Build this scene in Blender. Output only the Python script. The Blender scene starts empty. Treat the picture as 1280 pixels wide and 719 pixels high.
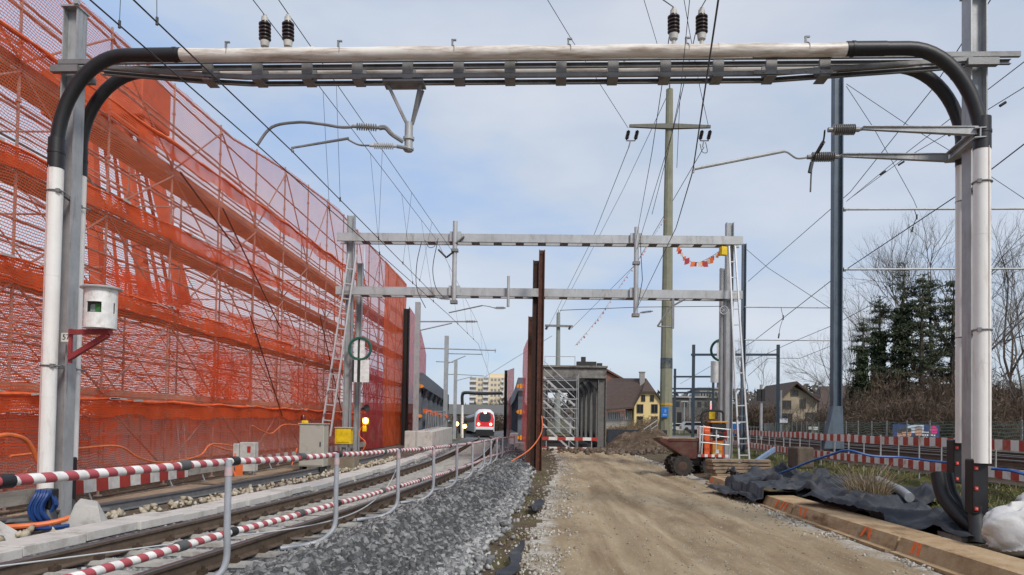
import bpy, math, random
import numpy as np
from mathutils import Vector, Matrix

R_ = math.radians
scene = bpy.context.scene
COL = scene.collection
rng = np.random.default_rng(7)
random.seed(7)

# ---------------------------------------------------------------- camera
F, CX, CY, HC = 900.0, 640.0, 504.0, 1.65          # focal length / principal point in photo pixels
PITCH, ROLL, YAW = R_(1.5), R_(0.95), R_(-1.61566)
fw = Vector((math.sin(YAW)*math.cos(PITCH), math.cos(YAW)*math.cos(PITCH), math.sin(PITCH)))
r0 = fw.cross(Vector((0, 0, 1))).normalized()
u0 = r0.cross(fw)
rv = math.cos(ROLL)*r0 + math.sin(ROLL)*u0
uv = -math.sin(ROLL)*r0 + math.cos(ROLL)*u0
cam = bpy.data.cameras.new('camera')
camo = bpy.data.objects.new('camera', cam)
COL.objects.link(camo)
M3 = Matrix((rv, uv, -fw)).transposed()
camo.matrix_world = Matrix.Translation((0, 0, HC)) @ M3.to_4x4()
cam.sensor_fit = 'HORIZONTAL'; cam.sensor_width = 36.0
cam.lens = 36.0*F/1280.0
cam.shift_y = (CY-359.5)/1280.0
cam.clip_start = 0.05; cam.clip_end = 6000
scene.camera = camo

def A(px, py, Y):
    """point seen at a photo pixel, at forward distance Y (surveying helper)"""
    px = float(px); py = float(py); Y = float(Y)
    d = (px-CX)/F*rv - (py-CY)/F*uv + fw
    return Vector((0, 0, HC)) + d*(Y/d.y)

# ---------------------------------------------------------------- sky and sun
SUN_EL, SUN_AZ = R_(42), R_(150)     # azimuth measured clockwise from +Y (forward)
world = bpy.data.worlds.new('World'); scene.world = world; world.use_nodes = True
nt = world.node_tree; nt.nodes.clear()
def N(t, **k):
    n = nt.nodes.new(t)
    for a, b in k.items(): setattr(n, a, b)
    return n
out = N('ShaderNodeOutputWorld'); bg = N('ShaderNodeBackground'); bg.inputs['Strength'].default_value = 0.082
sky = N('ShaderNodeTexSky', sky_type='NISHITA', sun_disc=False, sun_elevation=SUN_EL, sun_rotation=SUN_AZ)
sky.air_density = 1.0; sky.dust_density = 1.0; sky.ozone_density = 1.5
tc = N('ShaderNodeTexCoord'); mp = N('ShaderNodeMapping')
mp.inputs['Scale'].default_value = (1.0, 1.0, 2.6)
mp.inputs['Rotation'].default_value = (0.0, 0.35, 0.0)
n1 = N('ShaderNodeTexNoise'); n1.inputs['Scale'].default_value = 2.1; n1.inputs['Detail'].default_value = 6; n1.inputs['Roughness'].default_value = .5
r1 = N('ShaderNodeValToRGB'); r1.color_ramp.elements[0].position = .34; r1.color_ramp.elements[1].position = .66
r1.color_ramp.elements[0].color = (.78,)*3+(1,); r1.color_ramp.elements[1].color = (.97,)*3+(1,)
mx = N('ShaderNodeMix', data_type='RGBA')
n2 = N('ShaderNodeTexNoise'); n2.inputs['Scale'].default_value = 3.0; n2.inputs['Detail'].default_value = 5
r2 = N('ShaderNodeValToRGB'); r2.color_ramp.elements[0].position = .3; r2.color_ramp.elements[1].position = .7
r2.color_ramp.elements[0].color = (2.9, 3.9, 5.7, 1); r2.color_ramp.elements[1].color = (4.9, 5.15, 5.7, 1); em_ = r2.color_ramp.elements.new(.47); em_.color = (4.05, 4.55, 5.35, 1)
L = nt.links.new
L(tc.outputs['Generated'], mp.inputs['Vector']); L(mp.outputs[0], n1.inputs['Vector']); L(mp.outputs[0], n2.inputs['Vector'])
L(n1.outputs[0], r1.inputs[0]); L(n2.outputs[0], r2.inputs[0])
L(r1.outputs[0], mx.inputs[0]); L(sky.outputs[0], mx.inputs[6]); L(r2.outputs[0], mx.inputs[7])
L(mx.outputs[2], bg.inputs['Color']); L(bg.outputs[0], out.inputs['Surface'])

sun = bpy.data.lights.new('sun', 'SUN'); sun.energy = 1.45; sun.angle = R_(14); sun.color = (1, .95, .87)
suno = bpy.data.objects.new('sun', sun); COL.objects.link(suno)
sd = Vector((math.sin(SUN_AZ)*math.cos(SUN_EL), math.cos(SUN_AZ)*math.cos(SUN_EL), math.sin(SUN_EL)))
suno.rotation_euler = sd.to_track_quat('Z', 'Y').to_euler()
vs = scene.view_settings
vs.view_transform = 'Standard'; vs.look = 'None'; vs.gamma = 1; vs.use_curve_mapping = False; vs.exposure = 0.85
scene.cycles.transparent_max_bounces = 24
scene.cycles.max_bounces = 6

# ---------------------------------------------------------------- numeric helpers
def vnoise(x, y, seed=0):
    x = np.asarray(x, float); y = np.asarray(y, float)
    xi = np.floor(x).astype(np.int64); yi = np.floor(y).astype(np.int64)
    xf = x-xi; yf = y-yi
    def h(a, b):
        n = (a*374761393 + b*668265263 + seed*974711) & 0xffffffff
        n = ((n ^ (n >> 13))*1274126177) & 0xffffffff
        return ((n ^ (n >> 16)) & 0xffff)/65535.0
    u = xf*xf*(3-2*xf); w = yf*yf*(3-2*yf)
    return (h(xi, yi)*(1-u)+h(xi+1, yi)*u)*(1-w)+(h(xi, yi+1)*(1-u)+h(xi+1, yi+1)*u)*w
def fbm(x, y, o=4, seed=0):
    s = 0; a = .5
    for i in range(o):
        s = s+a*vnoise(np.asarray(x)*2**i+17.3*i, np.asarray(y)*2**i-9.1*i, seed+i); a *= .5
    return s/(1-.5**o)
def sstep(a, b, x):
    t = np.clip((np.asarray(x, float)-a)/(b-a), 0, 1); return t*t*(3-2*t)

_ty = np.arange(-40, 400, .5)
_tx = np.interp(_ty, [-40, 0, 4, 8, 12, 16, 20, 26, 32, 44, 60, 80, 102, 140, 200, 400],
                [-9.6, -5.0, -4.5, -4.0, -3.52, -3.17, -2.95, -2.8, -2.85, -3.2, -3.9, -5.1, -6.7, -10.5, -19, -50])
_k = np.exp(-.5*(np.arange(-12, 13)*.5/2.2)**2); _k /= _k.sum()
_tx = np.convolve(np.pad(_tx, 12, mode='edge'), _k, 'valid')
def XC(y): return np.interp(y, _ty, _tx)                       # centre of the left track
def ZR(y): return np.interp(y, [-50, 52, 102, 200, 400], [.25, .25, -.42, -1.2, -3])   # its rail head
def FOOT(y): return np.interp(y, [0, 7.7, 10.4, 16, 24, 40, 60], [-1.1, -.87, -.72, -.42, -.24, -.3, -.6])
def BEND(y): return np.interp(y, [24, 34, 44, 56, 70, 100, 140], [0, .5, 1.7, 4.0, 7.2, 15.5, 27])   # the right tracks curve away to the right
def ROADL(y): return np.interp(y, [0, 7.8, 20.8, 29, 40, 60], [-.5, -.1, .6, 1.15, 1.2, 1.2])
def ROADR(y): return np.interp(y, [0, 8, 13, 20, 28, 40], [4.75, 4.72, 4.75, 5.1, 5.4, 5.6])

def GZ(x, y):
    """terrain height"""
    x = np.asarray(x, float); y = np.asarray(y, float)
    xc = XC(y); zr = ZR(y)
    z = (fbm(x*1.2, y*1.2, 4, 3)-.5)*.06
    # dirt road: wheel ruts
    c = .5*(ROADL(y)+ROADR(y))
    m = sstep(ROADL(y)-.2, ROADL(y)+.5, x)*(1-sstep(ROADR(y)-.4, ROADR(y)+.1, x))*(1-sstep(38, 41, y))
    wob = (fbm(y*.25, y*0+3, 2, 8)-.5)*.5
    rut = 0
    for o in (-1.15, -.25, .75, 1.5):
        rut = rut-np.exp(-((x-c-o-wob)/.17)**2)*(.035+.045*fbm(y*.6, y*0+o*7, 3, 21))+np.exp(-((x-c-o-wob-.3)/.12)**2)*.03*fbm(y*.9, y*0+o*3, 3, 23)
    z = z*(1-.6*m)+m*(rut+.012*(fbm(x*6, y*3, 3, 11)-.5)-.01)
    # soil strip sits slightly lower than the road edge
    z = z-.03*sstep(-.15, .25, x-FOOT(y))*(1-sstep(-.3, .1, x-ROADL(y)))
    # track formation
    sh = FOOT(y)
    crest = xc+2.05
    prof = np.interp((x-xc), [-99, -3.6, -2.6, -1.3, 0, 1.3, 1.6, 2.05], [-.25, -.22, -.20, -.215, -.215, -.205, -.12, .04])
    zt = zr+prof
    slope = np.clip((x-crest)/(np.maximum(sh-crest, .3)), 0, 1)
    zslope = (zr+.04)*(1-slope)**1.15
    zform = np.where(x < crest, zt, zslope)
    wgt = (1-sstep(-.05, .1, x-sh))
    z = z*(1-wgt*.75)+zform*wgt
    z = np.where(x < xc-3.0, z*1.0, z)
    # right bank
    xb = x-BEND(y); b = np.interp(xb, [5.0, 5.6, 7.5, 9.2, 9.9, 10.6, 15.5, 17.5, 40, 80], [0, .1, .2, .3, .48, .72, .74, .6, .4, .3])
    z = z+b+sstep(6, 7, xb)*(1-sstep(10, 10.6, xb))*(fbm(x*2.1, y*2.1, 4, 31)-.5)*.22
    # end of the road: broken lip, lower ground by the old bridge
    low = sstep(41.5, 44.5, y+(fbm(x*.8, x*0, 2, 5)-.5)*2)*(1-sstep(9.5, 11.5, x))*sstep(-.4, .8, x)
    z = z-.22*low+sstep(38, 41, y)*(1-sstep(43, 45, y))*sstep(-.2, .8, x)*(1-sstep(9.5, 11, x))*.22*(fbm(x*1.1, y*1.1, 4, 51)-.1)
    far = sstep(150, 420, y)*fbm(x/160, y/160, 3, 77)*26*sstep(-.2, .55, np.asarray(x)/np.maximum(y, 1))
    return z+far

# ---------------------------------------------------------------- materials
MATS = {}
def mat(name, col, rough=.6, metal=0.0, var=.25, scale=6.0, bump=0.0, bscale=40.0, streak=None, dirt=None, emit=None, spec=.5, aniso=(1,1,1), trans=0):
    if name in MATS: return MATS[name]
    m = bpy.data.materials.new(name); m.use_nodes = True; t = m.node_tree; t.nodes.clear()
    def nn(ty, **k):
        n = t.nodes.new(ty)
        for a, b in k.items(): setattr(n, a, b)
        return n
    o = nn('ShaderNodeOutputMaterial'); p = nn('ShaderNodeBsdfPrincipled')
    p.inputs['Roughness'].default_value = rough; p.inputs['Metallic'].default_value = metal
    p.inputs['Specular IOR Level'].default_value = spec
    c = Vector(col)
    tcn = nn('ShaderNodeTexCoord'); mpn = nn('ShaderNodeMapping'); mpn.inputs['Scale'].default_value = aniso
    t.links.new(tcn.outputs['Object'], mpn.inputs[0])
    no = nn('ShaderNodeTexNoise'); no.inputs['Scale'].default_value = scale; no.inputs['Detail'].default_value = 8; no.inputs['Roughness'].default_value = .65
    t.links.new(mpn.outputs[0], no.inputs[0])
    rp = nn('ShaderNodeValToRGB'); e = rp.color_ramp.elements
    e[0].position = .28; e[1].position = .72
    e[0].color = tuple(np.clip(c*(1-var), 0, 1))+(1,); e[1].color = tuple(np.clip(c*(1+var), 0, 1))+(1,)
    t.links.new(no.outputs[0], rp.inputs[0]); last = rp.outputs[0]
    if dirt:                                        # (colour, amount, scale): stains with a shape of their own
        n2 = nn('ShaderNodeTexNoise'); n2.inputs['Scale'].default_value = dirt[2]; n2.inputs['Detail'].default_value = 7; n2.inputs['Roughness'].default_value = .7
        m2 = nn('ShaderNodeMapping'); m2.inputs['Scale'].default_value = streak or (1, 1, 1)
        t.links.new(tcn.outputs['Object'], m2.inputs[0]); t.links.new(m2.outputs[0], n2.inputs[0])
        rr = nn('ShaderNodeMapRange'); rr.inputs[1].default_value = .62-dirt[1]*.25; rr.inputs[2].default_value = .78-dirt[1]*.2
        t.links.new(n2.outputs[0], rr.inputs[0])
        mixn = nn('ShaderNodeMix', data_type='RGBA'); mixn.inputs[7].default_value = tuple(dirt[0])+(1,)
        t.links.new(rr.outputs[0], mixn.inputs[0]); t.links.new(last, mixn.inputs[6]); last = mixn.outputs[2]
    t.links.new(last, p.inputs['Base Color'])
    if bump:
        nb = nn('ShaderNodeTexNoise'); nb.inputs['Scale'].default_value = bscale; nb.inputs['Detail'].default_value = 6
        t.links.new(mpn.outputs[0], nb.inputs[0])
        b = nn('ShaderNodeBump'); b.inputs['Strength'].default_value = bump; b.inputs['Distance'].default_value = .02
        t.links.new(nb.outputs[0], b.inputs['Height']); t.links.new(b.outputs[0], p.inputs['Normal'])
    if emit:
        p.inputs['Emission Color'].default_value = tuple(emit[0])+(1,); p.inputs['Emission Strength'].default_value = emit[1]
    t.links.new(p.outputs[0], o.inputs[0])
    MATS[name] = m; return m

def stripe_mat(name, ca, cb, period, kx=0, ky=1, kz=.6):
    m = mat(name, ca, .45); t = m.node_tree
    p = [n for n in t.nodes if n.type == 'BSDF_PRINCIPLED'][0]
    tcn = [n for n in t.nodes if n.type == 'TEX_COORD'][0]
    d = t.nodes.new('ShaderNodeVectorMath'); d.operation = 'DOT_PRODUCT'; d.inputs[1].default_value = (kx/period, ky/period, kz/period)
    fr = t.nodes.new('ShaderNodeMath'); fr.operation = 'FRACT'
    gt = t.nodes.new('ShaderNodeMath'); gt.operation = 'GREATER_THAN'; gt.inputs[1].default_value = .5
    t.links.new(tcn.outputs['Object'], d.inputs[0]); t.links.new(d.outputs['Value'], fr.inputs[0]); t.links.new(fr.outputs[0], gt.inputs[0])
    src = p.inputs['Base Color'].links[0].from_socket
    ns = [n for n in t.nodes if n.type == 'TEX_NOISE'][0]
    rp = t.nodes.new('ShaderNodeValToRGB'); e = rp.color_ramp.elements; e[0].position = .25; e[1].position = .75
    e[0].color = tuple(np.array(cb)*.72)+(1,); e[1].color = tuple(np.clip(np.array(cb)*1.12, 0, 1))+(1,)
    t.links.new(ns.outputs[0], rp.inputs[0])
    mixn = t.nodes.new('ShaderNodeMix'); mixn.data_type = 'RGBA'
    t.links.new(gt.outputs[0], mixn.inputs[0]); t.links.new(src, mixn.inputs[6]); t.links.new(rp.outputs[0], mixn.inputs[7])
    t.links.new(mixn.outputs[2], p.inputs['Base Color'])
    return m

def net_mat(name, col, thread, cy=.062, cz=.05, dens=0.0):
    """woven debris net: threads with real gaps; col = plastic colour"""
    m = bpy.data.materials.new(name); m.use_nodes = True; t = m.node_tree; t.nodes.clear()
    def nn(ty, **k):
        n = t.nodes.new(ty)
        for a, b in k.items(): setattr(n, a, b)
        return n
    lk = t.links.new
    tcn = nn('ShaderNodeTexCoord'); sp = nn('ShaderNodeSeparateXYZ'); lk(tcn.outputs['Object'], sp.inputs[0])
    def mth(op, a, b=None):
        n = nn('ShaderNodeMath', operation=op)
        for i, v in enumerate((a, b)):
            if v is None: continue
            if isinstance(v, (int, float)): n.inputs[i].default_value = v
            else: lk(v, n.inputs[i])
        return n.outputs[0]
    nz = nn('ShaderNodeTexNoise'); nz.inputs['Scale'].default_value = .9; nz.inputs['Detail'].default_value = 3; lk(tcn.outputs['Object'], nz.inputs[0])
    wz = mth('MULTIPLY', nz.outputs[0], .25)
    v = mth('DIVIDE', mth('ADD', sp.outputs['Z'], wz), cz)
    row = mth('FLOOR', v)
    off = mth('MULTIPLY', mth('MODULO', row, 2.0), .5)
    yy = mth('ADD', sp.outputs['Y'], sp.outputs['X'])
    u = mth('ADD', mth('DIVIDE', yy, cy), off)
    fu = mth('LESS_THAN', mth('FRACT', u), thread*.7); fv = mth('LESS_THAN', mth('FRACT', v), thread*1.35)
    a = mth('MAXIMUM', fu, fv)
    if dens: a = mth('MAXIMUM', a, dens)
    p = nn('ShaderNodeBsdfPrincipled'); p.inputs['Roughness'].default_value = .6
    no = nn('ShaderNodeTexNoise'); no.inputs['Scale'].default_value = 1.6; no.inputs['Detail'].default_value = 6; lk(tcn.outputs['Object'], no.inputs[0])
    rp = nn('ShaderNodeValToRGB'); e = rp.color_ramp.elements; e[0].position = .3; e[1].position = .7
    e[0].color = tuple(np.array(col)*.75)+(1,); e[1].color = tuple(np.clip(np.array(col)*1.15, 0, 1))+(1,)
    lk(no.outputs[0], rp.inputs[0]); lk(rp.outputs[0], p.inputs['Base Color'])
    tl = nn('ShaderNodeBsdfTranslucent'); lk(rp.outputs[0], tl.inputs[0])
    ms = nn('ShaderNodeMixShader'); ms.inputs[0].default_value = .5; lk(p.outputs[0], ms.inputs[1]); lk(tl.outputs[0], ms.inputs[2])
    tr = nn('ShaderNodeBsdfTransparent'); mm = nn('ShaderNodeMixShader')
    lk(a, mm.inputs[0]); lk(tr.outputs[0], mm.inputs[1]); lk(ms.outputs[0], mm.inputs[2])
    o = nn('ShaderNodeOutputMaterial'); lk(mm.outputs[0], o.inputs[0])
    MATS[name] = m; return m

def tone_mat(name, cols, rough=.85):
    """stones: colour picked per stone from the 'tone' attribute"""
    m = bpy.data.materials.new(name); m.use_nodes = True; t = m.node_tree
    p = t.nodes['Principled BSDF']; p.inputs['Roughness'].default_value = rough
    a = t.nodes.new('ShaderNodeAttribute'); a.attribute_name = 'tone'
    rp = t.nodes.new('ShaderNodeValToRGB'); rp.color_ramp.interpolation = 'LINEAR'
    e = rp.color_ramp.elements
    while len(e) < len(cols): e.new(.5)
    for i, c in enumerate(cols): e[i].position = i/(len(cols)-1); e[i].color = tuple(c)+(1,)
    t.links.new(a.outputs['Fac'], rp.inputs[0])
    no = t.nodes.new('ShaderNodeTexNoise'); no.inputs['Scale'].default_value = 60; no.inputs['Detail'].default_value = 3
    tcn = t.nodes.new('ShaderNodeTexCoord'); t.links.new(tcn.outputs['Object'], no.inputs[0])
    mr = t.nodes.new('ShaderNodeMapRange'); mr.inputs[3].default_value = .7; mr.inputs[4].default_value = 1.25; t.links.new(no.outputs[0], mr.inputs[0])
    mu = t.nodes.new('ShaderNodeMix'); mu.data_type = 'RGBA'; mu.blend_type = 'MULTIPLY'; mu.inputs[0].default_value = 1
    t.links.new(rp.outputs[0], mu.inputs[6]); t.links.new(mr.outputs[0], mu.inputs[7]); t.links.new(mu.outputs[2], p.inputs['Base Color'])
    MATS[name] = m; return m

GALV = mat('galvanised_steel', (.36, .37, .38), .5, .25, .18, 3, .15, 60, dirt=((.22, .2, .18), .35, 1.5), streak=(6, 6, .7))
GALVD = mat('shaded_weathered_steel', (.22, .22, .225), .55, .25, .2, 3, .15, 60, dirt=((.13, .12, .11), .5, 1.2), streak=(2, 2, 2))  # darker galvanised copy, stained; shade under near gantry beams is in its colour
ALU = mat('aluminium', (.55, .56, .57), .42, .35, .1, 8)
PIPE = mat('white_duct_plastic', (.78, .76, .73), .4, 0, .05, 3, dirt=((.5, .44, .38), .3, 1.4), streak=(2.5, 2.5, .5))
PIPEH = mat('grimy_white_duct', (.74, .69, .63), .45, 0, .08, 3, dirt=((.36, .28, .22), .62, 2.6), streak=(.5, 4, 4))
BLACK = mat('black_rubber', (.012, .012, .014), .45, 0, .3, 10, .1, 80)
BLACKM = mat('black_matt', (.02, .02, .022), .8)
WIRE = mat('wire_metal', (.05, .05, .055), .5, .4)
CERA = mat('brown_ceramic', (.035, .022, .022), .25)
GINS = mat('grey_ceramic', (.2, .19, .18), .35)
RED = mat('red_paint', (.42, .03, .025), .5)
REDM = mat('dark_red_paint', (.28, .035, .04), .5)
WHITE = mat('white_paint', (.75, .74, .72), .5, dirt=((.45, .4, .34), .3, 4))
ORANGE = mat('orange_paint', (.75, .13, .02), .5)
ORCABLE = mat('orange_cable', (.72, .17, .05), .5)
BLUE = mat('blue_plastic', (.012, .05, .19), .5)
YEL = mat('yellow_paint', (.75, .5, .01), .45)
CONC = mat('concrete', (.42, .41, .39), .9, 0, .15, 4, .3, 60, dirt=((.22, .2, .18), .4, 2.2))
CONCL = mat('pale_concrete', (.55, .53, .5), .9, 0, .14, 3, .3, 60, dirt=((.33, .3, .27), .4, 2.2))
WOOD = mat('weathered_wood', (.33, .25, .17), .85, 0, .35, 5, .3, 30, aniso=(1, .15, 1), dirt=((.13, .1, .07), .4, 3))
WOODG = mat('grey_board', (.36, .33, .29), .85, 0, .3, 5, .3, 30, aniso=(1, .15, 1), dirt=((.18, .15, .12), .4, 3))
RUST = mat('rusty_steel', (.10, .035, .02), .8, .1, .45, 5, .3, 40, dirt=((.03, .014, .012), .5, 3), streak=(4, 4, .5))
BLUEST = mat('blue_grey_painted_steel', (.085, .115, .15), .5, .1, .2, 3, dirt=((.05, .06, .07), .4, 2), streak=(4, 4, .5))
GIRD = mat('grey_painted_girder', (.12, .14, .17), .55, .1, .18, 3, dirt=((.05, .055, .06), .4, 1.5))
OLDST = mat('old_bridge_steel', (.032, .033, .035), .7, .1, .3, 3, .2, 30, dirt=((.05, .04, .035), .5, 2), streak=(3, 3, .5))
OLDL = mat('old_bridge_pale_steel', (.15, .147, .14), .7, .1, .3, 3, .2, 30, dirt=((.14, .12, .1), .5, 2), streak=(3, 3, .5))
SCAF = mat('scaffold_tube_steel', (.40, .30, .26), .6, .2, .3, 8)
DECK = mat('scaffold_deck_board', (.52, .34, .24), .8, 0, .25, 4)
GLASS = mat('dark_glass', (.02, .025, .03), .12)

# ---------------------------------------------------------------- mesh builder
class MB:
    def __init__(s): s.v = []; s.f = []; s.m = []; s.mi = 0
    def add(s, vs_, fs, mi=None):
        b = len(s.v); s.v.extend([tuple(x) for x in vs_])
        for f in fs: s.f.append(tuple(b+i for i in f)); s.m.append(s.mi if mi is None else mi)
        return s
    def hexa(s, p, mi=None):          # 8 corners: bottom 4 ccw, top 4 ccw
        return s.add(p, [(3, 2, 1, 0), (4, 5, 6, 7), (0, 1, 5, 4), (1, 2, 6, 5), (2, 3, 7, 6), (3, 0, 4, 7)], mi)
    def box(s, c, d, rz=0, mi=None, rot=None):
        c = Vector(c); M = rot if rot is not None else Matrix.Rotation(rz, 3, 'Z')
        p = []
        for z in (-1, 1):
            for x, y in ((-1, -1), (1, -1), (1, 1), (-1, 1)): p.append(c+M@Vector((x*d[0]/2, y*d[1]/2, z*d[2]/2)))
        return s.hexa(p, mi)
    def b2(s, lo, hi, mi=None):
        return s.box([(a+b)/2 for a, b in zip(lo, hi)], [abs(b-a) for a, b in zip(lo, hi)], 0, mi)
    def frame(s, p, q, up=(0, 0, 1)):
        d = (Vector(q)-Vector(p)).normalized(); up = Vector(up)
        if abs(d.dot(up)) > .99: up = Vector((1, 0, 0)) if abs(d.x) < .9 else Vector((0, 1, 0))
        a = d.cross(up).normalized(); b = a.cross(d)
        return d, a, b
    def beam(s, p, q, w, h, mi=None, up=(0, 0, 1), w2=None, h2=None):
        p = Vector(p); q = Vector(q); d, a, b = s.frame(p, q, up)
        w2 = w if w2 is None else w2; h2 = h if h2 is None else h2
        P = [p-a*w/2-b*h/2, p+a*w/2-b*h/2, p+a*w/2+b*h/2, p-a*w/2+b*h/2,
             q-a*w2/2-b*h2/2, q+a*w2/2-b*h2/2, q+a*w2/2+b*h2/2, q-a*w2/2+b*h2/2]
        return s.hexa(P, mi)
    def ibeam(s, p, q, w, h, t, mi=None, up=(0, 0, 1)):   # flanges perpendicular to 'b'
        p = Vector(p); q = Vector(q); d, a, b = s.frame(p, q, up)
        for o in (-1, 1): s.beam(p+b*o*(h-t)/2, q+b*o*(h-t)/2, w, t, mi, up)
        s.beam(p, q, t, h-2*t-.002, mi, up); return s
    def channel(s, p, q, w, h, t, side=1, mi=None, up=(0, 0, 1)):
        p = Vector(p); q = Vector(q); d, a, b = s.frame(p, q, up)
        for o in (-1, 1): s.beam(p+b*o*(h-t)/2, q+b*o*(h-t)/2, w, t, mi, up)
        s.beam(p-a*side*(w-t)/2, q-a*side*(w-t)/2, t, h-2*t-.002, mi, up); return s
    def tube(s, pts, r, n=8, mi=None, cap=True):
        pts = [Vector(p) for p in pts]; k = len(pts)
        rs = r if isinstance(r, (list, tuple)) else [r]*k
        d0 = (pts[1]-pts[0]).normalized(); up = Vector((0, 0, 1)) if abs(d0.z) < .9 else Vector((0, 1, 0))
        a = d0.cross(up).normalized(); V = []
        for i, p in enumerate(pts):
            if i == 0: d = d0
            elif i == k-1: d = (pts[i]-pts[i-1]).normalized()
            else:
                d = (pts[i+1]-pts[i]).normalized()+(pts[i]-pts[i-1]).normalized()
                d = d.normalized() if d.length > 1e-6 else d0
            a = (a-d*a.dot(d)).normalized(); b = d.cross(a)
            for j in range(n):
                t = 2*math.pi*j/n; V.append(p+(a*math.cos(t)+b*math.sin(t))*rs[i])
        Fc = [(i*n+j, i*n+(j+1) % n, (i+1)*n+(j+1) % n, (i+1)*n+j) for i in range(k-1) for j in range(n)]
        if cap: Fc += [tuple(range(n-1, -1, -1)), tuple((k-1)*n+j for j in range(n))]
        return s.add(V, Fc, mi)
    def cyl(s, p, q, r, n=12, mi=None, r2=None): return s.tube([p, q], [r, r if r2 is None else r2], n, mi)
    def lathe(s, p, q, prof, n=14, mi=None):            # prof: (t along p..q in metres, radius)
        p = Vector(p); q = Vector(q); d = (q-p).normalized()
        up = Vector((0, 0, 1)) if abs(d.z) < .9 else Vector((0, 1, 0)); a = d.cross(up).normalized(); b = d.cross(a)
        V = []; k = len(prof)
        for t, r in prof:
            for j in range(n):
                th = 2*math.pi*j/n; V.append(p+d*t+(a*math.cos(th)+b*math.sin(th))*max(r, .0005))
        Fc = [(i*n+j, i*n+(j+1) % n, (i+1)*n+(j+1) % n, (i+1)*n+j) for i in range(k-1) for j in range(n)]
        Fc += [tuple(range(n-1, -1, -1)), tuple((k-1)*n+j for j in range(n))]
        return s.add(V, Fc, mi)
    def quad(s, a, b, c, d, mi=None): return s.add([a, b, c, d], [(0, 1, 2, 3)], mi)
    def prism(s, poly, axis, lo, hi, mi=None):          # poly: 2D outline, extruded along axis 'x','y','z'
        def P(u, v, w): return {'x': (w, u, v), 'y': (u, w, v), 'z': (u, v, w)}[axis]
        n = len(poly); V = [P(u, v, lo) for u, v in poly]+[P(u, v, hi) for u, v in poly]
        Fc = [tuple(range(n-1, -1, -1)), tuple(range(n, 2*n))]+[(i, (i+1) % n, n+(i+1) % n, n+i) for i in range(n)]
        return s.add(V, Fc, mi)
    def build(s, name, mats, parent=None, smooth=False, loc=None, bevel=0):
        me = bpy.data.meshes.new(name)
        off = Vector(loc) if loc is not None else Vector((0, 0, 0))
        me.from_pydata([tuple(Vector(v)-off) for v in s.v] if loc is not None else s.v, [], s.f)
        if not isinstance(mats, (list, tuple)): mats = [mats]
        for m in mats: me.materials.append(m)
        if len(mats) > 1: me.polygons.foreach_set('material_index', s.m)
        import bmesh
        bm = bmesh.new(); bm.from_mesh(me); bmesh.ops.recalc_face_normals(bm, faces=bm.faces); bm.to_mesh(me); bm.free()
        if smooth:
            me.polygons.foreach_set('use_smooth', [True]*len(me.polygons)); me.set_sharp_from_angle(angle=R_(40))
        o = bpy.data.objects.new(name, me); COL.objects.link(o)
        if loc is not None: o.location = off
        if parent is not None:
            o.parent = parent; o.location = Vector((0, 0, 0)) - parent.location if loc is None else off - parent.location
        if bevel:
            b = o.modifiers.new('bevel', 'BEVEL'); b.width = bevel; b.segments = 2; b.limit_method = 'ANGLE'
        return o

def tag(o, label=None, cat=None, group=None, kind=None):
    if label: o['label'] = label
    if cat: o['category'] = cat
    if group: o['group'] = group
    if kind: o['kind'] = kind
    return o
def thing(name, label, cat, loc=(0, 0, 0), group=None):
    o = bpy.data.objects.new(name, None); COL.objects.link(o); o.location = loc; o.empty_display_size = .2
    return tag(o, label, cat, group)
def dup(o, loc=None, rz=None, label=None, sc=None, parent=None):
    c = o.copy(); COL.objects.link(c)
    if parent is not None: c.parent = parent
    if loc is not None: c.location = loc
    if rz is not None: c.rotation_euler[2] = rz
    if sc is not None: c.scale = sc
    if label: c['label'] = label
    for ch in list(o.children):
        if ch is not c: dup(ch, parent=c)
    return c
def raw_mesh(name, V, Fq, mats, smooth=False, mi=None, tone=None):
    """numpy arrays -> object"""
    V = np.asarray(V, np.float32); Fq = np.asarray(Fq, np.int32); k = Fq.shape[1]
    me = bpy.data.meshes.new(name); me.vertices.add(len(V)); me.vertices.foreach_set('co', V.ravel())
    me.loops.add(Fq.size); me.loops.foreach_set('vertex_index', Fq.ravel())
    me.polygons.add(len(Fq)); me.polygons.foreach_set('loop_start', np.arange(len(Fq), dtype=np.int32)*k)
    me.polygons.foreach_set('loop_total', np.full(len(Fq), k, np.int32))
    if not isinstance(mats, (list, tuple)): mats = [mats]
    for m in mats: me.materials.append(m)
    if mi is not None: me.polygons.foreach_set('material_index', np.asarray(mi, np.int32))
    if smooth: me.polygons.foreach_set('use_smooth', np.ones(len(Fq), bool))
    if tone is not None:
        at = me.attributes.new('tone', 'FLOAT', 'FACE'); at.data.foreach_set('value', np.asarray(tone, np.float32))
    me.update(); me.validate()
    o = bpy.data.objects.new(name, me); COL.objects.link(o); return o

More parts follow.
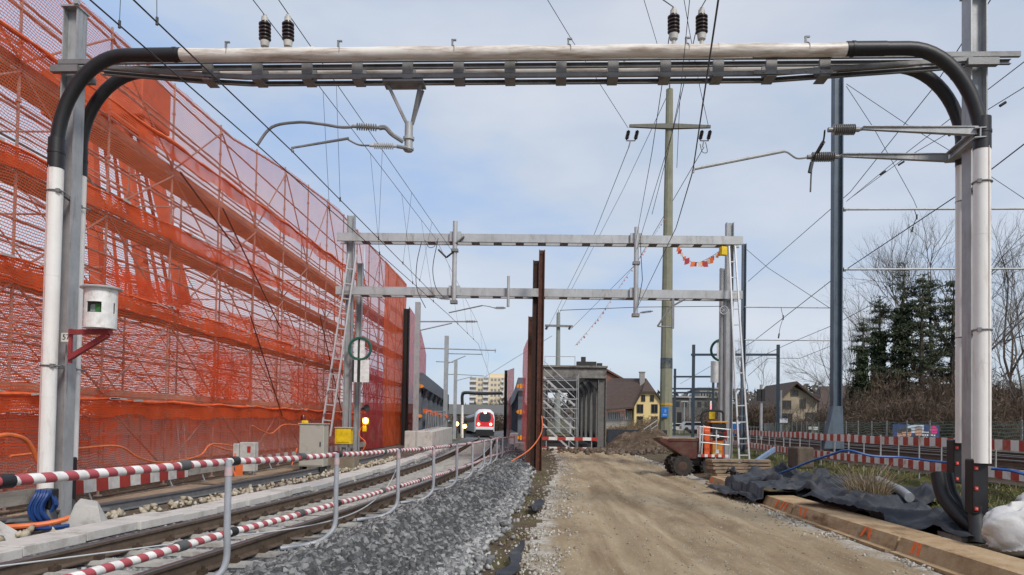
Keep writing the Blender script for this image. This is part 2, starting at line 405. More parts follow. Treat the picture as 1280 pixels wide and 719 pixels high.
def stones(name, P, size, mats, flat=.75, tone=None):
    """many angular stones in one mesh; P (n,3), size (n,)"""
    n = len(P)
    base = np.array([(x, y, z) for z in (-1, 1) for x, y in ((-1, -1), (1, -1), (1, 1), (-1, 1))], float)
    V = base[None]+rng.uniform(-.55, .55, (n, 8, 3))
    V[:, :, 2] *= flat; V *= .5
    q = rng.normal(size=(n, 4)); q /= np.linalg.norm(q, axis=1)[:, None]
    w, x, y, z = q.T
    Rm = np.stack([1-2*(y*y+z*z), 2*(x*y-z*w), 2*(x*z+y*w), 2*(x*y+z*w), 1-2*(x*x+z*z), 2*(y*z-x*w), 2*(x*z-y*w), 2*(y*z+x*w), 1-2*(x*x+y*y)], 1).reshape(n, 3, 3)
    V = np.einsum('nij,nkj->nki', Rm, V)*size[:, None, None]+P[:, None, :]
    fq = np.array([(3, 2, 1, 0), (4, 5, 6, 7), (0, 1, 5, 4), (1, 2, 6, 5), (2, 3, 7, 6), (3, 0, 4, 7)])
    Fq = (fq[None]+np.arange(n)[:, None, None]*8).reshape(-1, 4)
    if tone is None: tone = rng.uniform(0, 1, n)
    return raw_mesh(name, V.reshape(-1, 3), Fq, mats, tone=np.repeat(tone, 6))
def wirepath(p, q, sag=0, n=14):
    p = Vector(p); q = Vector(q)
    return [p.lerp(q, i/n)-Vector((0, 0, sag*4*(i/n)*(1-i/n))) for i in range(n+1)]
def smoothpath(ctrl, n=8):
    P = [Vector(c) for c in ctrl]; out_ = []
    for i in range(len(P)-1):
        p0 = P[max(i-1, 0)]; p1 = P[i]; p2 = P[i+1]; p3 = P[min(i+2, len(P)-1)]
        for k in range(n):
            t = k/n
            out_.append(.5*((2*p1)+(p2-p0)*t+(2*p0-5*p1+4*p2-p3)*t*t+(3*p1-p0-3*p2+p3)*t**3))
    out_.append(P[-1]); return out_
# ================================================================ GROUND
def grid_lines():
    xs = list(np.arange(-13, 15.01, .1))
    s = .12
    while xs[-1] < 3500: s *= 1.14; xs.append(xs[-1]+s)
    s = .12
    while xs[0] > -3500: s *= 1.14; xs.insert(0, xs[0]-s)
    ys = [-30, -20, -12, -8, -5, -3, -1.5, -.5, .5, 1.2, 1.8]
    y = 2.2
    while y < 4500: ys.append(y); y += max(.06, y*.0075) if y < 60 else y*.03
    return np.array(xs), np.array(ys)
gx, gy = grid_lines()
GX, GY = np.meshgrid(gx, gy)
Zg = GZ(GX, GY)
V = np.stack([GX, GY, Zg], -1).reshape(-1, 3)
nx, ny = len(gx), len(gy)
ii = (np.arange(ny-1)[:, None]*nx+np.arange(nx-1)[None]).ravel()
FQ = np.stack([ii, ii+1, ii+1+nx, ii+nx], 1)
cx = (GX[:-1, :-1]+GX[1:, 1:]).ravel()/2; cy = (GY[:-1, :-1]+GY[1:, 1:]).ravel()/2
nzv = (fbm(cx*2.5, cy*2.5, 4, 91)-.5)
cls = np.zeros(len(cx), int)
cls[(cx > XC(cy)-2.6) & (cx < FOOT(cy)+.05+nzv*.35)] = 1                                   # ballast
roadm = (cx > ROADL(cy)+nzv*.7) & (cx < ROADR(cy)+nzv*.15) & (cy < 41.5+nzv*3) & (cls == 0)
cls[roadm] = 2
cls[(cx >= FOOT(cy)+.05+nzv*.35) & (cx <= ROADL(cy)+nzv*.7) & (cy < 44) & (cls == 0)] = 3       # soil strip
cb = cx-BEND(cy)
cls[(cb > 7.0+nzv*1.2) & (cb < 10.3) & (cy < 70) & (cls == 0)] = 4
cls[(cb >= 10.3) & (cb < 15.6) & (cy < 130) & (cls == 0)] = 5                                 # right ballast
cls[(cx < XC(cy)-2.6) & (cx > -60) & (cy < 60) & (cls == 0)] = 6
cls[(cx < 14) & (cx > -2) & (cy < 66) & (cls == 0)] = 3
cls[(cx > 9) & (cx < 22) & (cy > 66) & (cy < 190) & (cls == 0)] = 7

def ground_mat(name, cols, scale, bump=.4, bscale=25, pebble=None, edge=None, aniso=(1, 1, 1), patch=None, rough=.95):
    m = bpy.data.materials.new(name); m.use_nodes = True; t = m.node_tree
    p = t.nodes['Principled BSDF']; p.inputs['Roughness'].default_value = rough; p.inputs['Specular IOR Level'].default_value = .25
    def nn(ty, **k):
        n = t.nodes.new(ty)
        for a, b in k.items(): setattr(n, a, b)
        return n
    lk = t.links.new
    tcn = nn('ShaderNodeTexCoord'); mpn = nn('ShaderNodeMapping'); mpn.inputs['Scale'].default_value = aniso; lk(tcn.outputs['Object'], mpn.inputs[0])
    no = nn('ShaderNodeTexNoise'); no.inputs['Scale'].default_value = scale; no.inputs['Detail'].default_value = 10; no.inputs['Roughness'].default_value = .68
    lk(mpn.outputs[0], no.inputs[0])
    rp = nn('ShaderNodeValToRGB'); e = rp.color_ramp.elements
    while len(e) < len(cols): e.new(.5)
    for i, c in enumerate(cols): e[i].position = .28+.44*i/(len(cols)-1); e[i].color = tuple(c)+(1,)
    lk(no.outputs[0], rp.inputs[0]); last = rp.outputs[0]
    def mixin(fac, col):
        nonlocal last
        mx_ = nn('ShaderNodeMix', data_type='RGBA'); lk(fac, mx_.inputs[0]); lk(last, mx_.inputs[6])
        if isinstance(col, tuple): mx_.inputs[7].default_value = col+(1,)
        else: lk(col, mx_.inputs[7])
        last = mx_.outputs[2]
    if patch:
        for pc, psc, lo, hi, pa in patch:
            pm = nn('ShaderNodeMapping'); pm.inputs['Scale'].default_value = pa; lk(tcn.outputs['Object'], pm.inputs[0])
            pn = nn('ShaderNodeTexNoise'); pn.inputs['Scale'].default_value = psc; pn.inputs['Detail'].default_value = 8; pn.inputs['Roughness'].default_value = .7
            lk(pm.outputs[0], pn.inputs[0]); mr = nn('ShaderNodeMapRange'); mr.inputs[1].default_value = lo; mr.inputs[2].default_value = hi
            lk(pn.outputs[0], mr.inputs[0]); mixin(mr.outputs[0], pc)
    if pebble:                       # (scale, colours ramp, threshold, amount)
        vo = nn('ShaderNodeTexVoronoi'); vo.inputs['Scale'].default_value = pebble[0]; lk(tcn.outputs['Object'], vo.inputs[0])
        sepc = nn('ShaderNodeSeparateColor'); lk(vo.outputs['Color'], sepc.inputs[0])
        pr = nn('ShaderNodeValToRGB'); pe = pr.color_ramp.elements
        while len(pe) < len(pebble[1]): pe.new(.5)
        for i, c in enumerate(pebble[1]): pe[i].position = i/(len(pebble[1])-1); pe[i].color = tuple(c)+(1,)
        lk(sepc.outputs[0], pr.inputs[0])
        lt = nn('ShaderNodeMath', operation='LESS_THAN'); lk(sepc.outputs[1], lt.inputs[0]); lt.inputs[1].default_value = pebble[2]
        l2 = nn('ShaderNodeMath', operation='LESS_THAN'); lk(vo.outputs['Distance'], l2.inputs[0]); l2.inputs[1].default_value = pebble[3]
        ml = nn('ShaderNodeMath', operation='MULTIPLY'); lk(lt.outputs[0], ml.inputs[0]); lk(l2.outputs[0], ml.inputs[1])
        fac = ml.outputs[0]
        if edge:
            at = nn('ShaderNodeAttribute'); at.attribute_name = 'edge'
            en = nn('ShaderNodeTexNoise'); en.inputs['Scale'].default_value = 1.7; en.inputs['Detail'].default_value = 7; lk(tcn.outputs['Object'], en.inputs[0])
            ad = nn('ShaderNodeMath', operation='ADD'); lk(at.outputs['Fac'], ad.inputs[0]); lk(en.outputs[0], ad.inputs[1])
            mr = nn('ShaderNodeMapRange'); mr.inputs[1].default_value = .95; mr.inputs[2].default_value = 1.25; lk(ad.outputs[0], mr.inputs[0])
            mixin(mr.outputs[0], pr.outputs[0])
        mixin(fac, pr.outputs[0])
    lk(last, p.inputs['Base Color'])
    nb = nn('ShaderNodeTexNoise'); nb.inputs['Scale'].default_value = bscale; nb.inputs['Detail'].default_value = 8; nb.inputs['Roughness'].default_value = .7; lk(tcn.outputs['Object'], nb.inputs[0])
    b = nn('ShaderNodeBump'); b.inputs['Strength'].default_value = bump; b.inputs['Distance'].default_value = .05
    lk(nb.outputs[0], b.inputs['Height']); lk(b.outputs[0], p.inputs['Normal'])
    MATS[name] = m; return m

pale = [(.30, .26, .21), (.5, .47, .42), (.62, .6, .57)]
ROADM = ground_mat('compacted_dirt', [(.29, .215, .13), (.39, .305, .195), (.47, .385, .265)], 1.6, .7, 22,
                   pebble=(34, pale, .13, .3), edge=True, aniso=(1, .22, 1),
                   patch=[((.24, .17, .098), 1.1, .46, .62, (1, .08, 1)), ((.23, .165, .10), .5, .52, .66, (1, .5, 1)), ((.40, .315, .2), 2.2, .56, .78, (1, .3, 1)), ((.17, .115, .065), 5.0, .66, .8, (1, .5, 1))])
BALM = ground_mat('ballast_base', [(.03, .032, .034), (.09, .093, .097), (.2, .2, .2)], 14, .9, 30, pebble=(20, [(.06, .062, .066), (.15, .155, .16), (.33, .33, .33)], 1.1, .6))
SOILM = ground_mat('brown_soil', [(.055, .038, .024), (.11, .078, .048), (.18, .135, .088)], 3.5, .8, 20, pebble=(22, pale, .06, .3),
                   patch=[((.13, .115, .045), 1.3, .5, .66, (1, .6, 1))])
GRASSM = ground_mat('rough_grass_bank', [(.06, .045, .025), (.10, .10, .03), (.17, .15, .06)], 4.5, .9, 30, patch=[((.09, .12, .025), 1.2, .5, .62, (1, .7, 1)), ((.16, .12, .07), 3.0, .58, .7, (1, 1, 1))])
RBAL = ground_mat('brown_ballast', [(.05, .045, .04), (.11, .1, .09), (.2, .185, .165)], 8, .9, 30)
LEFTM = ground_mat('site_ground', [(.07, .055, .042), (.14, .11, .08), (.22, .18, .135)], 2.0, .6, 20, pebble=(14, pale, .12, .35))
FIELDM = ground_mat('field_ground', [(.06, .06, .03), (.10, .095, .045), (.15, .13, .08)], .06, .2, 2, patch=[((.07, .055, .04), .02, .45, .6, (1, 1, 1))])
ASPH = ground_mat('asphalt', [(.10, .10, .105), (.15, .15, .155), (.2, .2, .2)], .8, .2, 40)
e = np.clip(1-np.minimum(np.abs(GX-ROADL(GY)), np.abs(GX-(ROADR(GY))))/.75, 0, 1)
edge_at = (e*.78).ravel()
for k, (nm, mt) in enumerate([('ground', FIELDM), ('ballast_bed', BALM), ('dirt_road', ROADM), ('soil', SOILM), ('grass_bank', GRASSM), ('track_embankment', RBAL), ('site_ground', LEFTM), ('town_road', ASPH)]):
    f = FQ[cls == k]
    u, inv = np.unique(f, return_inverse=True)
    o = raw_mesh(nm, V[u], inv.reshape(f.shape), mt, smooth=True)
    at = o.data.attributes.new('edge', 'FLOAT', 'POINT'); at.data.foreach_set('value', edge_at[u].astype(np.float32))
    tag(o, kind='structure')

# loose stones ---------------------------------------------------------------
BST = tone_mat('ballast_stone', [(.058, .059, .06), (.15, .152, .153), (.285, .285, .282), (.47, .463, .45)])
WST = tone_mat('pale_stone', [(.22, .18, .13), (.32, .28, .22), (.42, .39, .34), (.54, .52, .48)])
YST = tone_mat('yellow_stone', [(.34, .29, .2), (.46, .4, .3), (.55, .5, .42)])
def ysamp(n, a, b, pw=1.4):                       # denser near the camera
    u = rng.uniform(0, 1, n); return (a**(1-pw)+u*(b**(1-pw)-a**(1-pw)))**(1/(1-pw))
n = 36000
Y = ysamp(n, 2.6, 42, 1.5); x0 = XC(Y)+1.25; x1 = FOOT(Y)+.16+np.abs(rng.normal(0, .12, n))*(rng.uniform(0, 1, n) < .35)
t = rng.uniform(0, 1, n); X = x0+(x1-x0)*t+rng.normal(0, .05, n)
sz = rng.uniform(.036, .1, n)*np.clip((Y/9)**.25, .9, 1.5)*(1-.25*t)
tone = np.clip(-.04+.8*rng.uniform(0, 1, n)**1.25+.34*(sstep(.78, .98, t)+.35*(1-sstep(.08, .3, t)))*rng.uniform(.5, 1.1, n)-.12*sstep(.3, .5, t)*(1-sstep(.75, .9, t)), 0, 1)
P = np.stack([X, Y, GZ(X, Y)+.012+rng.uniform(0, .025, n)], 1)
tag(stones('ballast_stones', P, sz, BST, tone=tone), 'loose grey crushed stone heaped beside the track behind the striped railing', 'ballast', kind='stuff')
n = 15000
Y = ysamp(n, 3.0, 40, 1.4); X = XC(Y)+rng.uniform(-1.55, 1.3, n)
ph = np.mod(Y, .62)
keep = (np.abs(np.abs(X-XC(Y))-.75) > .10) & (ph > .27)
X = X[keep]; Y = Y[keep]
P = np.stack([X, Y, ZR(Y)-.222+rng.uniform(0, .018, len(X))], 1)
tag(stones('sleeper_ballast', P, rng.uniform(.03, .06, len(X)), BST, tone=rng.uniform(.35, 1, len(X))), 'dusty grey crushed stone between the sleepers of the left track', 'ballast', kind='stuff')
n = 6500
side = rng.uniform(0, 1, n) < .55
Y = ysamp(n, 4.5, 38, 1.5)
X = np.where(side, ROADL(Y)+rng.normal(.2, .26, n), ROADR(Y)-np.abs(rng.normal(.02, .22, n)))
kk = fbm(X*1.7, Y*1.1, 3, 44) > .49; X = X[kk]; Y = Y[kk]
P = np.stack([X, Y, GZ(X, Y)+.006], 1)
tag(stones('pale_gravel', P, rng.uniform(.01, .048, len(X))*rng.uniform(.5, 1, len(X))*np.clip((Y/10)**.4, .8, 1.6), WST), 'pale chalky gravel strewn along both edges of the dirt road', 'gravel', kind='stuff')
n = 1500
Y = ysamp(n, 4.5, 40, 1.3); X = rng.uniform(FOOT(Y), ROADR(Y), n)
P = np.stack([X, Y, GZ(X, Y)+.002], 1)
tag(stones('road_pebbles', P, rng.uniform(.008, .03, n)*np.clip((Y/10)**.4, .8, 1.6), WST, tone=rng.uniform(0, .45, n)), 'small pebbles pressed into the dirt road and soil', 'pebbles', kind='stuff')
n = 420
Y = rng.uniform(8, 30, n); X = XC(Y)-2.75+rng.normal(0, .16, n)
P = np.stack([X, Y, GZ(X, Y)+.03+rng.uniform(0, .05, n)], 1)
tag(stones('yellow_rubble', P, rng.uniform(.03, .095, n), YST), 'row of yellowish limestone rubble along the spare rail', 'rubble', kind='stuff')
# leaf litter and grass on the right bank
def blades(name, X, Y, h, mats, w=.012, lean=.5):
    n = len(X); Z = GZ(X, Y)-.01; a = rng.uniform(0, 2*np.pi, n); ln = rng.uniform(0, lean, n)*h; b = rng.uniform(0, 2*np.pi, n)
    V = np.zeros((n, 4, 3)); ca, sa = np.cos(a)*w, np.sin(a)*w
    V[:, 0] = np.stack([X-ca, Y-sa, Z], 1); V[:, 1] = np.stack([X+ca, Y+sa, Z], 1)
    V[:, 2] = np.stack([X+ca*.3+np.cos(b)*ln, Y+sa*.3+np.sin(b)*ln, Z+h], 1); V[:, 3] = np.stack([X-ca*.3+np.cos(b)*ln, Y-sa*.3+np.sin(b)*ln, Z+h], 1)
    return raw_mesh(name, V.reshape(-1, 3), np.arange(n*4).reshape(-1, 4), mats, tone=rng.uniform(0, 1, n))
GBL = tone_mat('grass_blade', [(.05, .055, .015), (.10, .12, .03), (.2, .18, .07), (.3, .25, .14)], .7)
n = 22000
Y = ysamp(n, 6, 45, 1.3); X = rng.uniform(6.6, 10.2, n); kk = fbm(X*.8, Y*.8, 3, 64) > .42; X = X[kk]; Y = Y[kk]
tag(blades('bank_grass', X, Y, rng.uniform(.03, .13, len(X)), GBL, lean=1.2), 'short rough grass and dead leaves on the bank below the plank barrier', 'grass', kind='stuff')
n = 2600
Y = ysamp(n, 6, 40, 1.2); X = FOOT(Y)+.1+(ROADL(Y)-FOOT(Y)-.2)*rng.uniform(0, 1, n); kk = fbm(X*1.1, Y*.6, 3, 65) > .5; X = X[kk]; Y = Y[kk]
tag(blades('strip_grass', X, Y, rng.uniform(.02, .05, len(X)), GBL, lean=1.2), 'thin mossy grass on the soil strip beside the dirt road', 'grass', kind='stuff')

# ================================================================ LEFT TRACK
ys_ = np.concatenate([np.arange(-6, 60, 1.0), np.arange(60, 150, 3.0)])
def rail_profile_sweep(mb, path, sc=1.0):
    prof = [(-.07, 0), (.07, 0), (.07, .012), (.012, .03), (.009, .125), (.034, .135), (.036, .165), (.028, .172), (-.028, .172), (-.036, .165), (-.034, .135), (-.009, .125), (-.012, .03), (-.07, .012)]
    k = len(prof); Vv = []; Ff = []
    for i, p in enumerate(path):
        d = (path[min(i+1, len(path)-1)]-path[max(i-1, 0)]).normalized(); a = Vector((d.y, -d.x, 0)).normalized()
        Vv += [p+a*u*sc+Vector((0, 0, w*sc)) for u, w in prof]
    for i in range(len(path)-1):
        for j in range(k): Ff.append((i*k+j, i*k+(j+1) % k, (i+1)*k+(j+1) % k, (i+1)*k+j))
    mis = []
    b = len(mb.v); mb.v.extend([tuple(x) for x in Vv])
    for q, f in enumerate(Ff):
        mb.f.append(tuple(b+i for i in f)); mb.m.append(1 if q % k in (6, 7, 8) else 0)
RAILM = mat('rail_side', (.12, .085, .06), .8, .1, .3, 8); RAILH = mat('rail_head', (.16, .155, .16), .38, .6, .2, 10)
tr = thing('railway_track', 'ballasted railway track with two brown rails curving away from the orange scaffold towards the train', 'railway track', (-4, 8, .1))
for s in (-1, 1):
    mb = MB(); rail_profile_sweep(mb, [Vector((XC(y)+s*.75, y, ZR(y)-.172)) for y in ys_]); mb.build('rail', [RAILM, RAILH], tr)
SLP = mat('concrete_sleeper', (.40, .385, .355), .9, 0, .2, 6, .3, 40, dirt=((.22, .19, .16), .5, 4))
pads = MB(); nsl = 0
for i, y in enumerate(np.arange(2.8, 62, .62)):
    x = XC(y); z = ZR(y)-.172
    if i < 94:
        m = MB(); m.hexa([(x-1.25, y-.13, z-.15), (x+1.25, y-.13, z-.15), (x+1.25, y+.13, z-.15), (x-1.25, y+.13, z-.15), (x-1.25, y-.10, z), (x+1.25, y-.10, z), (x+1.25, y+.10, z), (x-1.25, y+.10, z)])
        m.build('sleeper', SLP, tr)
    for s in (-1, 1):
        for o in (-1, 1):
            pads.box((x+s*.75+o*.095, y, z+.025), (.07, .10, .05)); pads.cyl((x+s*.75+o*.105, y, z+.04), (x+s*.75+o*.105, y, z+.085), .02, 6)
tag(pads.build('rail_fastening', mat('rusty_clip', (.07, .045, .03), .8, .2, .4, 20), tr), kind='stuff')
# concrete walkway strip, spare rail, boards
mb = MB()
for y in np.arange(3, 46, 1.0):
    x = XC(y+.5)-1.95; a = math.atan2(XC(y+1)-XC(y), 1)
    mb.box((x, y+.5, .075+.012*((int(y*7.3)*7) % 4)), (.46+.05*((int(y)*5) % 3), .985, .12), -a+.012*((int(y)*11) % 5-2))
tag(mb.build('cable_trough', CONCL, bevel=.01), 'pale concrete trough covers laid in a strip left of the left rail', 'cable trough')
mb = MB(); rail_profile_sweep(mb, [Vector((XC(y)-3.35, y, GZ(XC(y)-3.35, y)+.02)) for y in np.arange(9, 31, 1.5)])
tag(mb.build('spare_rail', [mat('grey_rail', (.17, .17, .175), .6, .3, .2, 6), RAILH]), 'loose grey spare rail lying between the rubble and the scaffold', 'rail')
for (x, y, l, w, lab) in [(-7.6, 13.5, 5.5, .55, 'flat brown board on the ground under the near scaffold edge'), (-7.5, 19.6, 5.5, .5, 'flat brown board on the ground below the small electric box')]:
    mb = MB(); mb.box((x, y, GZ(x, y)+.05), (w, l, .05), -.03)
    tag(mb.build('ground_board', WOOD, bevel=.006), lab, 'board', 'boards lying by the scaffold')

# ================================================================ STRIPED RAILING
RS = stripe_mat('red_white_tape', (.78, .75, .72), (.47, .085, .10), .185, 0, 1, .55)
def railpt(y, top):
    x = XC(y)+1.4 if y < 24 else np.interp(y, [24, 26.5, 29, 31.5, 36], [XC(24)+1.4, -1.36, -1.25, -1.08, -.7])
    zt = np.interp(y, [0, 6.5, 14, 24, 36], [1.27, 1.25, 1.12, 1.04, .94]); zl = np.interp(y, [0, 6.5, 14, 24, 29, 36], [.58, .59, .56, .47, .38, .3])
    return Vector((x, y, zt if top else zl))
posts = [3.95, 6.46, 8.96, 11.55, 14.0, 16.5, 19.05, 22.0, 24.5, 26.8, 29.2, 31.6, 34.0]
rl = thing('safety_railing', 'red and white striped tube railing on bent grey posts between track and ballast heap', 'railing', (-2.8, 6.5, .1))
GREYP = mat('grey_post_paint', (.36, .38, .41), .5, .15, .15, 6)
for top in (1, 0):
    mb = MB(); pth = []
    for i, y in enumerate(np.arange(1.0, 35.01, .625)):
        p = railpt(y, top); sag = -.012*math.sin(math.pi*((y-3.95) % 2.52)/2.52)
        pth.append(p+Vector((.018*(vnoise(y*.5, top*9.)-.5), 0, sag+.02*(float(vnoise(y*.4, 3.+top))-.5))))
    mb.tube(pth, .034, 10); mb.build('rail', RS, rl, smooth=True)
    for i, y in enumerate(posts):
        for dy, ln in ((.14, .10), (-.95+.3*(i % 2), .12)):
            m = MB(); p = railpt(y+dy, top); q = railpt(y+dy+ln, top); d = (q-p)
            m.tube([p-Vector((0, 0, .004)), q-Vector((0, 0, .004))], .044, 10); m.build('joint_sleeve', BLACK if dy > 0 else mat('dark_grey_tape', (.09, .09, .09), .6), rl, smooth=True)
for i, y in enumerate(posts):
    p = railpt(y, 1); x = p.x+.055
    m = MB()
    pts = smoothpath([(x, y, p.z+.015), (x, y, .7), (x+.0, y, .36), (x-.06, y-.05, .22), (x-.22, y-.12, .12), (x-.58, y-.3, .075)], 6)
    m.tube(pts, .031, 10); o = m.build('post', GREYP, rl, smooth=True)
    m = MB(); m.tube([(x, y, p.z-.13), (x, y, p.z-.05)], .036, 10); m.build('post_band', mat('pink_tape', (.5, .36, .37), .6), rl, smooth=True)
    if i < 8:
        m = MB(); m.box((x-.2, y+.25, .115), (.95, .07, .016), .12); m.build('foot_bracket', mat('rusty_bracket', (.20, .17, .14), .7, .3, .3, 10), rl)
# steel wire along the rail
mb = MB(); mb.tube(smoothpath([(-5.6, 5.0, .3), (-3.9, 7.4, .30), (-2.55, 9.0, .36), (-2.3, 11, .5), (-2.2, 12.0, .95)], 8), .008, 6)
tag(mb.build('steel_cable', ALU, smooth=True), 'thin pale steel cable slung beside the lower striped rail', 'cable')
# ================================================================ SCAFFOLD WITH DEBRIS NETS
NET = net_mat('orange_net', (.95, .155, .045), .205)
NETL = net_mat('orange_net_dense', (.95, .145, .04), .30, .06, .045)
NETS = net_mat('orange_net_solid', (.80, .13, .03), .62, .05, .05)
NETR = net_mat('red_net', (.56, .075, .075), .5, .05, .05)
NETP = net_mat('pink_red_net', (.68, .11, .095), .27, .06, .05)
FOLD = mat('folded_net', (.88, .13, .03), .7, 0, .3, 6, .5, 30)
XF, XB = -8.7, -9.75
def top_z(y): return np.interp(y, [4, 14, 20, 24, 31, 48], [9.35, 9.45, 9.6, 10.2, 10.85, 10.8])
bays = np.arange(4.0, 48.1, 2.57)
LV = [2.0, 3.9, 5.75, 7.45]
sc = thing('scaffold', 'tall tube scaffold wrapped in orange and red debris net along the left track', 'scaffold', (-9, 20, 0))
def gnd(x, y): return float(GZ(x, y))
for r, x in enumerate((XF, XB, -12.6)):
    for i, y in enumerate(bays):
        if r == 2 and i % 2: continue
        zt = top_z(y)+(.12 if r == 0 else -1.2 if r == 1 else -1.0)
        m = MB(); m.tube([(x, y, gnd(x, y)), (x, y, zt)], .027, 6)
        for z in np.arange(.9, zt, 1.0): m.cyl((x, y, z-.02), (x, y, z+.02), .05, 6)
        m.cyl((x, y, gnd(x, y)), (x, y, gnd(x, y)+.02), .09, 6)
        m.build('standard', SCAF, sc)
for x in (XF, XB, -12.6):
    for z in LV+[8.6, 9.3]:
        if x < -12 and z in (9.3,): continue
        for dz in ((0, 1.0) if z in LV else (0,)):
            m = MB(); m.tube([(x, bays[0], z+dz), (x, bays[-1], z+dz)], .024, 6); m.build('ledger', SCAF, sc)
m = MB(); m.tube([(XF, y, float(top_z(y))) for y in np.linspace(4, 48, 20)], .03, 6); m.build('top_rail', SCAF, sc)
for z in LV:
    m = MB()
    for i in range(len(bays)-1):
        for k in range(2): m.box((XF-.3-.33*k, (bays[i]+bays[i+1])/2, z+.04), (.31, bays[i+1]-bays[i]-.03, .05))
        m.box((XF-.03, (bays[i]+bays[i+1])/2, z+.12), (.03, bays[i+1]-bays[i]-.02, .13))
    m.build('deck', DECK, sc)
nbr = 0
zl = [.3]+LV+[9.4]
for i in range(len(bays)-1):
    for k in range(5):
        if nbr >= 96: break
        a, b = (bays[i], bays[i+1]) if (i+k) % 2 else (bays[i+1], bays[i])
        m = MB(); m.tube([(XF+.03, a, zl[k]+.1), (XF+.03, b, zl[k+1]-.05 if k < 4 else float(top_z(b))-.1)], .022, 6); m.build('brace', SCAF, sc); nbr += 1
for i, y in enumerate(bays):
    for z in LV:
        m = MB(); m.tube([(XF, y, z-.03), (XB if i % 2 else -12.6, y, z-.03)], .022, 6); m.build('transom', SCAF, sc)
m = MB()
for i in range(0, len(bays)-1):                      # cross bracing between the rear rows
    for k in range(1, 4):
        m.tube([(XB, bays[i], zl[k]), (-12.6, bays[i], zl[k+1])], .02, 5); m.tube([(-12.6, bays[i+1], zl[k]), (-12.6, bays[i], zl[k+1])], .02, 5)
tag(m.build('rear_brace', SCAF, sc), kind='stuff')
def net_sheet(name, y0, y1, zb, zt, mtl, x=XF+.11, amp=.05, seed=0, ny=60, nz=14, sag=0.0):
    yy = np.linspace(y0, y1, ny); tt = np.linspace(0, 1, nz)
    Yg, Tg = np.meshgrid(yy, tt); b = zb(yy) if callable(zb) else np.full(ny, zb); c = zt(yy) if callable(zt) else np.full(ny, zt)
    scal = sag*np.abs(np.sin(np.pi*(yy-bays[0])/2.57))
    Zz = b[None]+(c-b-scal)[None]*Tg
    Xx = x+amp*(fbm(Yg*.9, Zz*.9, 3, seed)-.5)*2
    Vv = np.stack([Xx, Yg, Zz], -1).reshape(-1, 3); ix = (np.arange(nz-1)[:, None]*ny+np.arange(ny-1)[None]).ravel()
    o = raw_mesh(name, Vv, np.stack([ix, ix+1, ix+1+ny, ix+ny], 1), mtl, smooth=True)
    o.parent = sc; o.location = -sc.location; return o
def nb(y): return np.interp(y, [4, 11, 22, 40], [.2, .22, .45, .25])
YR1, YR2 = 36.0, 41.0
def tag_net(o, l): o['label'] = l; return o
NETM = net_mat('orange_net_medium', (.95, .145, .04), .24, .06, .045)
for (zb, zt, mtl, sd, sg) in [(nb, 2.05, NETM, 1, .07), (2.0, 4.2, NET, 2, .05), (4.15, lambda y: 6.0+.01*y, NET, 3, .05), (lambda y: 6.05+.012*y, lambda y: 7.9+.034*(y-10), NET, 4, .06), (lambda y: 7.85+.034*(y-10), top_z, NET, 5, .0)]:
    net_sheet('debris_net', 4, YR1, zb, zt, mtl, seed=sd, sag=sg, ny=140)
net_sheet('debris_net', 4, YR1, .2, 4.0, NET, x=-10.1, amp=.12, seed=10)
net_sheet('debris_net', 4, 48, .2, lambda y: 4.3+.06*y, NETL, x=-12.9, amp=.12, seed=11)
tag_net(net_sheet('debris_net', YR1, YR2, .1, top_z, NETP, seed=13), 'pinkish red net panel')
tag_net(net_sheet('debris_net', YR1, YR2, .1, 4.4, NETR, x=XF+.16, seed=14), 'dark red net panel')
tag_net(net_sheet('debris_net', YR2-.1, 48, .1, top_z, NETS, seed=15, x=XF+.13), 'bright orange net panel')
NETB = net_mat('orange_net_doubled', (.95, .15, .035), .46, .055, .05)
for (zf, r0_, sd) in [(lambda y: 2.0, .05, 1), (lambda y: 4.17+.004*y, .028, 2), (lambda y: 5.72+.03*y*.9, .03, 3), (lambda y: 7.86+.034*(y-10), .055, 4)]:
    pts = []; rr = []
    for y in np.arange(4, YR1+.1, .3):
        s = abs(math.sin(math.pi*(y-bays[0])/2.57))
        pts.append((XF+.17+.03*(float(vnoise(y*2, sd*5.))-.5), y, zf(y)-.05*s+.03*(float(vnoise(y*1.3, sd*3.))-.5))); rr.append(r0_*.8*(.35+.9*float(vnoise(y*1.7, sd*7.))))
    m = MB(); m.tube(pts, rr, 7); m.build('net_fold', FOLD, sc, smooth=True)
    net_sheet('net_overlap', 4, YR1, lambda y, zf=zf: zf(y)-.30-.16*vnoise(y*1.5, y*0+sd), zf, NETB, x=XF+.15, amp=.04, seed=20+sd, nz=4)
rp_ = random.Random(12)
for k in range(9):
    y0 = rp_.uniform(9, 33); z0 = rp_.choice([.9, 2.1, 2.2, 4.2, 4.3, 6.1]); w_ = rp_.uniform(1.2, 4.2); h_ = rp_.uniform(.5, 1.7)
    net_sheet('net_patch', y0, y0+w_, z0, z0+h_, NETL if k % 3 else NET, x=XF+.06+.02*(k % 4), amp=.07, seed=60+k, ny=24, sag=.2)
m = MB(); rp_ = random.Random(4)
for k in range(46):
    y0 = rp_.uniform(10, 35); zc = rp_.choice([4.13+.004*y0, 5.68+.027*y0, 2.0]); a = rp_.uniform(.15, .6)
    m.beam((XF+.24, y0, zc+rp_.uniform(-.05, .03)), (XF+.24, y0+a, zc+rp_.uniform(-.05, .03)), .012, rp_.uniform(.02, .05))
tag(m.build('net_tie', mat('pale_tie_strap', (.5, .42, .38), .6), sc), kind='stuff')
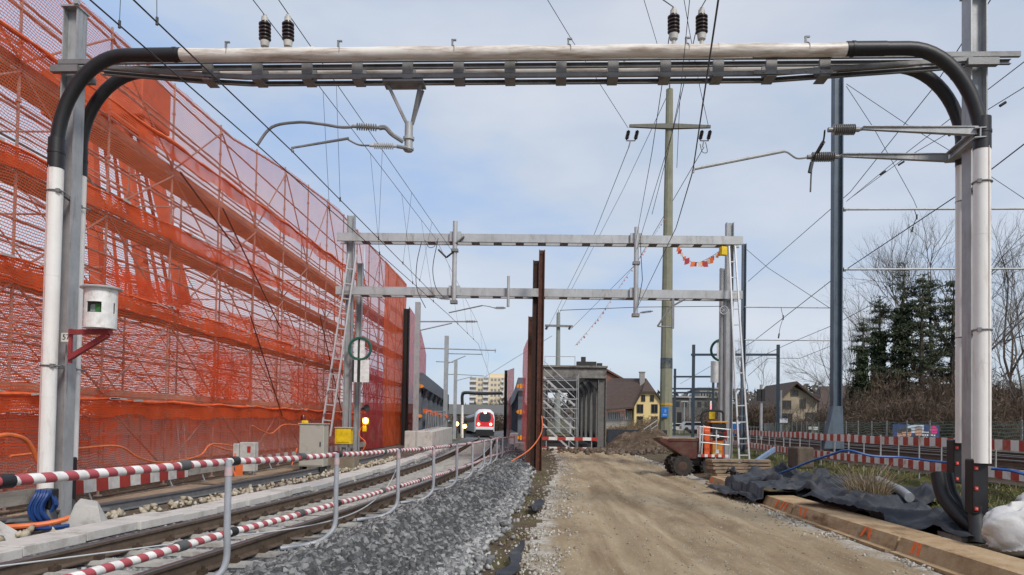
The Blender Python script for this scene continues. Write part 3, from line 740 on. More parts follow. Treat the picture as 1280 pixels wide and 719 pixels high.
# loose black straps and inclined ties in front of the net
for (a, b) in [((262, 260), (345, 410)), ((302, 395), (350, 520)), ((430, 545), (395, 395)), ((205, 215), (285, 310))]:
    Ya = 8.6*900/(665-a[0]); Yb = 8.5*900/(665-b[0]); pa = A(a[0], a[1], Ya); pb = A(b[0], b[1], Yb)
    m = MB(); m.tube([(XF+.2, pa.y, pa.z), (XF+.2, pb.y, pb.z)], .022, 6); m.build('tie_tube', mat('dark_red_tube', (.16, .035, .02), .6), sc)
# ladders of the scaffold seen through the net
for y in (18.3, 29.5):
    m = MB()
    for o in (-.17, .17): m.tube([(XF-.25, y+o, .4), (XF-.6, y+o+.4, 2.2)], .02, 6)
    for k in range(7): m.tube([(XF-.25-.05*k, y-.17+.057*k, .5+.25*k), (XF-.25-.05*k, y+.17+.057*k, .5+.25*k)], .014, 5)
    m.build('ladder', ALU, sc)
# concrete formwork panels behind the bottom net
for i, y in enumerate(np.arange(6, 40, 3.0)):
    m = MB(); m.b2((-9.62, y, .15), (-9.5, y+2.85, 1.6))
    for k in range(6): m.b2((-9.498, y+.2+.5*k, .15), (-9.45, y+.26+.5*k, 1.65))
    for z in (.5, 1.2): m.b2((-9.448, y+.05, z), (-9.41, y+2.8, z+.07))
    tag(m.build('formwork_panel', mat('formwork_ply', (.76, .64, .6), .7, 0, .15, 2)), 'ribbed formwork panel standing in the even row behind the bottom net of the scaffold', 'formwork panel', 'formwork panels behind the net')
# skirting boards under the net
segs = [(8, 12.6, WOODG), (12.65, 17.3, None), (17.35, 22.0, WOODG), (22.05, 27, 'faded'), (27.05, 32, 'faded'), (32.05, 36, WOODG)]
FAD = stripe_mat('faded_barrier_paint', (.48, .45, .41), (.36, .12, .11), .78, 0, 1, .25)
BAR = stripe_mat('barrier_paint', (.62, .6, .57), (.40, .045, .035), .78, 0, 1, .1)
for i, (a, b, mt_) in enumerate(segs):
    m = MB(); z0 = .06+.01*a*.4
    m.box((XF+.35, (a+b)/2, .28+.006*(a-8)), (.04, b-a, .24))
    m.build('skirting_board', BAR if mt_ is None else FAD if mt_ == 'faded' else mt_, sc)
    for y in (a+.8, b-.8):
        q = MB(); q.tube([(XF+.4, y, .02), (XF+.33, y-.02, .2)], .018, 6); q.box((XF+.4, y, .03), (.14, .14, .012)); q.build('base_jack', GALV, sc)
# wrapped shoring tower behind
SHO = mat('red_brown_steel', (.5, .09, .04), .6, .1, .3, 3)
st = thing('shoring_tower', 'red wrapped shoring tower with leaning legs behind the scaffold net', 'shoring tower', (-13, 24, 0))
hd = MB()
p0 = A(62, 93, 23.0); p1 = A(186, 150, 23.0)
hd.b2((p0.x, 22.6, p1.z), (p1.x, 24.4, p0.z)); hd.build('head_box', SHO, st, bevel=.05)
for px, dx in ((75, -5), (112, 5), (150, 14), (178, 22)):
    a = A(px, 150, 23); b = A(px+dx, 245, 23); m = MB(); d = (b-a); m.beam(a, a+d*2.4, .32, .32); m.build('leg', SHO, st)
for k, (px, dx) in enumerate(((95, 2), (105, 4), (128, 9), (138, 11), (160, 17), (168, 19))):
    a = A(px, 150, 23.8); b = A(px+dx, 245, 23.8); m = MB(); m.tube([a, a+(b-a)*2.4], .06, 6); m.build('strut', SHO, st)

# orange cables on the scaffold face
def cable_on_net(px, name, lab, r=.02, x=XF+.36, mtl=None, grp='orange cables hung on the scaffold'):
    pts = []
    for a, b in px:
        Y = (-x)*F/(665-a); p = A(a, b, Y); pts.append((x, p.y, p.z))
    m = MB(); m.tube(smoothpath(pts, 6), r, 7); return tag(m.build(name, mtl or ORCABLE, smooth=True), lab, 'cable', grp)
cable_on_net([(2, 570), (40, 566), (95, 560), (142, 558), (168, 572), (200, 578), (245, 570), (262, 555), (300, 560)], 'orange_cable', 'long orange cable looping over the bottom net from left mast to small electric box', .022)
cable_on_net([(312, 532), (335, 542), (352, 531), (374, 532)], 'orange_cable', 'orange cable sagging between net ties up to the yellow beacon', .02)
cable_on_net([(262, 557), (285, 563), (300, 560)], 'orange_cable', 'short orange cable end left of the small electric box', .02)
cable_on_net([(90, 640), (120, 632), (136, 622)], 'orange_cable', 'orange cable hanging under the striped skirting board', .022)
cable_on_net([(152, 622), (175, 627), (200, 612), (215, 610), (238, 622), (255, 605)], 'orange_cable', 'orange cable drooping below the grey skirting board behind the railing post', .022)
cable_on_net([(300, 610), (318, 602), (340, 594), (352, 588)], 'orange_cable', 'orange cable bundle below the small electric box', .03)
cable_on_net([(370, 560), (362, 585), (352, 592)], 'orange_cable', 'orange cable dropping beside the grey cabinet', .02)
m = MB(); m.tube(smoothpath([(-8.2, 9.6, .1), (-8.0, 10.0, .9), (-7.9, 10.4, 1.3), (-7.8, 10.9, 1.25), (-7.75, 11.2, .8), (-7.6, 11.4, .25)], 8), .035, 8)
tag(m.build('orange_hose', ORCABLE, smooth=True), 'thick orange hose arched over the boards left of the left mast', 'hose')
m = MB(); m.tube(smoothpath([(-8.4, 8.6, .25), (-7.4, 9.2, .15), (-6.5, 9.6, .18), (-6.2, 10.1, .35)], 8), .035, 8)
tag(m.build('orange_hose', ORCABLE, smooth=True), 'orange hose running over the trough covers to the left mast foot', 'hose')
# ================================================================ NEAR PORTAL GANTRY (Y about 10.4)
YG = 10.4
ga = thing('portal_gantry', 'near grey steel portal gantry carrying the thick white cable ducts across the whole view', 'portal gantry', (0, YG, 0))
def AX(px, py, off): return A(px, py, YG+off+(-.13 if px > 640 else .14)).x
XL, XR = AX(80, 350, 0), AX(1221, 350, 0)
def hmast(m, x, y, z0, z1, w=.23, dp=.23, t=.018):     # H section, flanges facing +-x
    m.beam((x-w/2+t/2, y, z0), (x-w/2+t/2, y, z1), t, dp, up=(0, 1, 0)); m.beam((x+w/2-t/2, y, z0), (x+w/2-t/2, y, z1), t, dp, up=(0, 1, 0))
    m.beam((x, y, z0), (x, y, z1), w-2*t-.002, .016, up=(0, 1, 0))
for x, zt in ((XL, 7.78), (XR, 7.86)):
    m = MB(); hmast(m, x, YG+.05, gnd(x, YG)-.3, zt); mo = m.build('mast', GALV, ga)
    q = MB(); q.box((x, YG+.05, zt+.012), (.26, .3, .024)); q.box((x+.12, YG-.1, zt+.05), (.06, .06, .06)); q.build('mast_cap', GALV, ga)
    q = MB(); q.box((x, YG+.05, gnd(x, YG)+.02), (.7, .6, .08)); q.build('base_plate', CONC, ga)
ZB = A(640, 73, YG-.12).z; YF, YK = YG-.12, YG+.09
ZC = A(640, 94, YG-.12).z
# top chords (front, back), full length with overhang
for k, y in enumerate((YF, YK)):
    m = MB(); m.channel((-7.15, y, ZB), (6.75, y, ZB), .05, .07, .008, 1 if k else -1); m.build('top_chord', GALVD, ga)
    m = MB(); zb = ZC
    pth = [(-6.6, y, ZB-.06), (-5.1, y, zb+.05), (-4.3, y, zb), (3.3, y, zb), (4.2, y, zb+.06), (6.1, y, ZB-.06)]
    for a, b in zip(pth[:-1], pth[1:]): m.channel(a, b, .05, .06, .008, 1 if k else -1)
    m.build('bottom_chord', GALVD, ga)
for i, x in enumerate(np.arange(-4.87, 4.2, .745)):
    z0_, z1_ = ZC+.034, ZB-.052; m = MB(); m.box((x, YF, (z0_+z1_)/2), (.15, .05, z1_-z0_)); m.box((x, YK, (z0_+z1_)/2), (.15, .05, z1_-z0_))
    m.box((x, (YF+YK)/2, ZC-.04), (.15, YK-YF+.06, .012)); m.build('batten_plate', GALVD, ga)
for x in (XL, XR):
    for y in (YG-.13, YG+.24): m = MB(); m.box((x, y, ZB-.11), (.42, .09, .1)); m.build('beam_seat', GALVD, ga)
m = MB(); m.box((3.62, YF-.045, ZC), (1.1, .012, .055)); m.box((3.62, YF-.045, ZB), (1.1, .012, .07))
for k in range(5):
    for z in (ZC, ZB): m.cyl((3.2+.2*k, YF-.052, z), (3.2+.2*k, YF-.07, z), .012, 6)
m.build('splice_plate', GALVD, ga)
# hanging bracket with its drop tube, in the middle of the beam
m = MB(); bx = -1.96
m.box((bx, YG+.0, ZC-.065), (.6, .28, .03))
for dx, dy in ((-.24, -.15), (.24, -.15), (.24, .25)): m.beam((bx+dx, YG+.05+dy*.5, ZC-.08), (bx+.08+dx*.15, YG+.05, 6.02), .04, .04)
m.build('hanger', GALVD, ga)
m = MB(); m.tube([(bx+.07, YG+.05, 6.05), (bx+.07, YG+.05, 5.62)], .062, 10); m.tube([(bx+.07, YG+.05, 5.83), (bx+.07, YG+.05, 5.79)], .085, 10); m.tube([(bx+.07, YG+.05, 5.67), (bx+.07, YG+.05, 5.64)], .08, 10); m.build('drop_tube', GALV, ga, smooth=True)

def insulator_prof(L, r, n, core=.35, cap=.06):
    P = [(0, r*.45), (cap, r*.45)]
    for i in range(n):
        t0 = cap+(L-2*cap)*i/n; dt = (L-2*cap)/n
        P += [(t0+.05*dt, r*core), (t0+.35*dt, r), (t0+.5*dt, r), (t0+.75*dt, r*core)]
    P += [(L-cap, r*.45), (L, r*.45)]; return P
def insulator(name, p, q, r, n, mtl, parent=None, mats=None):
    p = Vector(p); q = Vector(q); m = MB(); m.lathe(p, q, insulator_prof((q-p).length, r, n), 12); return m.build(name, mtl, parent, smooth=True)

# left cantilever arms
t = thing('cantilever_bracket', 'curved upper registration arm with grey insulator hung from the middle of the near gantry', 'catenary arm', (bx, YG, 5.8), 'arms holding the contact wires at the near gantry')
j = A(487, 165, YG+.05); insulator('insulator', A(476, 160, YG), A(440, 158, YG), .055, 9, GINS, t)
m = MB(); m.tube(smoothpath([(bx+.0, YG+.05, 5.75), A(490, 168, YG), A(482, 160, YG), A(474, 160, YG)], 5), .035, 8); m.build('elbow', GALVD, t, smooth=True)
m = MB(); m.tube(smoothpath([A(440, 159, YG), A(425, 159, YG), A(400, 155, YG), A(372, 153, YG), A(340, 159, YG), A(322, 181, YG)], 6), .022, 8); m.build('arm_tube', GALVD, t, smooth=True)
t = thing('cantilever_bracket', 'straight lower registration arm with pale insulator hung from the middle of the near gantry', 'catenary arm', (bx, YG, 5.6), 'arms holding the contact wires at the near gantry')
insulator('insulator', A(497, 183, YG), A(462, 182, YG), .05, 10, mat('pale_insulator', (.45, .45, .46), .35), t)
m = MB(); m.tube([(bx+.1, YG+.05, 5.65), A(496, 183, YG)], .03, 8); m.build('stub', GALVD, t)
m = MB(); m.tube(smoothpath([A(462, 182, YG), A(448, 181, YG), A(434, 174, YG)], 5), .014, 6); m.tube([A(436, 173, YG), A(365, 185, YG), A(366, 190, YG)], .022, 8); m.build('arm_tube', GALVD, t, smooth=True)
# right bracket: oblique cross beam on the right mast with two I-section arms
t = thing('bracket_frame', 'oblique grey cross beam clamped to the right mast with two tapered arms pointing left', 'bracket', (XR, YG, 5.7))
b0 = Vector((5.90, YG+.55, 5.62)); b1 = Vector((6.42, YG-.55, 5.98))
m = MB(); b0 = A(1187, 198, 10.9); b1 = A(1226, 165, 9.8); m.ibeam(b0, b1, .14, .14, .014); m.build('cross_beam', GALV, t)
for (a, b, ya) in [((1222, 165), (1078, 161), 9.9), ((1184, 198), (1052, 195), 10.85)]:
    p = A(*a, ya); q = A(*b, ya); m = MB(); m.beam(p, q, .08, .10, w2=.05, h2=.03); m.beam(p+Vector((0, 0, .055)), q+Vector((0, 0, .02)), .11, .012); m.build('arm', GALV, t)
    e1 = A(b[0]-4, b[1]+1, ya); e2 = A(b[0]-43, b[1]+1.5, ya)
    m = MB(); m.tube([q, e1], .025, 6); m.build('arm_clevis', GALVD, t)
    insulator('insulator', e1, e2, .075, 11, GINS, t)
t2 = thing('cantilever_bracket', 'long straight registration tube reaching left from the lower right bracket insulator', 'catenary arm', A(1008, 196, 10.85))
m = MB(); m.tube(smoothpath([A(1009, 197, 10.85), A(996, 198, 10.85), A(985, 191, 10.8), A(978, 189, 10.75)], 5), .014, 6); m.tube([A(980, 189, 10.75), A(868, 211, 10.4)], .024, 8); m.tube([A(868, 209, 10.4), A(866, 216, 10.4)], .02, 6); m.build('arm_tube', GALV, t2, smooth=True)
m = MB(); m.tube(smoothpath([A(1031, 163, 9.9), A(1028, 180, 10.2), A(1016, 200, 10.8), A(1013, 240, 10.8)], 6), .012, 6); m.tube([A(1029, 178, 10.2), A(1022, 190, 10.5)], .03, 6); m.tube([A(1015, 203, 10.8), A(1012, 216, 10.8)], .03, 6)
tag(m.build('jumper_lead', WIRE), 'dark jumper lead hanging between the two right bracket insulators', 'jumper lead')

# dark post insulators standing on the beam
for px, lab in ((331, 'dark ribbed post insulator, left one of the left pair on the near gantry beam'), (360, 'dark ribbed post insulator, right one of the left pair on the near gantry beam'), (842, 'dark ribbed post insulator, left one of the right pair on the near gantry beam'), (877, 'dark ribbed post insulator, right one of the right pair on the near gantry beam')):
    yb = 60 if px < 600 else 51; yt = 19 if px < 600 else 10
    p = A(px, yb, YG+.35); q = A(px, yt, YG+.35)
    t = thing('post_insulator', lab, 'insulator', p, 'dark post insulators on the near gantry')
    Lh = (q-p).length; r = .092; m = MB(); m.lathe(p+Vector((0, 0, Lh*.2)), q, [(0, r*.6)]+[(Lh*(.02+.11*i+d), r*k) for i in range(5) for d, k in ((0, .62), (.035, 1), (.07, 1), (.10, .62))]+[(Lh*.6, r*.6)], 14); m.build('ribbed_body', CERA, t, smooth=True)
    m = MB(); m.lathe(p, q, [(0, .035), (.02, .06), (Lh*.2, .07)], 12); m.tube([p-Vector((0, 0, .22)), p], .03, 8); m.build('foot', mat('pale_cap', (.5, .48, .44), .5), t, smooth=True)
    m = MB(); m.lathe(p, q, [(Lh*.8, .055), (Lh*.93, .05), (Lh*.94, .03), (Lh, .03)], 12); m.build('head', mat('pale_cap', (.5, .48, .44), .5), t, smooth=True)

# ---------------------------------------------------------------- cable ducts
def duct(name, lab, y, r, xl, xr, zh, zl_bot, zr_bot, rh, zel_l, zel_r, rx, rz):
    t = thing(name, lab, 'cable duct', (0, y, zh), 'white cable ducts running over the near gantry')
    m = MB(); m.tube([(xx, y, zh-.012*math.sin(math.pi*((xx-xl[1]) % 1.64)/1.64)) for xx in np.linspace(xl[1], xr[1], 60)], rh, 20)
    for xj in np.arange(xl[1]+1.9, xr[1]-.5, 2.9): m.tube([(xj, y, zh-.004), (xj+.1, y, zh-.004)], rh*1.05, 20)
    m.build('horizontal_duct', PIPEH, t, smooth=True)
    for (xv, x_in, zel, zb, sgn) in ((xl[0], xl[1], zel_l, zl_bot, 1), (xr[0], xr[1], zel_r, zr_bot, -1)):
        m = MB(); m.tube([(xv, y, zb), (xv, y, zel)], r, 20)
        m.beam((xv-sgn*.03, y-r-.0005, zb), (xv-sgn*.03, y-r-.0005, zel), .007, .008, mi=1)
        for zj in (zb+1.35, zb+3.1): m.tube([(xv, y, zj), (xv, y, zj+.012)], r*1.025, 20)
        m.build('vertical_duct', [PIPE, mat('duct_seam', (.55, .36, .34), .6)], t, smooth=True)
        pts = [(xv, y, zel-.1), (xv, y, zh-rz)]
        for k in range(1, 14):
            a = math.pi/2*k/14; pts.append((xv+sgn*rx*(1-math.cos(a)), y, zh-rz+rz*math.sin(a)))
        pts += [(xv+sgn*rx, y, zh), (x_in+sgn*.02, y, zh)]
        m = MB(); m.tube(pts, rh*1.04, 20)
        m.tube([(xv, y, zel-.02), (xv, y, zel+.42)], r*1.05, 20); m.tube([(xv, y, zel+.2), (xv, y, zel+.24)], r*1.12, 20)
        m.tube([(x_in-sgn*.5, y, zh), (x_in+sgn*.03, y, zh)], rh*1.1, 20); m.tube([(x_in-sgn*.08, y, zh), (x_in-sgn*.04, y, zh)], rh*1.18, 20)
        m.build('elbow', BLACK, t, smooth=True)
    for x in np.arange(xl[1]+.7, xr[1], 1.64):
        m = MB(); m.tube([(x, y-.004, zh)]+[(x+.012, y, zh)], rh*1.06, 20); m.box((x, y-.02, zh+rh+.03), (.025, .03, .09)); m.box((x+.02, y-.02, zh+rh+.075), (.07, .03, .02)); m.build('clamp', GALVD, t)
    return t
d1 = duct('cable_duct', 'front white cable duct on top of the gantry beam with wide black end elbows', YG-.36, .106, (AX(63, 400, -.36), AX(225, 68, -.36)), (AX(1228, 400, -.36), AX(1062, 60, -.36)), A(640, 64.5, YG-.36).z, .55, 1.2, .09, A(68, 205, YG-.36).z, A(1233, 190, YG-.36).z, 1.0, 1.4)
d2 = duct('cable_duct', 'rear white cable duct running lower inside the gantry beam with black elbows behind the masts', YG+.5, .092, (AX(94, 400, +.5), AX(200, 92, +.5)), (AX(1203, 400, +.5), AX(1046, 84, +.5)), A(640, 87, YG+.5).z, .95, 1.45, .085, A(104, 215, YG+.5).z, A(1205, 210, YG+.5).z, .98, 1.25)
# duct straps on the masts
for (zz, dirn) in ((4.88, 0), (2.35, 0)):
    m = MB(); xa_ = AX(64, 400, -.36); xb_ = AX(97, 400, +.5); m.tube([(xa_+.118*math.cos(q), YG-.36+.118*math.sin(q), zz) for q in np.linspace(0, 2*math.pi, 17)], .012, 5); m.beam((xa_+.09, YG-.46, zz), (xb_+.05, YG+.38, zz), .05, .05); m.tube([(xb_+.103*math.cos(q), YG+.5+.103*math.sin(q), zz) for q in np.linspace(0, 2*math.pi, 17)], .012, 5)
    m.build('duct_strap', GALVD, d1)
for zz in (5.02, 3.0):
    m = MB(); xa_ = AX(1228, 400, -.36); xb_ = AX(1203, 400, +.5); m.tube([(xa_+.118*math.cos(q), YG-.36+.118*math.sin(q), zz) for q in np.linspace(0, 2*math.pi, 17)], .012, 5); m.beam((xa_-.09, YG-.46, zz), (xb_-.02, YG+.38, zz), .05, .05); m.tube([(xb_+.103*math.cos(q), YG+.5+.103*math.sin(q), zz) for q in np.linspace(0, 2*math.pi, 17)], .012, 5); m.build('duct_strap', GALVD, d1)
for (px, py) in ((1205, 355), (1207, 505)):
    p = A(px, py, YG+.3); m = MB(); m.tube([p-Vector((.09, .15, 0)), p+Vector((.09, -.15, 0))], .03, 8); m.box(p+Vector((.12, -.12, 0)), (.06, .1, .09)); m.build('red_clip', RED, d1)
for o_ in (ga, d1, d2): o_.rotation_euler[2] = R_(-1.2)          # the gantry stands a little askew to the road
# black lower trunks with red locks
LOCK = mat('red_lock', (.7, .05, .03), .5, emit=None)
for k, (x, y, z0, z1, zend, dx, lab, hg) in enumerate([(AX(66, 600, -.4)+.03, YG-.4, .02, .6, 0, .25, 'black half shell duct foot with red locks below the left front white duct', .2),
                                               (AX(92, 590, +.45), YG+.45, .05, 1.0, 0, .45, 'black duct foot behind the left mast bending towards the rail', .17),
                                               (AX(1228, 600, -.38), YG-.38, .2, 1.25, 0, -.05, 'black duct foot with three red locks below the front white duct at the right mast', .21),
                                               (AX(1204, 560, +.5), YG+.5, .55, 1.5, 0, .0, 'black rectangular duct sleeve with red locks at the rear of the right mast', .24)]):
    t = thing('protective_conduit', lab, 'duct foot', (x, y, z0), 'black duct feet at the near gantry masts')
    m = MB(); m.box((x, y, (z0+.3+z1)/2), (hg, .2, z1-z0-.3)); m.build('sleeve', BLACK, t, bevel=.02)
    if k < 3:
        m = MB(); m.tube(smoothpath([(x, y, z0+.42), (x+.0, y, z0+.3), (x+dx*.35, y-.05, z0+.12), (x+dx, y-.1, z0-.08)], 6), hg*.5, 12); m.build('hose', mat('grey_black_hose', (.03, .032, .036), .5), t, smooth=True)
    for q in range(3):
        zz = z1-.12-(z1-z0-.45)*q/2.2; m = MB(); m.box((x-hg*.32, y-.105, zz), (.04, .03, .045)); m.box((x-hg*.32, y-.122, zz), (.02, .01, .018), mi=1); m.build('lock', [LOCK, mat('pale_red', (.8, .3, .25), .5)], t)
m = MB(); m.tube(smoothpath([(5.88, YG+.2, 1.02), (5.9, YG+.1, .7), (6.02, YG-.1, .42), (6.2, YG-.3, .2)], 8), .1, 12)
m.tube(smoothpath([(6.06, YG+.3, 1.0), (6.08, YG+.2, .7), (6.18, YG+.0, .42), (6.35, YG-.2, .2)], 8), .09, 12)
tag(m.build('duct_half_shell', BLACK, smooth=True), 'two black curved half shell ducts lying open left of the right mast foot', 'duct shells')
# number plate on the left mast
def text_mesh(name, body, size, mtl, parent=None, depth=.002, loc=(0, 0, 0), rot=(math.pi/2, 0, 0)):
    cu = bpy.data.curves.new(name, 'FONT'); cu.body = body; cu.size = size; cu.extrude = depth; cu.align_x = 'CENTER'; cu.align_y = 'CENTER'
    tmp = bpy.data.objects.new(name+'_src', cu); COL.objects.link(tmp)
    dg = bpy.context.evaluated_depsgraph_get(); me = bpy.data.meshes.new_from_object(tmp.evaluated_get(dg))
    bpy.data.objects.remove(tmp); me.materials.clear(); me.materials.append(mtl)
    o = bpy.data.objects.new(name, me); COL.objects.link(o); o.location = loc; o.rotation_euler = rot
    if parent is not None: o.parent = parent; o.location = Vector(loc)-parent.location
    return o
xn, yn = A(85, 425, YG-.04).x, YG-.04
t = thing('number_plate', 'small pale number plate reading 57 on the left mast below the white housing', 'number plate', (xn, yn, 2.78))
m = MB(); m.box((xn, yn-.04, 2.78), (.15, .012, .13)); m.build('plate', mat('plate_ivory', (.62, .6, .55), .5), t)
text_mesh('digits', '57', .11, BLACKM, t, loc=(xn, yn-.049, 2.78))
m = MB(); m.box((xn, yn+.02, 2.78), (.05, .1, .05)); m.build('plate_bracket', GALVD, t)
# white warning-device housing
t = thing('sensor_housing', 'white cylindrical housing with flat lid and small window on a red mast bracket', 'sensor housing', (-6.39, YG-.25, 2.9))
hx, hy = A(126, 385, YG-.25).x, YG-.25; zb = A(125, 411, hy).z; zt = A(125, 362, hy).z
m = MB(); nseg = 32; r = .215
def winring(z0, z1, gaps):
    for k in range(nseg):
        a0 = 2*math.pi*k/nseg; a1 = 2*math.pi*(k+1)/nseg; am = math.degrees((a0+a1)/2)
        if any(lo < am < hi for lo, hi in gaps): continue
        P = []
        for z in (z0, z1):
            for rr, a in ((r, a0), (r, a1), (r-.012, a1), (r-.012, a0)): P.append((hx+rr*math.cos(a), hy+rr*math.sin(a), z))
        m.hexa(P)
zw0, zw1 = zb+.19*(zt-zb)/.56+.02, zb+.36*(zt-zb)/.56
winring(zb, zw0, []); winring(zw0, zw1, [(252, 306), (348, 362)]); winring(zw1, zt, []); m.cyl((hx, hy, zb-.004), (hx, hy, zb+.02), r-.013, 24)
m.build('body', WHITE, t)
m = MB(); m.lathe((hx, hy, zt), (hx, hy, zt+.1), [(0, .27), (.015, .275), (.03, .25), (.05, .1), (.055, .001)], 28); m.build('lid', ALU, t, smooth=True)
m = MB(); m.box((hx+.01, hy, (zw0+zw1)/2), (.2, .2, .1)); m.box((hx+.03, hy-.10, (zw0+zw1)/2), (.07, .05, .12), mi=1); m.build('sensor', [mat('sensor_pale', (.5, .55, .5), .4), mat('sensor_green', (.05, .2, .05), .4)], t)
m = MB(); xb0 = XL+.29; m.beam((xb0, YG-.12, zb-.04), (hx+.16, hy, zb-.04), .07, .07); m.beam((xb0, YG-.12, zb-.42), (hx+.12, hy, zb-.08), .06, .07); m.box((xb0, YG-.1, zb-.24), (.04, .05, .5)); m.build('bracket', REDM, t)
# objects at the foot of the left mast
m = MB()
for k in range(9):
    a = k*.11; rr = .2-.008*(k % 3); pts = [(-6.86+.04*k*.5+.03*math.cos(q*.9), YG-.55+.10*math.sin(q)*0+.025*(k % 4)+rr*.55*math.cos(2*math.pi*q/20), .36+rr*1.1*math.sin(2*math.pi*q/20)+.01*(k % 3)) for q in range(21)]
    m.tube(pts, .024, 6)
tag(m.build('cable_coil', BLUE, smooth=True), 'coil of bright blue cable leaning against the foot of the left mast', 'cable coil')
m = MB(); m.tube(smoothpath([(-7.4, YG-.8, .05), (-7.0, YG-.75, .10), (-6.5, YG-.9, .12), (-6.2, YG-.85, .16)], 6), .03, 6); m.tube(smoothpath([(-7.5, YG-.75, .05), (-7.0, YG-.65, .1), (-6.6, YG-.7, .12)], 6), .03, 6)
tag(m.build('blue_cable', BLUE, smooth=True), 'blue cables lying flat on the boards at the left mast foot', 'cable')
m = MB(); m.hexa([(-6.35, YG-.75, .05), (-5.85, YG-.65, .05), (-5.95, YG-.25, .05), (-6.4, YG-.3, .05), (-6.28, YG-.62, .42), (-5.98, YG-.56, .38), (-6.12, YG-.36, .44), (-6.34, YG-.4, .48)])
tag(m.build('concrete_wedge', CONC, bevel=.015), 'tilted grey concrete wedge between the left mast foot and the left rail', 'concrete block')
m = MB(); m.hexa([(-7.6, 8.3, .0), (-6.5, 8.4, .0), (-6.5, 9.3, .0), (-7.6, 9.3, .0), (-7.5, 8.45, .3), (-6.9, 8.5, .3), (-6.85, 9.1, .3), (-7.5, 9.1, .3)])
tag(m.build('concrete_block', CONCL, bevel=.02), 'sloping pale concrete block at the left picture edge before the left mast', 'concrete block')
m = MB(); m.beam((-8.0, 9.4, .12), (-6.9, 11.6, .12), .12, .05); m.beam((-7.9, 9.0, .16), (-6.75, 10.0, .2), .04, .04)
tag(m.build('steel_angle', GALVD), 'grey steel angle lying on the boards behind the blue coil', 'steel angle')
m = MB()
m.tube([(-2.05+.33*math.cos(q*math.pi/12), 5.0+.33*math.sin(q*math.pi/12), .10+.02*math.sin(q)) for q in range(25)], .035, 8); m.tube([(-2.05+.26*math.cos(q*math.pi/12), 5.0+.26*math.sin(q*math.pi/12), .13) for q in range(25)], .035, 8)
tag(m.build('blue_hose', BLUE, smooth=True), 'blue hose ring lying on the ballast at the bottom picture edge', 'hose')

# ================================================================ MIDDLE PORTAL GANTRY (Y about 26.6)
YM = 26.6
mg = thing('portal_gantry', 'second light grey portal gantry with two stacked crossbeams, ladders leaning on its masts', 'portal gantry', (0, YM, 0))
PG = mat('light_grey_steel', (.42, .43, .44), .5, .2, .15, 2, dirt=((.28, .26, .24), .4, 1.5), streak=(3, 3, .8))
XM1, XM2 = A(434.5, 450, YM).x, A(911.5, 450, YM).x
for x, zt in ((XM1, 9.3), (XM2, 9.15)):
    m = MB(); hmast(m, x, YM+.1, -.2, zt, .27, .25, .022); m.build('mast', GALV, mg)
    m = MB(); m.box((x, YM+.1, .1), (.8, .7, .3)); m.build('footing', CONC, mg)
for zc in (8.42, 6.42):
    m = MB()
    for y in (YM-.2, YM+.26): m.channel((-7.35, y, zc), (7.6, y, zc), .1, .3, .016, -1 if y < YM else 1)
    m.build('crossbeam', PG, mg)
    for x in np.arange(-6.3, 7.4, .82): m = MB(); m.box((x, YM+.03, zc-.155), (.3, .36, .012)); m.build('tie_plate', GALVD, mg)
    for x in (-2.93, 3.70):
        m = MB(); m.box((x, YM-.3, zc+.02), (.42, .12, .36)); m.build('clamp_plate', PG, mg)
for x, z0, z1, r in ((-2.93, 6.02, 8.98, .085), (3.70, 5.62, 8.82, .085), (-.94, 5.85, 6.98, .05)):
    m = MB(); m.tube([(x, YM-.42, z0), (x, YM-.42, z1)], r, 12); m.build('drop_post', PG, mg, smooth=True)
for x, zb_ in ((-2.93, 6.0), (3.70, 5.6)):
    m = MB(); m.box((x, YM-.42, zb_), (.26, .26, .12)); m.box((x, YM-.42, zb_+1.9), (.25, .25, .1)); m.build('post_clamp', GALVD, mg)
# auxiliary masts standing close behind
for x, z0, z1, lab in ((A(448, 450, 27.35).x, -.1, 7.65, 'slim grey auxiliary mast just right of the left mast of the second gantry'), (A(902.5, 450, 27.35).x, .3, 7.6, 'slim grey auxiliary mast just left of the right mast of the second gantry')):
    m = MB(); hmast(m, x, YM+.75, z0, z1, .2, .2, .018); tag(m.build('auxiliary_mast', GALV), lab, 'mast')
# ladders
def ladder(lab, base, top, w, extra):
    t = thing('ladder', lab, 'ladder', base, 'aluminium ladders at the second gantry')
    base = Vector(base); top = Vector(top); d = (top-base); a = d.cross(Vector((0, 1, 0))).normalized()
    for s in (-1, 1):
        m = MB(); m.beam(base+a*s*w/2, top+a*s*w/2*extra, .05, .09, up=(0, 1, 0)); m.build('stile', ALU, t)
    nr = int(d.length/.55)
    for k in range(1, nr):
        p = base+d*k/nr; ww = w/2*(1+(extra-1)*k/nr); m = MB(); m.beam(p-a*ww, p+a*ww, .05, .04); m.build('rung', ALU, t)
    for k in range(3):
        f = .12+.12*k; p = base+d*f; m = MB(); ww = w/2*(1+(extra-1)*f); m.beam(p-a*ww*.9+Vector((0, -.04, 0)), p+a*ww*.9+Vector((0, -.04, 0)), .3, .01, up=(0, 0, 1)); m.build('cover_plate', GALV, t)
ladder('pale ladder leaning up to the left mast of the second gantry', A(407, 545, 25.6), A(441, 318, 26.2), .34, .8)
ladder('pale ladder leaning up to the right mast of the second gantry', A(931, 590, 25.4), A(915, 308, 26.2), .36, .6)
m = MB(); p = A(905, 388, YM-.3)
for k in range(24):
    a = 2*math.pi*k/24; b = 2*math.pi*(k+1)/24; m.tube([p+Vector((math.cos(a), 0, math.sin(a)))*.15, p+Vector((math.cos(b), 0, math.sin(b)))*.15], .02, 6)
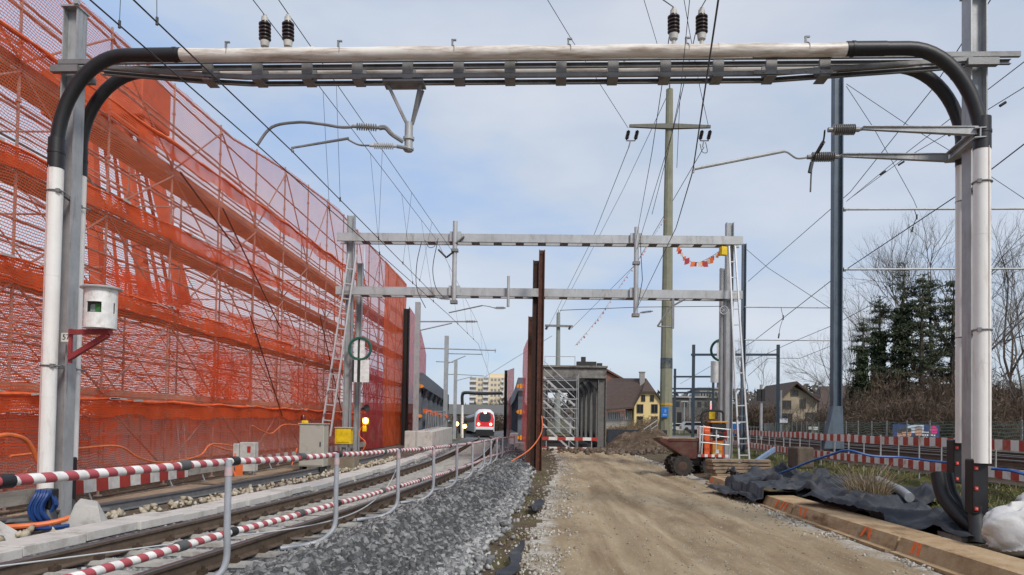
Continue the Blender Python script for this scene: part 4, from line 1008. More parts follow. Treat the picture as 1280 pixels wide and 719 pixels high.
for k in range(4):
    a = math.pi*k/4; m.tube([p-Vector((math.cos(a), 0, math.sin(a)))*.15, p+Vector((math.cos(a), 0, math.sin(a)))*.15], .012, 5)
m.tube([p, p+Vector((0, .3, 0))], .025, 6)
tag(m.build('tension_wheel', ALU), 'small spoked wheel on the right mast of the second gantry', 'wheel')
# signals
GRN = mat('dark_green_enamel', (.015, .10, .07), .4)
SW = mat('signal_white', (.72, .73, .72), .5)
def signal(lab, px, py, pbx, pby, w, Y, flip, mir):
    c = A(px, py, Y); b = A(pbx, pby, Y); t = thing('speed_signal', lab, 'signal', b, 'ring signals at the second gantry')
    m = MB(); R1 = .40
    m.tube([c+Vector((R1*math.cos(k*math.pi/18), 0, R1*math.sin(k*math.pi/18))) for k in range(37)], .05, 6); m.build('ring', GRN, t, smooth=True)
    m = MB(); m.box(c+Vector((-.16*mir, .03, 0)), (.12, .02, .62)); m.box(c+Vector((.08*mir, .03, 0)), (.18, .02, .7)); m.build('ring_bars', SW, t)
    m = MB(); m.box(c+Vector((-.03*mir, .05, 0)), (.1, .02, .72)); m.build('dark_bar', BLACKM, t)
    m = MB(); m.box(b, (w, .05, .82)); m.build('board', SW, t)
    m = MB(); m.box(b+Vector((-.07*mir, -.028, 0)), (.11, .006, .815)); m.box(b+Vector((-.28*mir, -.028, 0)), (.07, .006, .815)); m.build('board_bars', BLACKM, t)
    m = MB(); m.tube([b-Vector((0, -.06, .6)), c+Vector((0, .08, .1))], .035, 8); m.beam(b+Vector((-.5*mir, .1, .1)), b+Vector((.1*mir, .06, .1)), .05, .05); m.build('bracket', GALVD, t)
    return t
signal('green ring signal above a black and white striped board on the left auxiliary mast', 450, 436, 451, 464, .62, 26.35, 1, 1)
signal('green ring signal above a white board partly hidden by the right mast', 902, 438, 897.5, 465, .55, 27.9, -1, -1)
# warning lamp, yellow box on plinth, cabinets
t = thing('warning_lamp', 'lit amber warning lamp with black horn on the left auxiliary mast', 'warning lamp', A(455, 527, 25.5))
AMB = mat('amber_lamp', (.9, .45, .05), .3, emit=((1, .5, .08), 9))
p = A(457, 526, 25.4); m = MB(); m.lathe(p, p+Vector((.05, -.3, 0)), [(0, .09), (.06, .1), (.1, .06), (.11, .001)], 14); m.build('lens', AMB, t, smooth=True)
m = MB(); m.box(p+Vector((-.02, .12, -.02)), (.2, .2, .24)); m.box(p+Vector((-.05, .1, -.28)), (.14, .14, .22), mi=0); m.build('lamp_body', YEL, t, bevel=.02)
m = MB(); h = A(457, 511, 25.4); m.lathe(h+Vector((-.15, .1, 0)), h+Vector((.3, -.25, .06)), [(0, .04), (.12, .05), (.25, .13), (.27, .13), (.2, .04)], 12); m.build('horn', BLACKM, t, smooth=True)
m = MB(); m.tube(smoothpath([p+Vector((-.1, .15, -.1)), p+Vector((-.25, .1, -.5)), p+Vector((0, .1, -.8)), p+Vector((-.2, .15, -1.2))], 6), .02, 6); m.tube([p+Vector((-.3, .5, .3)), p+Vector((-.05, .1, .3))], .03, 6); m.build('cable', ORCABLE, t, smooth=True)
c = A(430, 545, 22.6)
t = thing('junction_box', 'yellow lidded box on a short post over a brown concrete plinth by the left mast', 'junction box', (c.x, c.y, 0))
m = MB(); m.box(c, (.5, .3, .5)); m.box(c+Vector((0, -.16, .0)), (.42, .02, .40)); m.build('box', YEL, t, bevel=.015)
m = MB(); m.box(c+Vector((.02, 0, .265)), (.56, .36, .03)); m.build('lid', ALU, t)
m = MB(); m.tube([(c.x, c.y, .3), (c.x, c.y, c.z-.25)], .07, 8); m.box((c.x, c.y, c.z-.3), (.3, .25, .12)); m.build('post', GALVD, t)
m = MB(); m.box((c.x, c.y, .2), (.85, .7, .75)); m.build('plinth', mat('brown_concrete', (.22, .18, .13), .9, 0, .3, 3), t, bevel=.02)
c = A(392, 568, 21.3)
t = thing('cabinet', 'tall beige grey switch cabinet beside the left mast of the second gantry', 'cabinet', (c.x, c.y, 0))
CAB = mat('cabinet_grey', (.42, .41, .36), .5, 0, .08, 2, dirt=((.28, .26, .2), .3, 2))
m = MB(); m.box((c.x, c.y, .86), (.74, .5, 1.25)); m.build('body', CAB, t, bevel=.02)
m = MB(); m.box((c.x, c.y-.258, .86), (.68, .012, 1.16)); m.build('door', CAB, t)
m = MB(); m.box((c.x+.27, c.y-.27, .9), (.03, .02, .14)); m.build('handle', BLACKM, t)
m = MB(); m.box((c.x, c.y, 1.5), (.8, .56, .03)); m.build('roof', CAB, t)
m = MB(); m.box((c.x-.3, c.y, .12), (.08, .45, .26)); m.box((c.x+.3, c.y, .12), (.08, .45, .26)); m.build('stand', BLACKM, t)
c = A(311, 571, 19.2)
t = thing('distribution_box', 'small grey electric box with red label hung on the scaffold skirting', 'electric box', (c.x, c.y, c.z))
m = MB(); m.box(c, (.42, .26, .78)); m.box(c+Vector((-.3, 0, .05)), (.16, .3, .6)); m.build('body', mat('grey_box', (.5, .5, .48), .5), t, bevel=.02)
m = MB(); m.box(c+Vector((.05, -.134, .2)), (.09, .006, .17)); m.build('label', RED, t)
m = MB(); m.box(c+Vector((-.2, -.14, -.35)), (.2, .02, .5)); m.tube(smoothpath([c+Vector((-.3, -.14, .1)), c+Vector((-.35, -.2, -.3)), c+Vector((-.2, -.15, -.7))], 5), .03, 6); m.build('cable', ORCABLE, t)
m = MB(); m.tube([c+Vector((.1, 0, -.39)), c+Vector((.3, -.1, -.95))], .02, 6); m.tube([c+Vector((-.1, 0, -.39)), c+Vector((-.3, -.1, -.95))], .02, 6); m.build('legs', GALV, t)
c = A(381, 531, 21.3)
t = thing('beacon', 'small yellow beacon with dark red cap above the grey cabinet', 'beacon', c)
m = MB(); m.box(c, (.16, .16, .26)); m.box(c+Vector((.05, -.05, .02)), (.12, .12, .16)); m.build('body', YEL, t, bevel=.02)
m = MB(); m.lathe(c+Vector((-.05, 0, .13)), c+Vector((-.05, 0, 1)), [(0, .08), (.1, .08), (.16, .05), (.165, .001)], 12); m.build('cap', mat('dark_red_lens', (.1, .01, .01), .3), t, smooth=True)
m = MB(); m.tube([c-Vector((0, 0, .13)), (c.x, c.y, .1)], .03, 6); m.build('pole', BLACKM, t)
# bunting of small flags
t = thing('bunting', 'short string of small orange and red flags under the right end of the upper crossbeam', 'bunting', A(876, 325, 26))
def bunting(t, pts, n, cols, sz):
    path = smoothpath(pts, 10); m = MB(); m.tube(path, .008, 5); m.build('cord', WIRE, t)
    for k in range(n):
        m = MB(); p = path[int((k+.5)/n*(len(path)-1))]; s = sz*random.uniform(.7, 1.2); a = random.uniform(-.5, .5)
        dx = Vector((math.cos(a), math.sin(a)*.6, random.uniform(-.4, .4)))*s; dz = Vector((random.uniform(-.3, .3)*s, random.uniform(-.3, .3)*s, -s*1.2))
        m.add([p, p+dx, p+dx+dz, p+dz*1.05], [(0, 1, 2, 3)]); o = m.build('flag', cols[k % len(cols)], t); o.modifiers.new('thickness', 'SOLIDIFY').thickness = .004
FL = [mat('flag_orange', (.65, .14, .03), .7), mat('flag_red', (.35, .04, .05), .7), mat('flag_cream', (.6, .45, .35), .7)]
bunting(t, [A(846, 308, 26.2), A(856, 324, 26.2), A(872, 328, 26.2), A(887, 322, 26.2), A(902, 312, 26.2)], 17, FL, .15)
m = MB(); m.box(A(904, 314, 26.15), (.22, .2, .3), .3); m.build('sack', YEL, t)
t = thing('bunting', 'long thin string of small pink flags slanting down from the pylon behind the second gantry', 'bunting', A(760, 390, 45))
bunting(t, [A(831, 272, 58), A(808, 310, 54), A(780, 350, 48), A(750, 395, 44), A(719, 432, 42)], 60, [mat('flag_pink', (.5, .14, .12), .7), FL[2]], .085)
# ================================================================ PILES, NETS AND BRIDGES AT THE END OF THE TRACK
def hpile(lab, x, y, z0, z1, w, mtl=RUST):
    m = MB(); hmast(m, x, y, z0, z1, w, w, .03); m.box((x, y, z1-.12), (w*.5, .05, .06)); o = m.build('steel_pile', mtl)
    return tag(o, lab, 'pile', 'rusty H piles driven beside the bridges')
hpile('tallest front rusty H pile at the left edge of the dirt road end', A(675.5, 450, 25.2).x, 25.2, -.3, A(676, 313, 25.2).z, .21)
hpile('rusty H pile just behind and left of the tallest front pile, slightly shorter', A(668.5, 450, 26.6).x, 26.6, -.3, A(669, 326, 26.6).z, .24, mat('dark_rusty_steel', (.04, .018, .014), .85, .1, .4, 5))
hpile('lower rusty H pile behind the front pair beside the red net', A(663.5, 480, 28.4).x, 28.4, -.3, A(664, 396, 28.4).z, .28)
hpile('single almost black H pile at the far end of the orange scaffold net', A(507, 470, 46.5).x, 46.5, -.3, A(507, 386, 46.5).z, .36, mat('black_brown_steel', (.018, .014, .014), .8))
hpile('dark pile at the far end of the right grey girder', A(632, 500, 74).x, 74, -2, A(632, 463, 74).z, .3, mat('black_brown_steel', (.018, .014, .014), .8))
m = MB(); m.tube(smoothpath([A(677, 520, 24.95), A(678, 532, 24.9), A(675, 545, 24.8), A(662, 562, 24.0), A(639, 577, 22.0)], 8), .02, 6)
tag(m.build('orange_cable', ORCABLE, smooth=True), 'orange cable running down the tall rusty pile and onto the ballast', 'cable')
def free_net(name, lab, pts, mtl, th=0, ny=30, nz=10):
    """pts: list of (x, y, z0, z1)"""
    Vv = []; k = len(pts)
    yy = np.linspace(0, k-1, ny)
    for t_ in np.linspace(0, 1, nz):
        for s in yy:
            x = np.interp(s, range(k), [p[0] for p in pts]); y = np.interp(s, range(k), [p[1] for p in pts]); a = np.interp(s, range(k), [p[2] for p in pts]); b = np.interp(s, range(k), [p[3] for p in pts])
            z = a+(b-a)*t_; Vv.append((x+.08*(float(fbm(y*.8, z*.8, 2, 5))-.5), y, z))
    ix = (np.arange(nz-1)[:, None]*ny+np.arange(ny-1)[None]).ravel()
    o = raw_mesh(name, np.array(Vv), np.stack([ix, ix+1, ix+1+ny, ix+ny], 1), mtl, smooth=True); return tag(o, lab, 'net')
z1 = A(663, 425, 30).z
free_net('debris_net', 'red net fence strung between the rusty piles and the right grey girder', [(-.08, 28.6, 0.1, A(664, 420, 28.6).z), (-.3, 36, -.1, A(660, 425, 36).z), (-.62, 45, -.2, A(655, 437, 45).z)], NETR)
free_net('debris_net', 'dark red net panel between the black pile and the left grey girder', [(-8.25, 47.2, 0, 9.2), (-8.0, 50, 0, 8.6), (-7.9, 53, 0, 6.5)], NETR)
free_net('debris_net', 'small red net piece behind the far end of the right girder', [(A(634, 500, 74).x, 74, 0, A(634, 463, 74).z), (A(642, 500, 66).x, 66, 0, A(642, 460, 66).z)], NETR)

def girder(lab, offs, ys, z0, zt, side):
    t = thing('bridge_girder', lab, 'bridge girder', (XC(ys[0])+offs, ys[0], 0), 'grey girders of the new bridge')
    P = [Vector((XC(y)+offs, y, 0)) for y in np.linspace(ys[0], ys[1], 8)]
    H = lambda i: zt[0]+(zt[1]-zt[0])*i/7
    m = MB()
    for i in range(7): m.beam(P[i]+Vector((0, 0, H(i)-.45)), P[i+1]+Vector((0, 0, H(i+1)-.45)), .5, .9)
    m.build('top_chord', GIRD, t)
    m = MB()
    for i in range(7): m.beam(P[i]+Vector((0, 0, z0+.35)), P[i+1]+Vector((0, 0, z0+.35)), .5, .7)
    m.build('bottom_chord', GIRD, t)
    for i in range(8):
        m = MB(); w = .7 if i == 0 else .5
        m.beam(P[i]+Vector((0, 0, z0+.6)), P[i]+Vector((0, 0, H(i)-.9)), .42, w, up=(0, 1, 0)); m.beam(P[i]+Vector((0, 0, H(i)-1.6)), P[i]+Vector((0, .0, H(i)-.88)), .42, .34, up=(0, 1, 0), h2=1.1); m.build('post', GIRD, t)
    m = MB()
    for i in range(7): m.beam(P[i]+Vector((-side*.16, 0, (z0+H(i))/2)), P[i+1]+Vector((-side*.16, 0, (z0+H(i))/2)), .03, H(i)-z0-1.4)
    m.build('web', mat('dark_web_plate', (.016, .019, .024), .6), t)
    return t, P
gl, PL = girder('grey bridge girder with a row of posts left of the track beyond the orange scaffold', -4.0, (46, 72), .2, (A(522, 466, 46).z, A(563, 494, 72).z), 1)
gr, PR = girder('grey bridge girder right of the track behind the red net', 2.62, (47, 74), .2, (A(648, 472, 47).z, A(634, 499, 74).z), -1)
OCL = mat('orange_clamp', (.8, .28, .02), .5)
def clamp(par, p):
    m = MB()
    for dx in (-.17, 0.0, .17): m.box(p+Vector((dx, -.2, 0)), (.12, .14, .30-.1*abs(dx)*5))
    m.box(p+Vector((0, -.12, 0)), (.6, .06, .12)); m.build('orange_clamp', OCL, par)
for py in (483, 515, 547): clamp(gr, A(651, py, 46.5))
clamp(gl, A(524, 483, 45.6)); clamp(gl, A(522, 520, 45.6))
m = MB()
pts = [A(532, 514, 47), A(540, 516, 50), A(550, 519, 56), A(560, 521, 62)]
m.tube(smoothpath(pts, 6), .06, 6)
for k, p in enumerate(smoothpath(pts, 3)[::2]): m.box(p, (.3, .2, .3))
m.build('orange_strap', ORANGE, gl)
# abutment blocks and grey railing panel
c = A(546, 549, 43)
m = MB(); m.hexa([(-6.9, 41.5, -.2), (-5.75, 41.5, -.2), (-5.75, 52, -.2), (-7.0, 52, -.2), (-6.9, 41.5, 1.0), (-5.75, 41.5, 1.0), (-5.75, 52, 1.2), (-7.0, 52, 1.2)]); m.b2((-7.2, 40.6, -.2), (-6.6, 41.45, 1.05))
tag(m.build('abutment_block', CONCL, bevel=.03), 'pale concrete parapet block left of the track in front of the grey girder', 'concrete block')
m = MB(); m.b2((-.95, 38.6, -.2), (-.35, 40.2, .55))
tag(m.build('concrete_block', CONC, bevel=.03), 'grey concrete block at the foot of the red net right of the track', 'concrete block')
m = MB(); m.b2((-1.35, 43.5, -.2), (-.9, 46.8, .95))
tag(m.build('concrete_block', CONCL, bevel=.03), 'tall pale concrete block just behind the end of the striped railing', 'concrete block')
t = thing('metal_railing', 'grey metal railing panel with close bars on the pale parapet block', 'railing', (-6.4, 46, 1.1))
m = MB(); a = Vector((-6.35, 43, 1.02)); b = Vector((-6.6, 55, 1.2))
for k in range(13): m = MB(); p = a.lerp(b, k/12); m.tube([p, p+Vector((0, 0, 1.15))], .022, 5); m.build('bar', GALV, t)
m = MB(); m.tube([a+Vector((0, 0, 1.17)), b+Vector((0, 0, 1.17))], .035, 6); m.tube([a+Vector((0, 0, .12)), b+Vector((0, 0, .12))], .025, 6); m.build('handrail', GALV, t)

# old truss bridge --------------------------------------------------
ob = thing('truss_bridge', 'old dark steel truss bridge with open portal beyond the end of the dirt road', 'bridge', (3, 48, 0))
X0, X1 = .75, 4.62; Y0, Y1 = 48.0, 84.0; Zt = 5.45; Zb = -.2
def riv(m, x, y, z0, z1, w, d):
    m.box((x, y, (z0+z1)/2), (w, d, z1-z0))
m = MB(); m.b2((X0-.25, Y0-.25, Zt-.75), (X1+.25, Y0-.05, Zt-.12)); m.b2((X0-.3, Y0-.42, Zt-.12), (X1+.32, Y0+.3, Zt)); m.b2((X0-.25, Y0-.35, Zt-.82), (X1+.2, Y0-.0, Zt-.752))
for k in range(14): m.cyl((X0+.1+.33*k, Y0-.252, Zt-.2), (X0+.1+.33*k, Y0-.28, Zt-.2), .03, 6)
m.build('portal_beam', mat('portal_beam_steel', (.2, .195, .18), .7, .1, .3, 3, dirt=((.07, .06, .05), .5, 2)), ob)
for x in (X0, X1):
    m = MB(); m.b2((x-.28, Y0-.22, Zb), (x-.22, Y0+.2, Zt-.76)); m.b2((x+.22, Y0-.22, Zb), (x+.28, Y0+.2, Zt-.76)); m.b2((x-.218, Y0-.08, Zb), (x+.218, Y0-.04, Zt-.76))
    for k in range(16):
        for s in (-.25, .25): m.cyl((x+s, Y0-.22, Zb+.3+.28*k), (x+s, Y0-.245, Zb+.3+.28*k), .022, 6)
    m.build('end_post', OLDL, ob)
    m = MB(); s = -1 if x > 3 else 1; m.prism([(x+s*.28, Zt-1.6), (x+s*.28, Zt-.83), (x+s*1.0, Zt-.83)], 'y', Y0-.12, Y0-.02); m.build('corner_plate', OLDST, ob)
    m = MB(); m.b2((x-.2, Y0+.3, Zt-.5), (x+.2, Y1, Zt-.05)); m.build('top_chord', OLDST, ob)
    m = MB(); m.b2((x-.22, Y0+.3, Zb), (x+.22, Y1, Zb+.6)); m.build('bottom_chord', OLDST, ob)
    for k, y in enumerate(np.arange(Y0+2.6, Y1+.1, 2.6)):
        m = MB(); m.b2((x-.16, y-.12, Zb+.6), (x+.16, y+.12, Zt-.5)); s = -1 if x > 3 else 1
        m.prism([(x+s*.17, Zt-1.5), (x+s*.17, Zt-.5), (x+s*.8, Zt-.5)], 'y', y-.06, y+.06); m.build('vertical', OLDST if k % 2 else OLDL, ob)
        if k % 2 == 0:
            m = MB(); m.beam((x, y-2.5, Zb+.6), (x, y, Zt-.5), .09, .24); m.beam((x+.12, y+2.5, Zb+.6), (x+.12, y, Zt-.5), .08, .2); m.build('diagonal', OLDST, ob)
for k, y in enumerate(np.arange(Y0+2.6, Y1+.1, 2.6)):
    m = MB(); m.b2((X0+.2, y-.1, Zb-.05), (X1-.2, y+.1, Zb+.4)); m.build('floor_beam', OLDST, ob); m = MB(); m.b2((X0+.2, y-.1, Zt-.4), (X1-.2, y+.1, Zt-.1))
    m.build('cross_girder', OLDST, ob); m = MB(); y = min(y, Y1-2.6)
    if k < 13: m.beam((X0+.2, y, Zt-.28), (X1-.2, y+2.5, Zt-.28), .12, .1); m.beam((X1-.2, y, Zt-.26), (X0+.2, y+2.5, Zt-.26), .12, .1)
    m.build('wind_brace', OLDST, ob)
# sill and rails on top
m = MB(); m.b2((2.9, Y0-.3, Zt), (4.2, Y0+.2, Zt+.28)); m.b2((3.2, Y0-.2, Zt+.28), (3.5, Y0+.1, Zt+.6)); m.b2((4.25, Y0-.2, Zt), (4.6, Y0+.1, Zt+.2))
m.build('top_fitting', OLDST, ob)
m = MB()
for x in (.8, 2.8): m.tube([(x, Y0, Zt), (x, Y0, Zt+.65)], .02, 5)
m.tube([(.8, Y0, Zt+.62), (2.8, Y0, Zt+.62)], .02, 5); m.build('guard_rail', GALV, ob)
# stair tower inside
t = thing('stair_tower', 'pale tube stair tower with rising flights in the portal of the old bridge', 'stair tower', (2, 47, 0))
SX0, SX1, SY0, SY1 = .55, 2.9, 45.6, 47.2
for x in (SX0, SX1):
    for y in (SY0, SY1): m = MB(); m.tube([(x, y, -.2), (x, y, 4.75)], .03, 6); m.build('standard', GALV, t)
for z in np.arange(.7, 4.8, .62):
    for y in (SY0, SY1): m = MB(); m.tube([(SX0, y, z), (SX1, y, z)], .022, 5); m.build('ledger', GALV, t)
for k in range(3):
    z0 = -.75+1.5*k; m = MB()
    for y in (SY0+.08, SY0+.75): m.beam((SX1-.2, y, z0+.5), (SX0+.15, y, z0+2.3), .05, .11)
    for q in range(8): m.box((SX1-.3-.26*q, SY0+.42, z0+.62+.21*q), (.24, .62, .03))
    m.build('flight', ALU, t)
    m = MB()
    for dz in (.5, 1.0): m.tube([(SX1-.2, SY0+.02, z0+.5+dz), (SX0+.15, SY0+.02, z0+2.3+dz)], .025, 5)
    m.build('handrail', ALU, t)
# striped double barrier before the bridge
BARX = stripe_mat('barrier_board_paint', (.74, .72, .68), (.5, .045, .03), 1.05, 1, 0, 0)
t = thing('barrier', 'double red and white barrier boards closing the road before the old bridge', 'barrier', (2.3, 44.6, -.2))
for z in (A(710, 548.5, 44.6).z, A(710, 561, 44.6).z):
    m = MB(); m.beam(A(677, 548 if z > .3 else 572, 44.6)*1, A(744, 548 if z > .3 else 572, 44.6), .04, .2) if False else m.box((2.3, 44.6, z), (3.5, .045, .2)); m.build('board', BARX, t)
for x in (.9, 2.3, 3.7): m = MB(); m.box((x, 44.66, .1), (.06, .06, .95)); m.build('upright', GALV, t)
# dark soil and timber at the road end, dark opening
def mound(name, lab, cat, cx_, cy_, rx, ry, h, mtl, seed, n=60):
    u = np.linspace(-1.15, 1.15, n); Ug, Vg = np.meshgrid(u, u)
    rr = np.sqrt(Ug**2+Vg**2); Xg = cx_+Ug*rx; Yg = cy_+Vg*ry
    Z = GZ(Xg, Yg)+h*np.clip(1-rr**1.5, -.08, 1)*(.55+.9*fbm(Xg*1.3+seed, Yg*1.3, 4, seed))+.12*(fbm(Xg*4, Yg*4, 4, seed+3)-.5)*(rr < 1.1)
    Z = np.where(rr > 1.08, GZ(Xg, Yg)-.15, Z)
    ix = (np.arange(n-1)[:, None]*n+np.arange(n-1)[None]).ravel()
    o = raw_mesh(name, np.stack([Xg, Yg, Z], -1).reshape(-1, 3), np.stack([ix, ix+1, ix+1+n, ix+n], 1), mtl, smooth=True)
    return tag(o, lab, cat)
DIRT = ground_mat('dug_earth', [(.05, .033, .022), (.11, .077, .052), (.19, .14, .10)], 2.5, 1.0, 12, pebble=(9, [(.12, .09, .06), (.2, .16, .12), (.3, .26, .2)], .25, .35))
mound('earth_pile', 'brown earth pile behind the dumper at the foot of the tall concrete pylon', 'earth pile', 6.5, 42.5, 2.5, 2.2, 1.35, DIRT, 3)
mound('earth_pile', 'low dark earth heap at the broken end of the dirt road before the barrier', 'earth pile', 2.2, 43.2, 2.3, .7, .06, DIRT, 7)
m = MB(); m.box((3.2, 42.6, .06), (3.4, .3, .16), .06); m.box((1.0, 42.9, .05), (1.6, .3, .14), -.1)
tag(m.build('timber_beams', WOODG, bevel=.02), 'two grey timbers lying across the end of the dirt road', 'timber')
n = 900; Pm = np.stack([rng.normal(5.4, 1.7, n), rng.normal(41.0, 1.0, n), np.zeros(n)], 1); Pm[:, 2] = GZ(Pm[:, 0], Pm[:, 1])+.03
tag(stones('earth_clods', Pm, rng.uniform(.06, .22, n), tone_mat('clod', [(.06, .04, .027), (.12, .085, .06), (.2, .15, .11)])), 'loose brown earth clods around the earth pile', 'clods', kind='stuff')
m = MB()
pp = [(5.2, 50, .0), (7, 50.6, 0), (9.5, 51, 0)]
for a, b in zip(pp[:-1], pp[1:]): m.beam(Vector(a)+Vector((0, 0, .6)), Vector(b)+Vector((0, 0, .6)), .08, 1.3)
tag(m.build('fabric_fence', mat('black_blue_fabric', (.025, .028, .036), .85, 0, .4, 3)), 'dark fabric fence right of the old bridge below the brown bushes', 'fence')
m = MB(); a = A(783, 552, 49); b = A(822, 525, 52)
for k in range(5): p = a.lerp(b, k/4); m.tube([p-Vector((0, 0, .7)), p], .025, 5)
for dz in (0, -.35): m.tube([a+Vector((0, 0, dz)), b+Vector((0, 0, dz))], .03, 6)
tag(m.build('metal_handrail', GALV), 'slanting grey handrail rising from the earth pile to the pylon', 'handrail')

# ================================================================ TRAIN
tr = thing('passenger_train', 'red and white fronted passenger train with lit headlights coming along the left track', 'train', (XC(100), 100, ZR(100)))
TY = 101.0
def trsec(y, w, hr, hz, z0): return y, w, hr, z0
WH = mat('train_white', (.72, .72, .72), .3, 0, .04, 2); TRED = mat('train_red', (.62, .015, .02), .3, 0, .06, 2); TGR = mat('train_grey', (.2, .21, .22), .4, 0, .1, 2)
def ring(yc, w, zlo, zhi, push):
    pts = []; x = XC(yc); z = ZR(yc)
    pr = [(-.5, 0), (-.5, .62), (-.44, .86), (-.28, .98), (0, 1.0), (.28, .98), (.44, .86), (.5, .62), (.5, 0)]
    return [(x+u*w, yc+push*v*v, z+zlo+(zhi-zlo)*v) for u, v in pr]
m = MB(); secs = [ring(TY, 2.5, .7, 3.4, .8), ring(TY+.35, 2.78, .58, 3.72, .9), ring(TY+1.3, 2.83, .5, 3.85, .6)]+[ring(y, 2.83, .5, 3.9, 0) for y in np.arange(TY+3, TY+80, 4)]
k = 9
for s in secs: m.v.extend(s)
for i in range(len(secs)-1):
    for j in range(k-1):
        m.f.append((i*k+j, i*k+j+1, (i+1)*k+j+1, (i+1)*k+j)); m.m.append(0 if i < 3 else 1)
m.build('body', [WH, TGR], tr, smooth=True)
x = XC(TY); z = ZR(TY)
def facep(u, zz, off=.0): # point on raked front face
    v = (zz-.7)/2.7; return Vector((x+u, TY+.8*max(v, 0)**2-.03-off, z+zz))
m = MB()
WFR_ = lambda v: np.interp(v, [.75, 1.3, 2.3, 2.95, 3.2, 3.42], [1.2, 1.22, 1.2, 1.08, .85, .4])
for i in range(9):
    z0 = 1.32+.233*i; z1_ = z0+.233; w0 = float(WFR_(z0)); w1_ = float(WFR_(z1_)); m.hexa([facep(-w0, z0), facep(w0, z0), facep(w0, z0)+Vector((0, .2, 0)), facep(-w0, z0)+Vector((0, .2, 0)), facep(-w1_, z1_), facep(w1_, z1_), facep(w1_, z1_)+Vector((0, .2, 0)), facep(-w1_, z1_)+Vector((0, .2, 0))])
m.build('red_front', TRED, tr)
m = MB()
for i in range(7):
    z0 = 2.0+.19*i; z1_ = z0+.19; wf = lambda q: (.5, .74, .84, .86, .86, .82, .72, .5)[q]
    m.hexa([facep(-wf(i), z0, .04), facep(wf(i), z0, .04), facep(wf(i), z0)+Vector((0, .1, 0)), facep(-wf(i), z0)+Vector((0, .1, 0)), facep(-wf(i+1), z1_, .04), facep(wf(i+1), z1_, .04), facep(wf(i+1), z1_)+Vector((0, .1, 0)), facep(-wf(i+1), z1_)+Vector((0, .1, 0))])
m.build('windscreen', GLASS, tr)
LAMP = mat('headlight_glass', (1, .9, .7), .3, emit=((1, .85, .55), 6))
for u, zz in ((-.85, 1.68), (.85, 1.68), (0, 3.3)):
    m = MB(); p = facep(u, zz, .06); m.lathe(p, p-Vector((0, .1, 0)), [(0, .16), (.05, .15), (.09, .001)], 10); m.build('headlight', LAMP, tr)
m = MB(); m.box((x, TY+.0, z+1.1), (2.5, .3, .4)); m.build('bumper_band', WH, tr, bevel=.05)
m = MB(); m.hexa([(x-1.2, TY+.0, z+.05), (x+1.2, TY+.0, z+.05), (x+1.25, TY+1, z+.05), (x-1.25, TY+1, z+.05), (x-1.22, TY-.12, z+.9), (x+1.22, TY-.12, z+.9), (x+1.42, TY+1, z+.9), (x-1.42, TY+1, z+.9)]); m.build('skirt', BLACKM, tr)
m = MB()
for y in np.arange(TY+4, TY+78, 4): m.beam((XC(y)-1.43, y, z+2.4), (XC(y+3.6)-1.43, y+3.6, ZR(y)+2.4), .04, .8); m.beam((XC(y)+1.43, y, z+2.4), (XC(y+3.6)+1.43, y+3.6, ZR(y)+2.4), .04, .8)
tag(m.build('side_windows', GLASS, tr), kind='stuff')

# ================================================================ FAR MASTS LEFT OF THE TRACK
def far_mast(lab, px, pyt, pyb, Y, w, arms, grp='catenary masts beyond the scaffold', mtl=None):
    b = A(px, pyb, Y); tpt = A(px, pyt, Y); t = thing('catenary_mast', lab, 'catenary mast', (b.x, Y, b.z), grp)
    m = MB(); m.ibeam((b.x, Y, b.z-2), (b.x, Y, tpt.z), w, w, .03, up=(0, 1, 0)); m.build('pole', mtl or GALV, t)
    for (a, c, r, ins) in arms:
        p = A(*a, Y-.1); q = A(*c, Y-.1); m = MB(); m.tube([p, q], r, 6); m.build('cantilever', mtl or GALV, t)
        if ins:
            d = (q-p).normalized(); insulator('insulator', q-d*.1, q-d*.8, .09, 6, GINS, t)
    return t
far_mast('nearest grey catenary mast standing at the left girder with a double cantilever', 519, 378, 556, 43, .3, [((521, 402), (597, 402), .05, 1), ((521, 414), (565, 404), .04, 0), ((525, 402), (525, 414), .03, 0)])
far_mast('second grey catenary mast at the left girder with a long crossarm over the track', 556, 420, 548, 62, .34, [((520, 435), (620, 438), .06, 0), ((558, 442), (603, 443), .05, 0), ((545, 452), (567, 453), .05, 0), ((558, 455), (582, 445), .04, 0), ((619, 436), (619, 441), .04, 0)])
far_mast('third grey catenary mast near the train with two thin arms', 568, 450, 548, 78, .34, [((557, 468), (572, 468), .06, 0), ((570, 468), (605, 470), .05, 0), ((570, 476), (590, 471), .04, 0)])
far_mast('far thin catenary mast with a plain arm left of the train roof', 577, 490, 545, 112, .34, [((578, 489), (612, 490), .06, 0)])
t = thing('portal_lamp', 'black bent portal arm on a white post left of the train', 'portal', A(578, 548, 92), None)
m = MB(); m.tube([A(578, 548, 92), A(578, 500, 92)], .14, 8); m.build('white_post', WHITE, t)
m = MB(); m.tube(smoothpath([A(578, 506, 92), A(578, 494, 92), A(583, 491, 92), A(600, 492, 92), A(628, 491.5, 92)], 6), .2, 8); m.build('black_arm', BLACK, t)
for px, py, lab in ((581, 533, 'small amber lamp left of the train on the far track side'), (571, 530, 'small yellow lamp further left of the train')):
    p = A(px, py, 90); t = thing('track_lamp', lab, 'lamp', p); m = MB(); m.lathe(p, p-Vector((0, .3, 0)), [(0, .25), (.2, .25), (.28, .001)], 10); m.build('lens', AMB, t); m = MB(); m.tube([p+Vector((0, .1, 0)), p+Vector((0, .1, -1.8))], .07, 6); m.box(p+Vector((0, .1, .3)), (.5, .2, .2)); m.build('post', BLACKM, t)

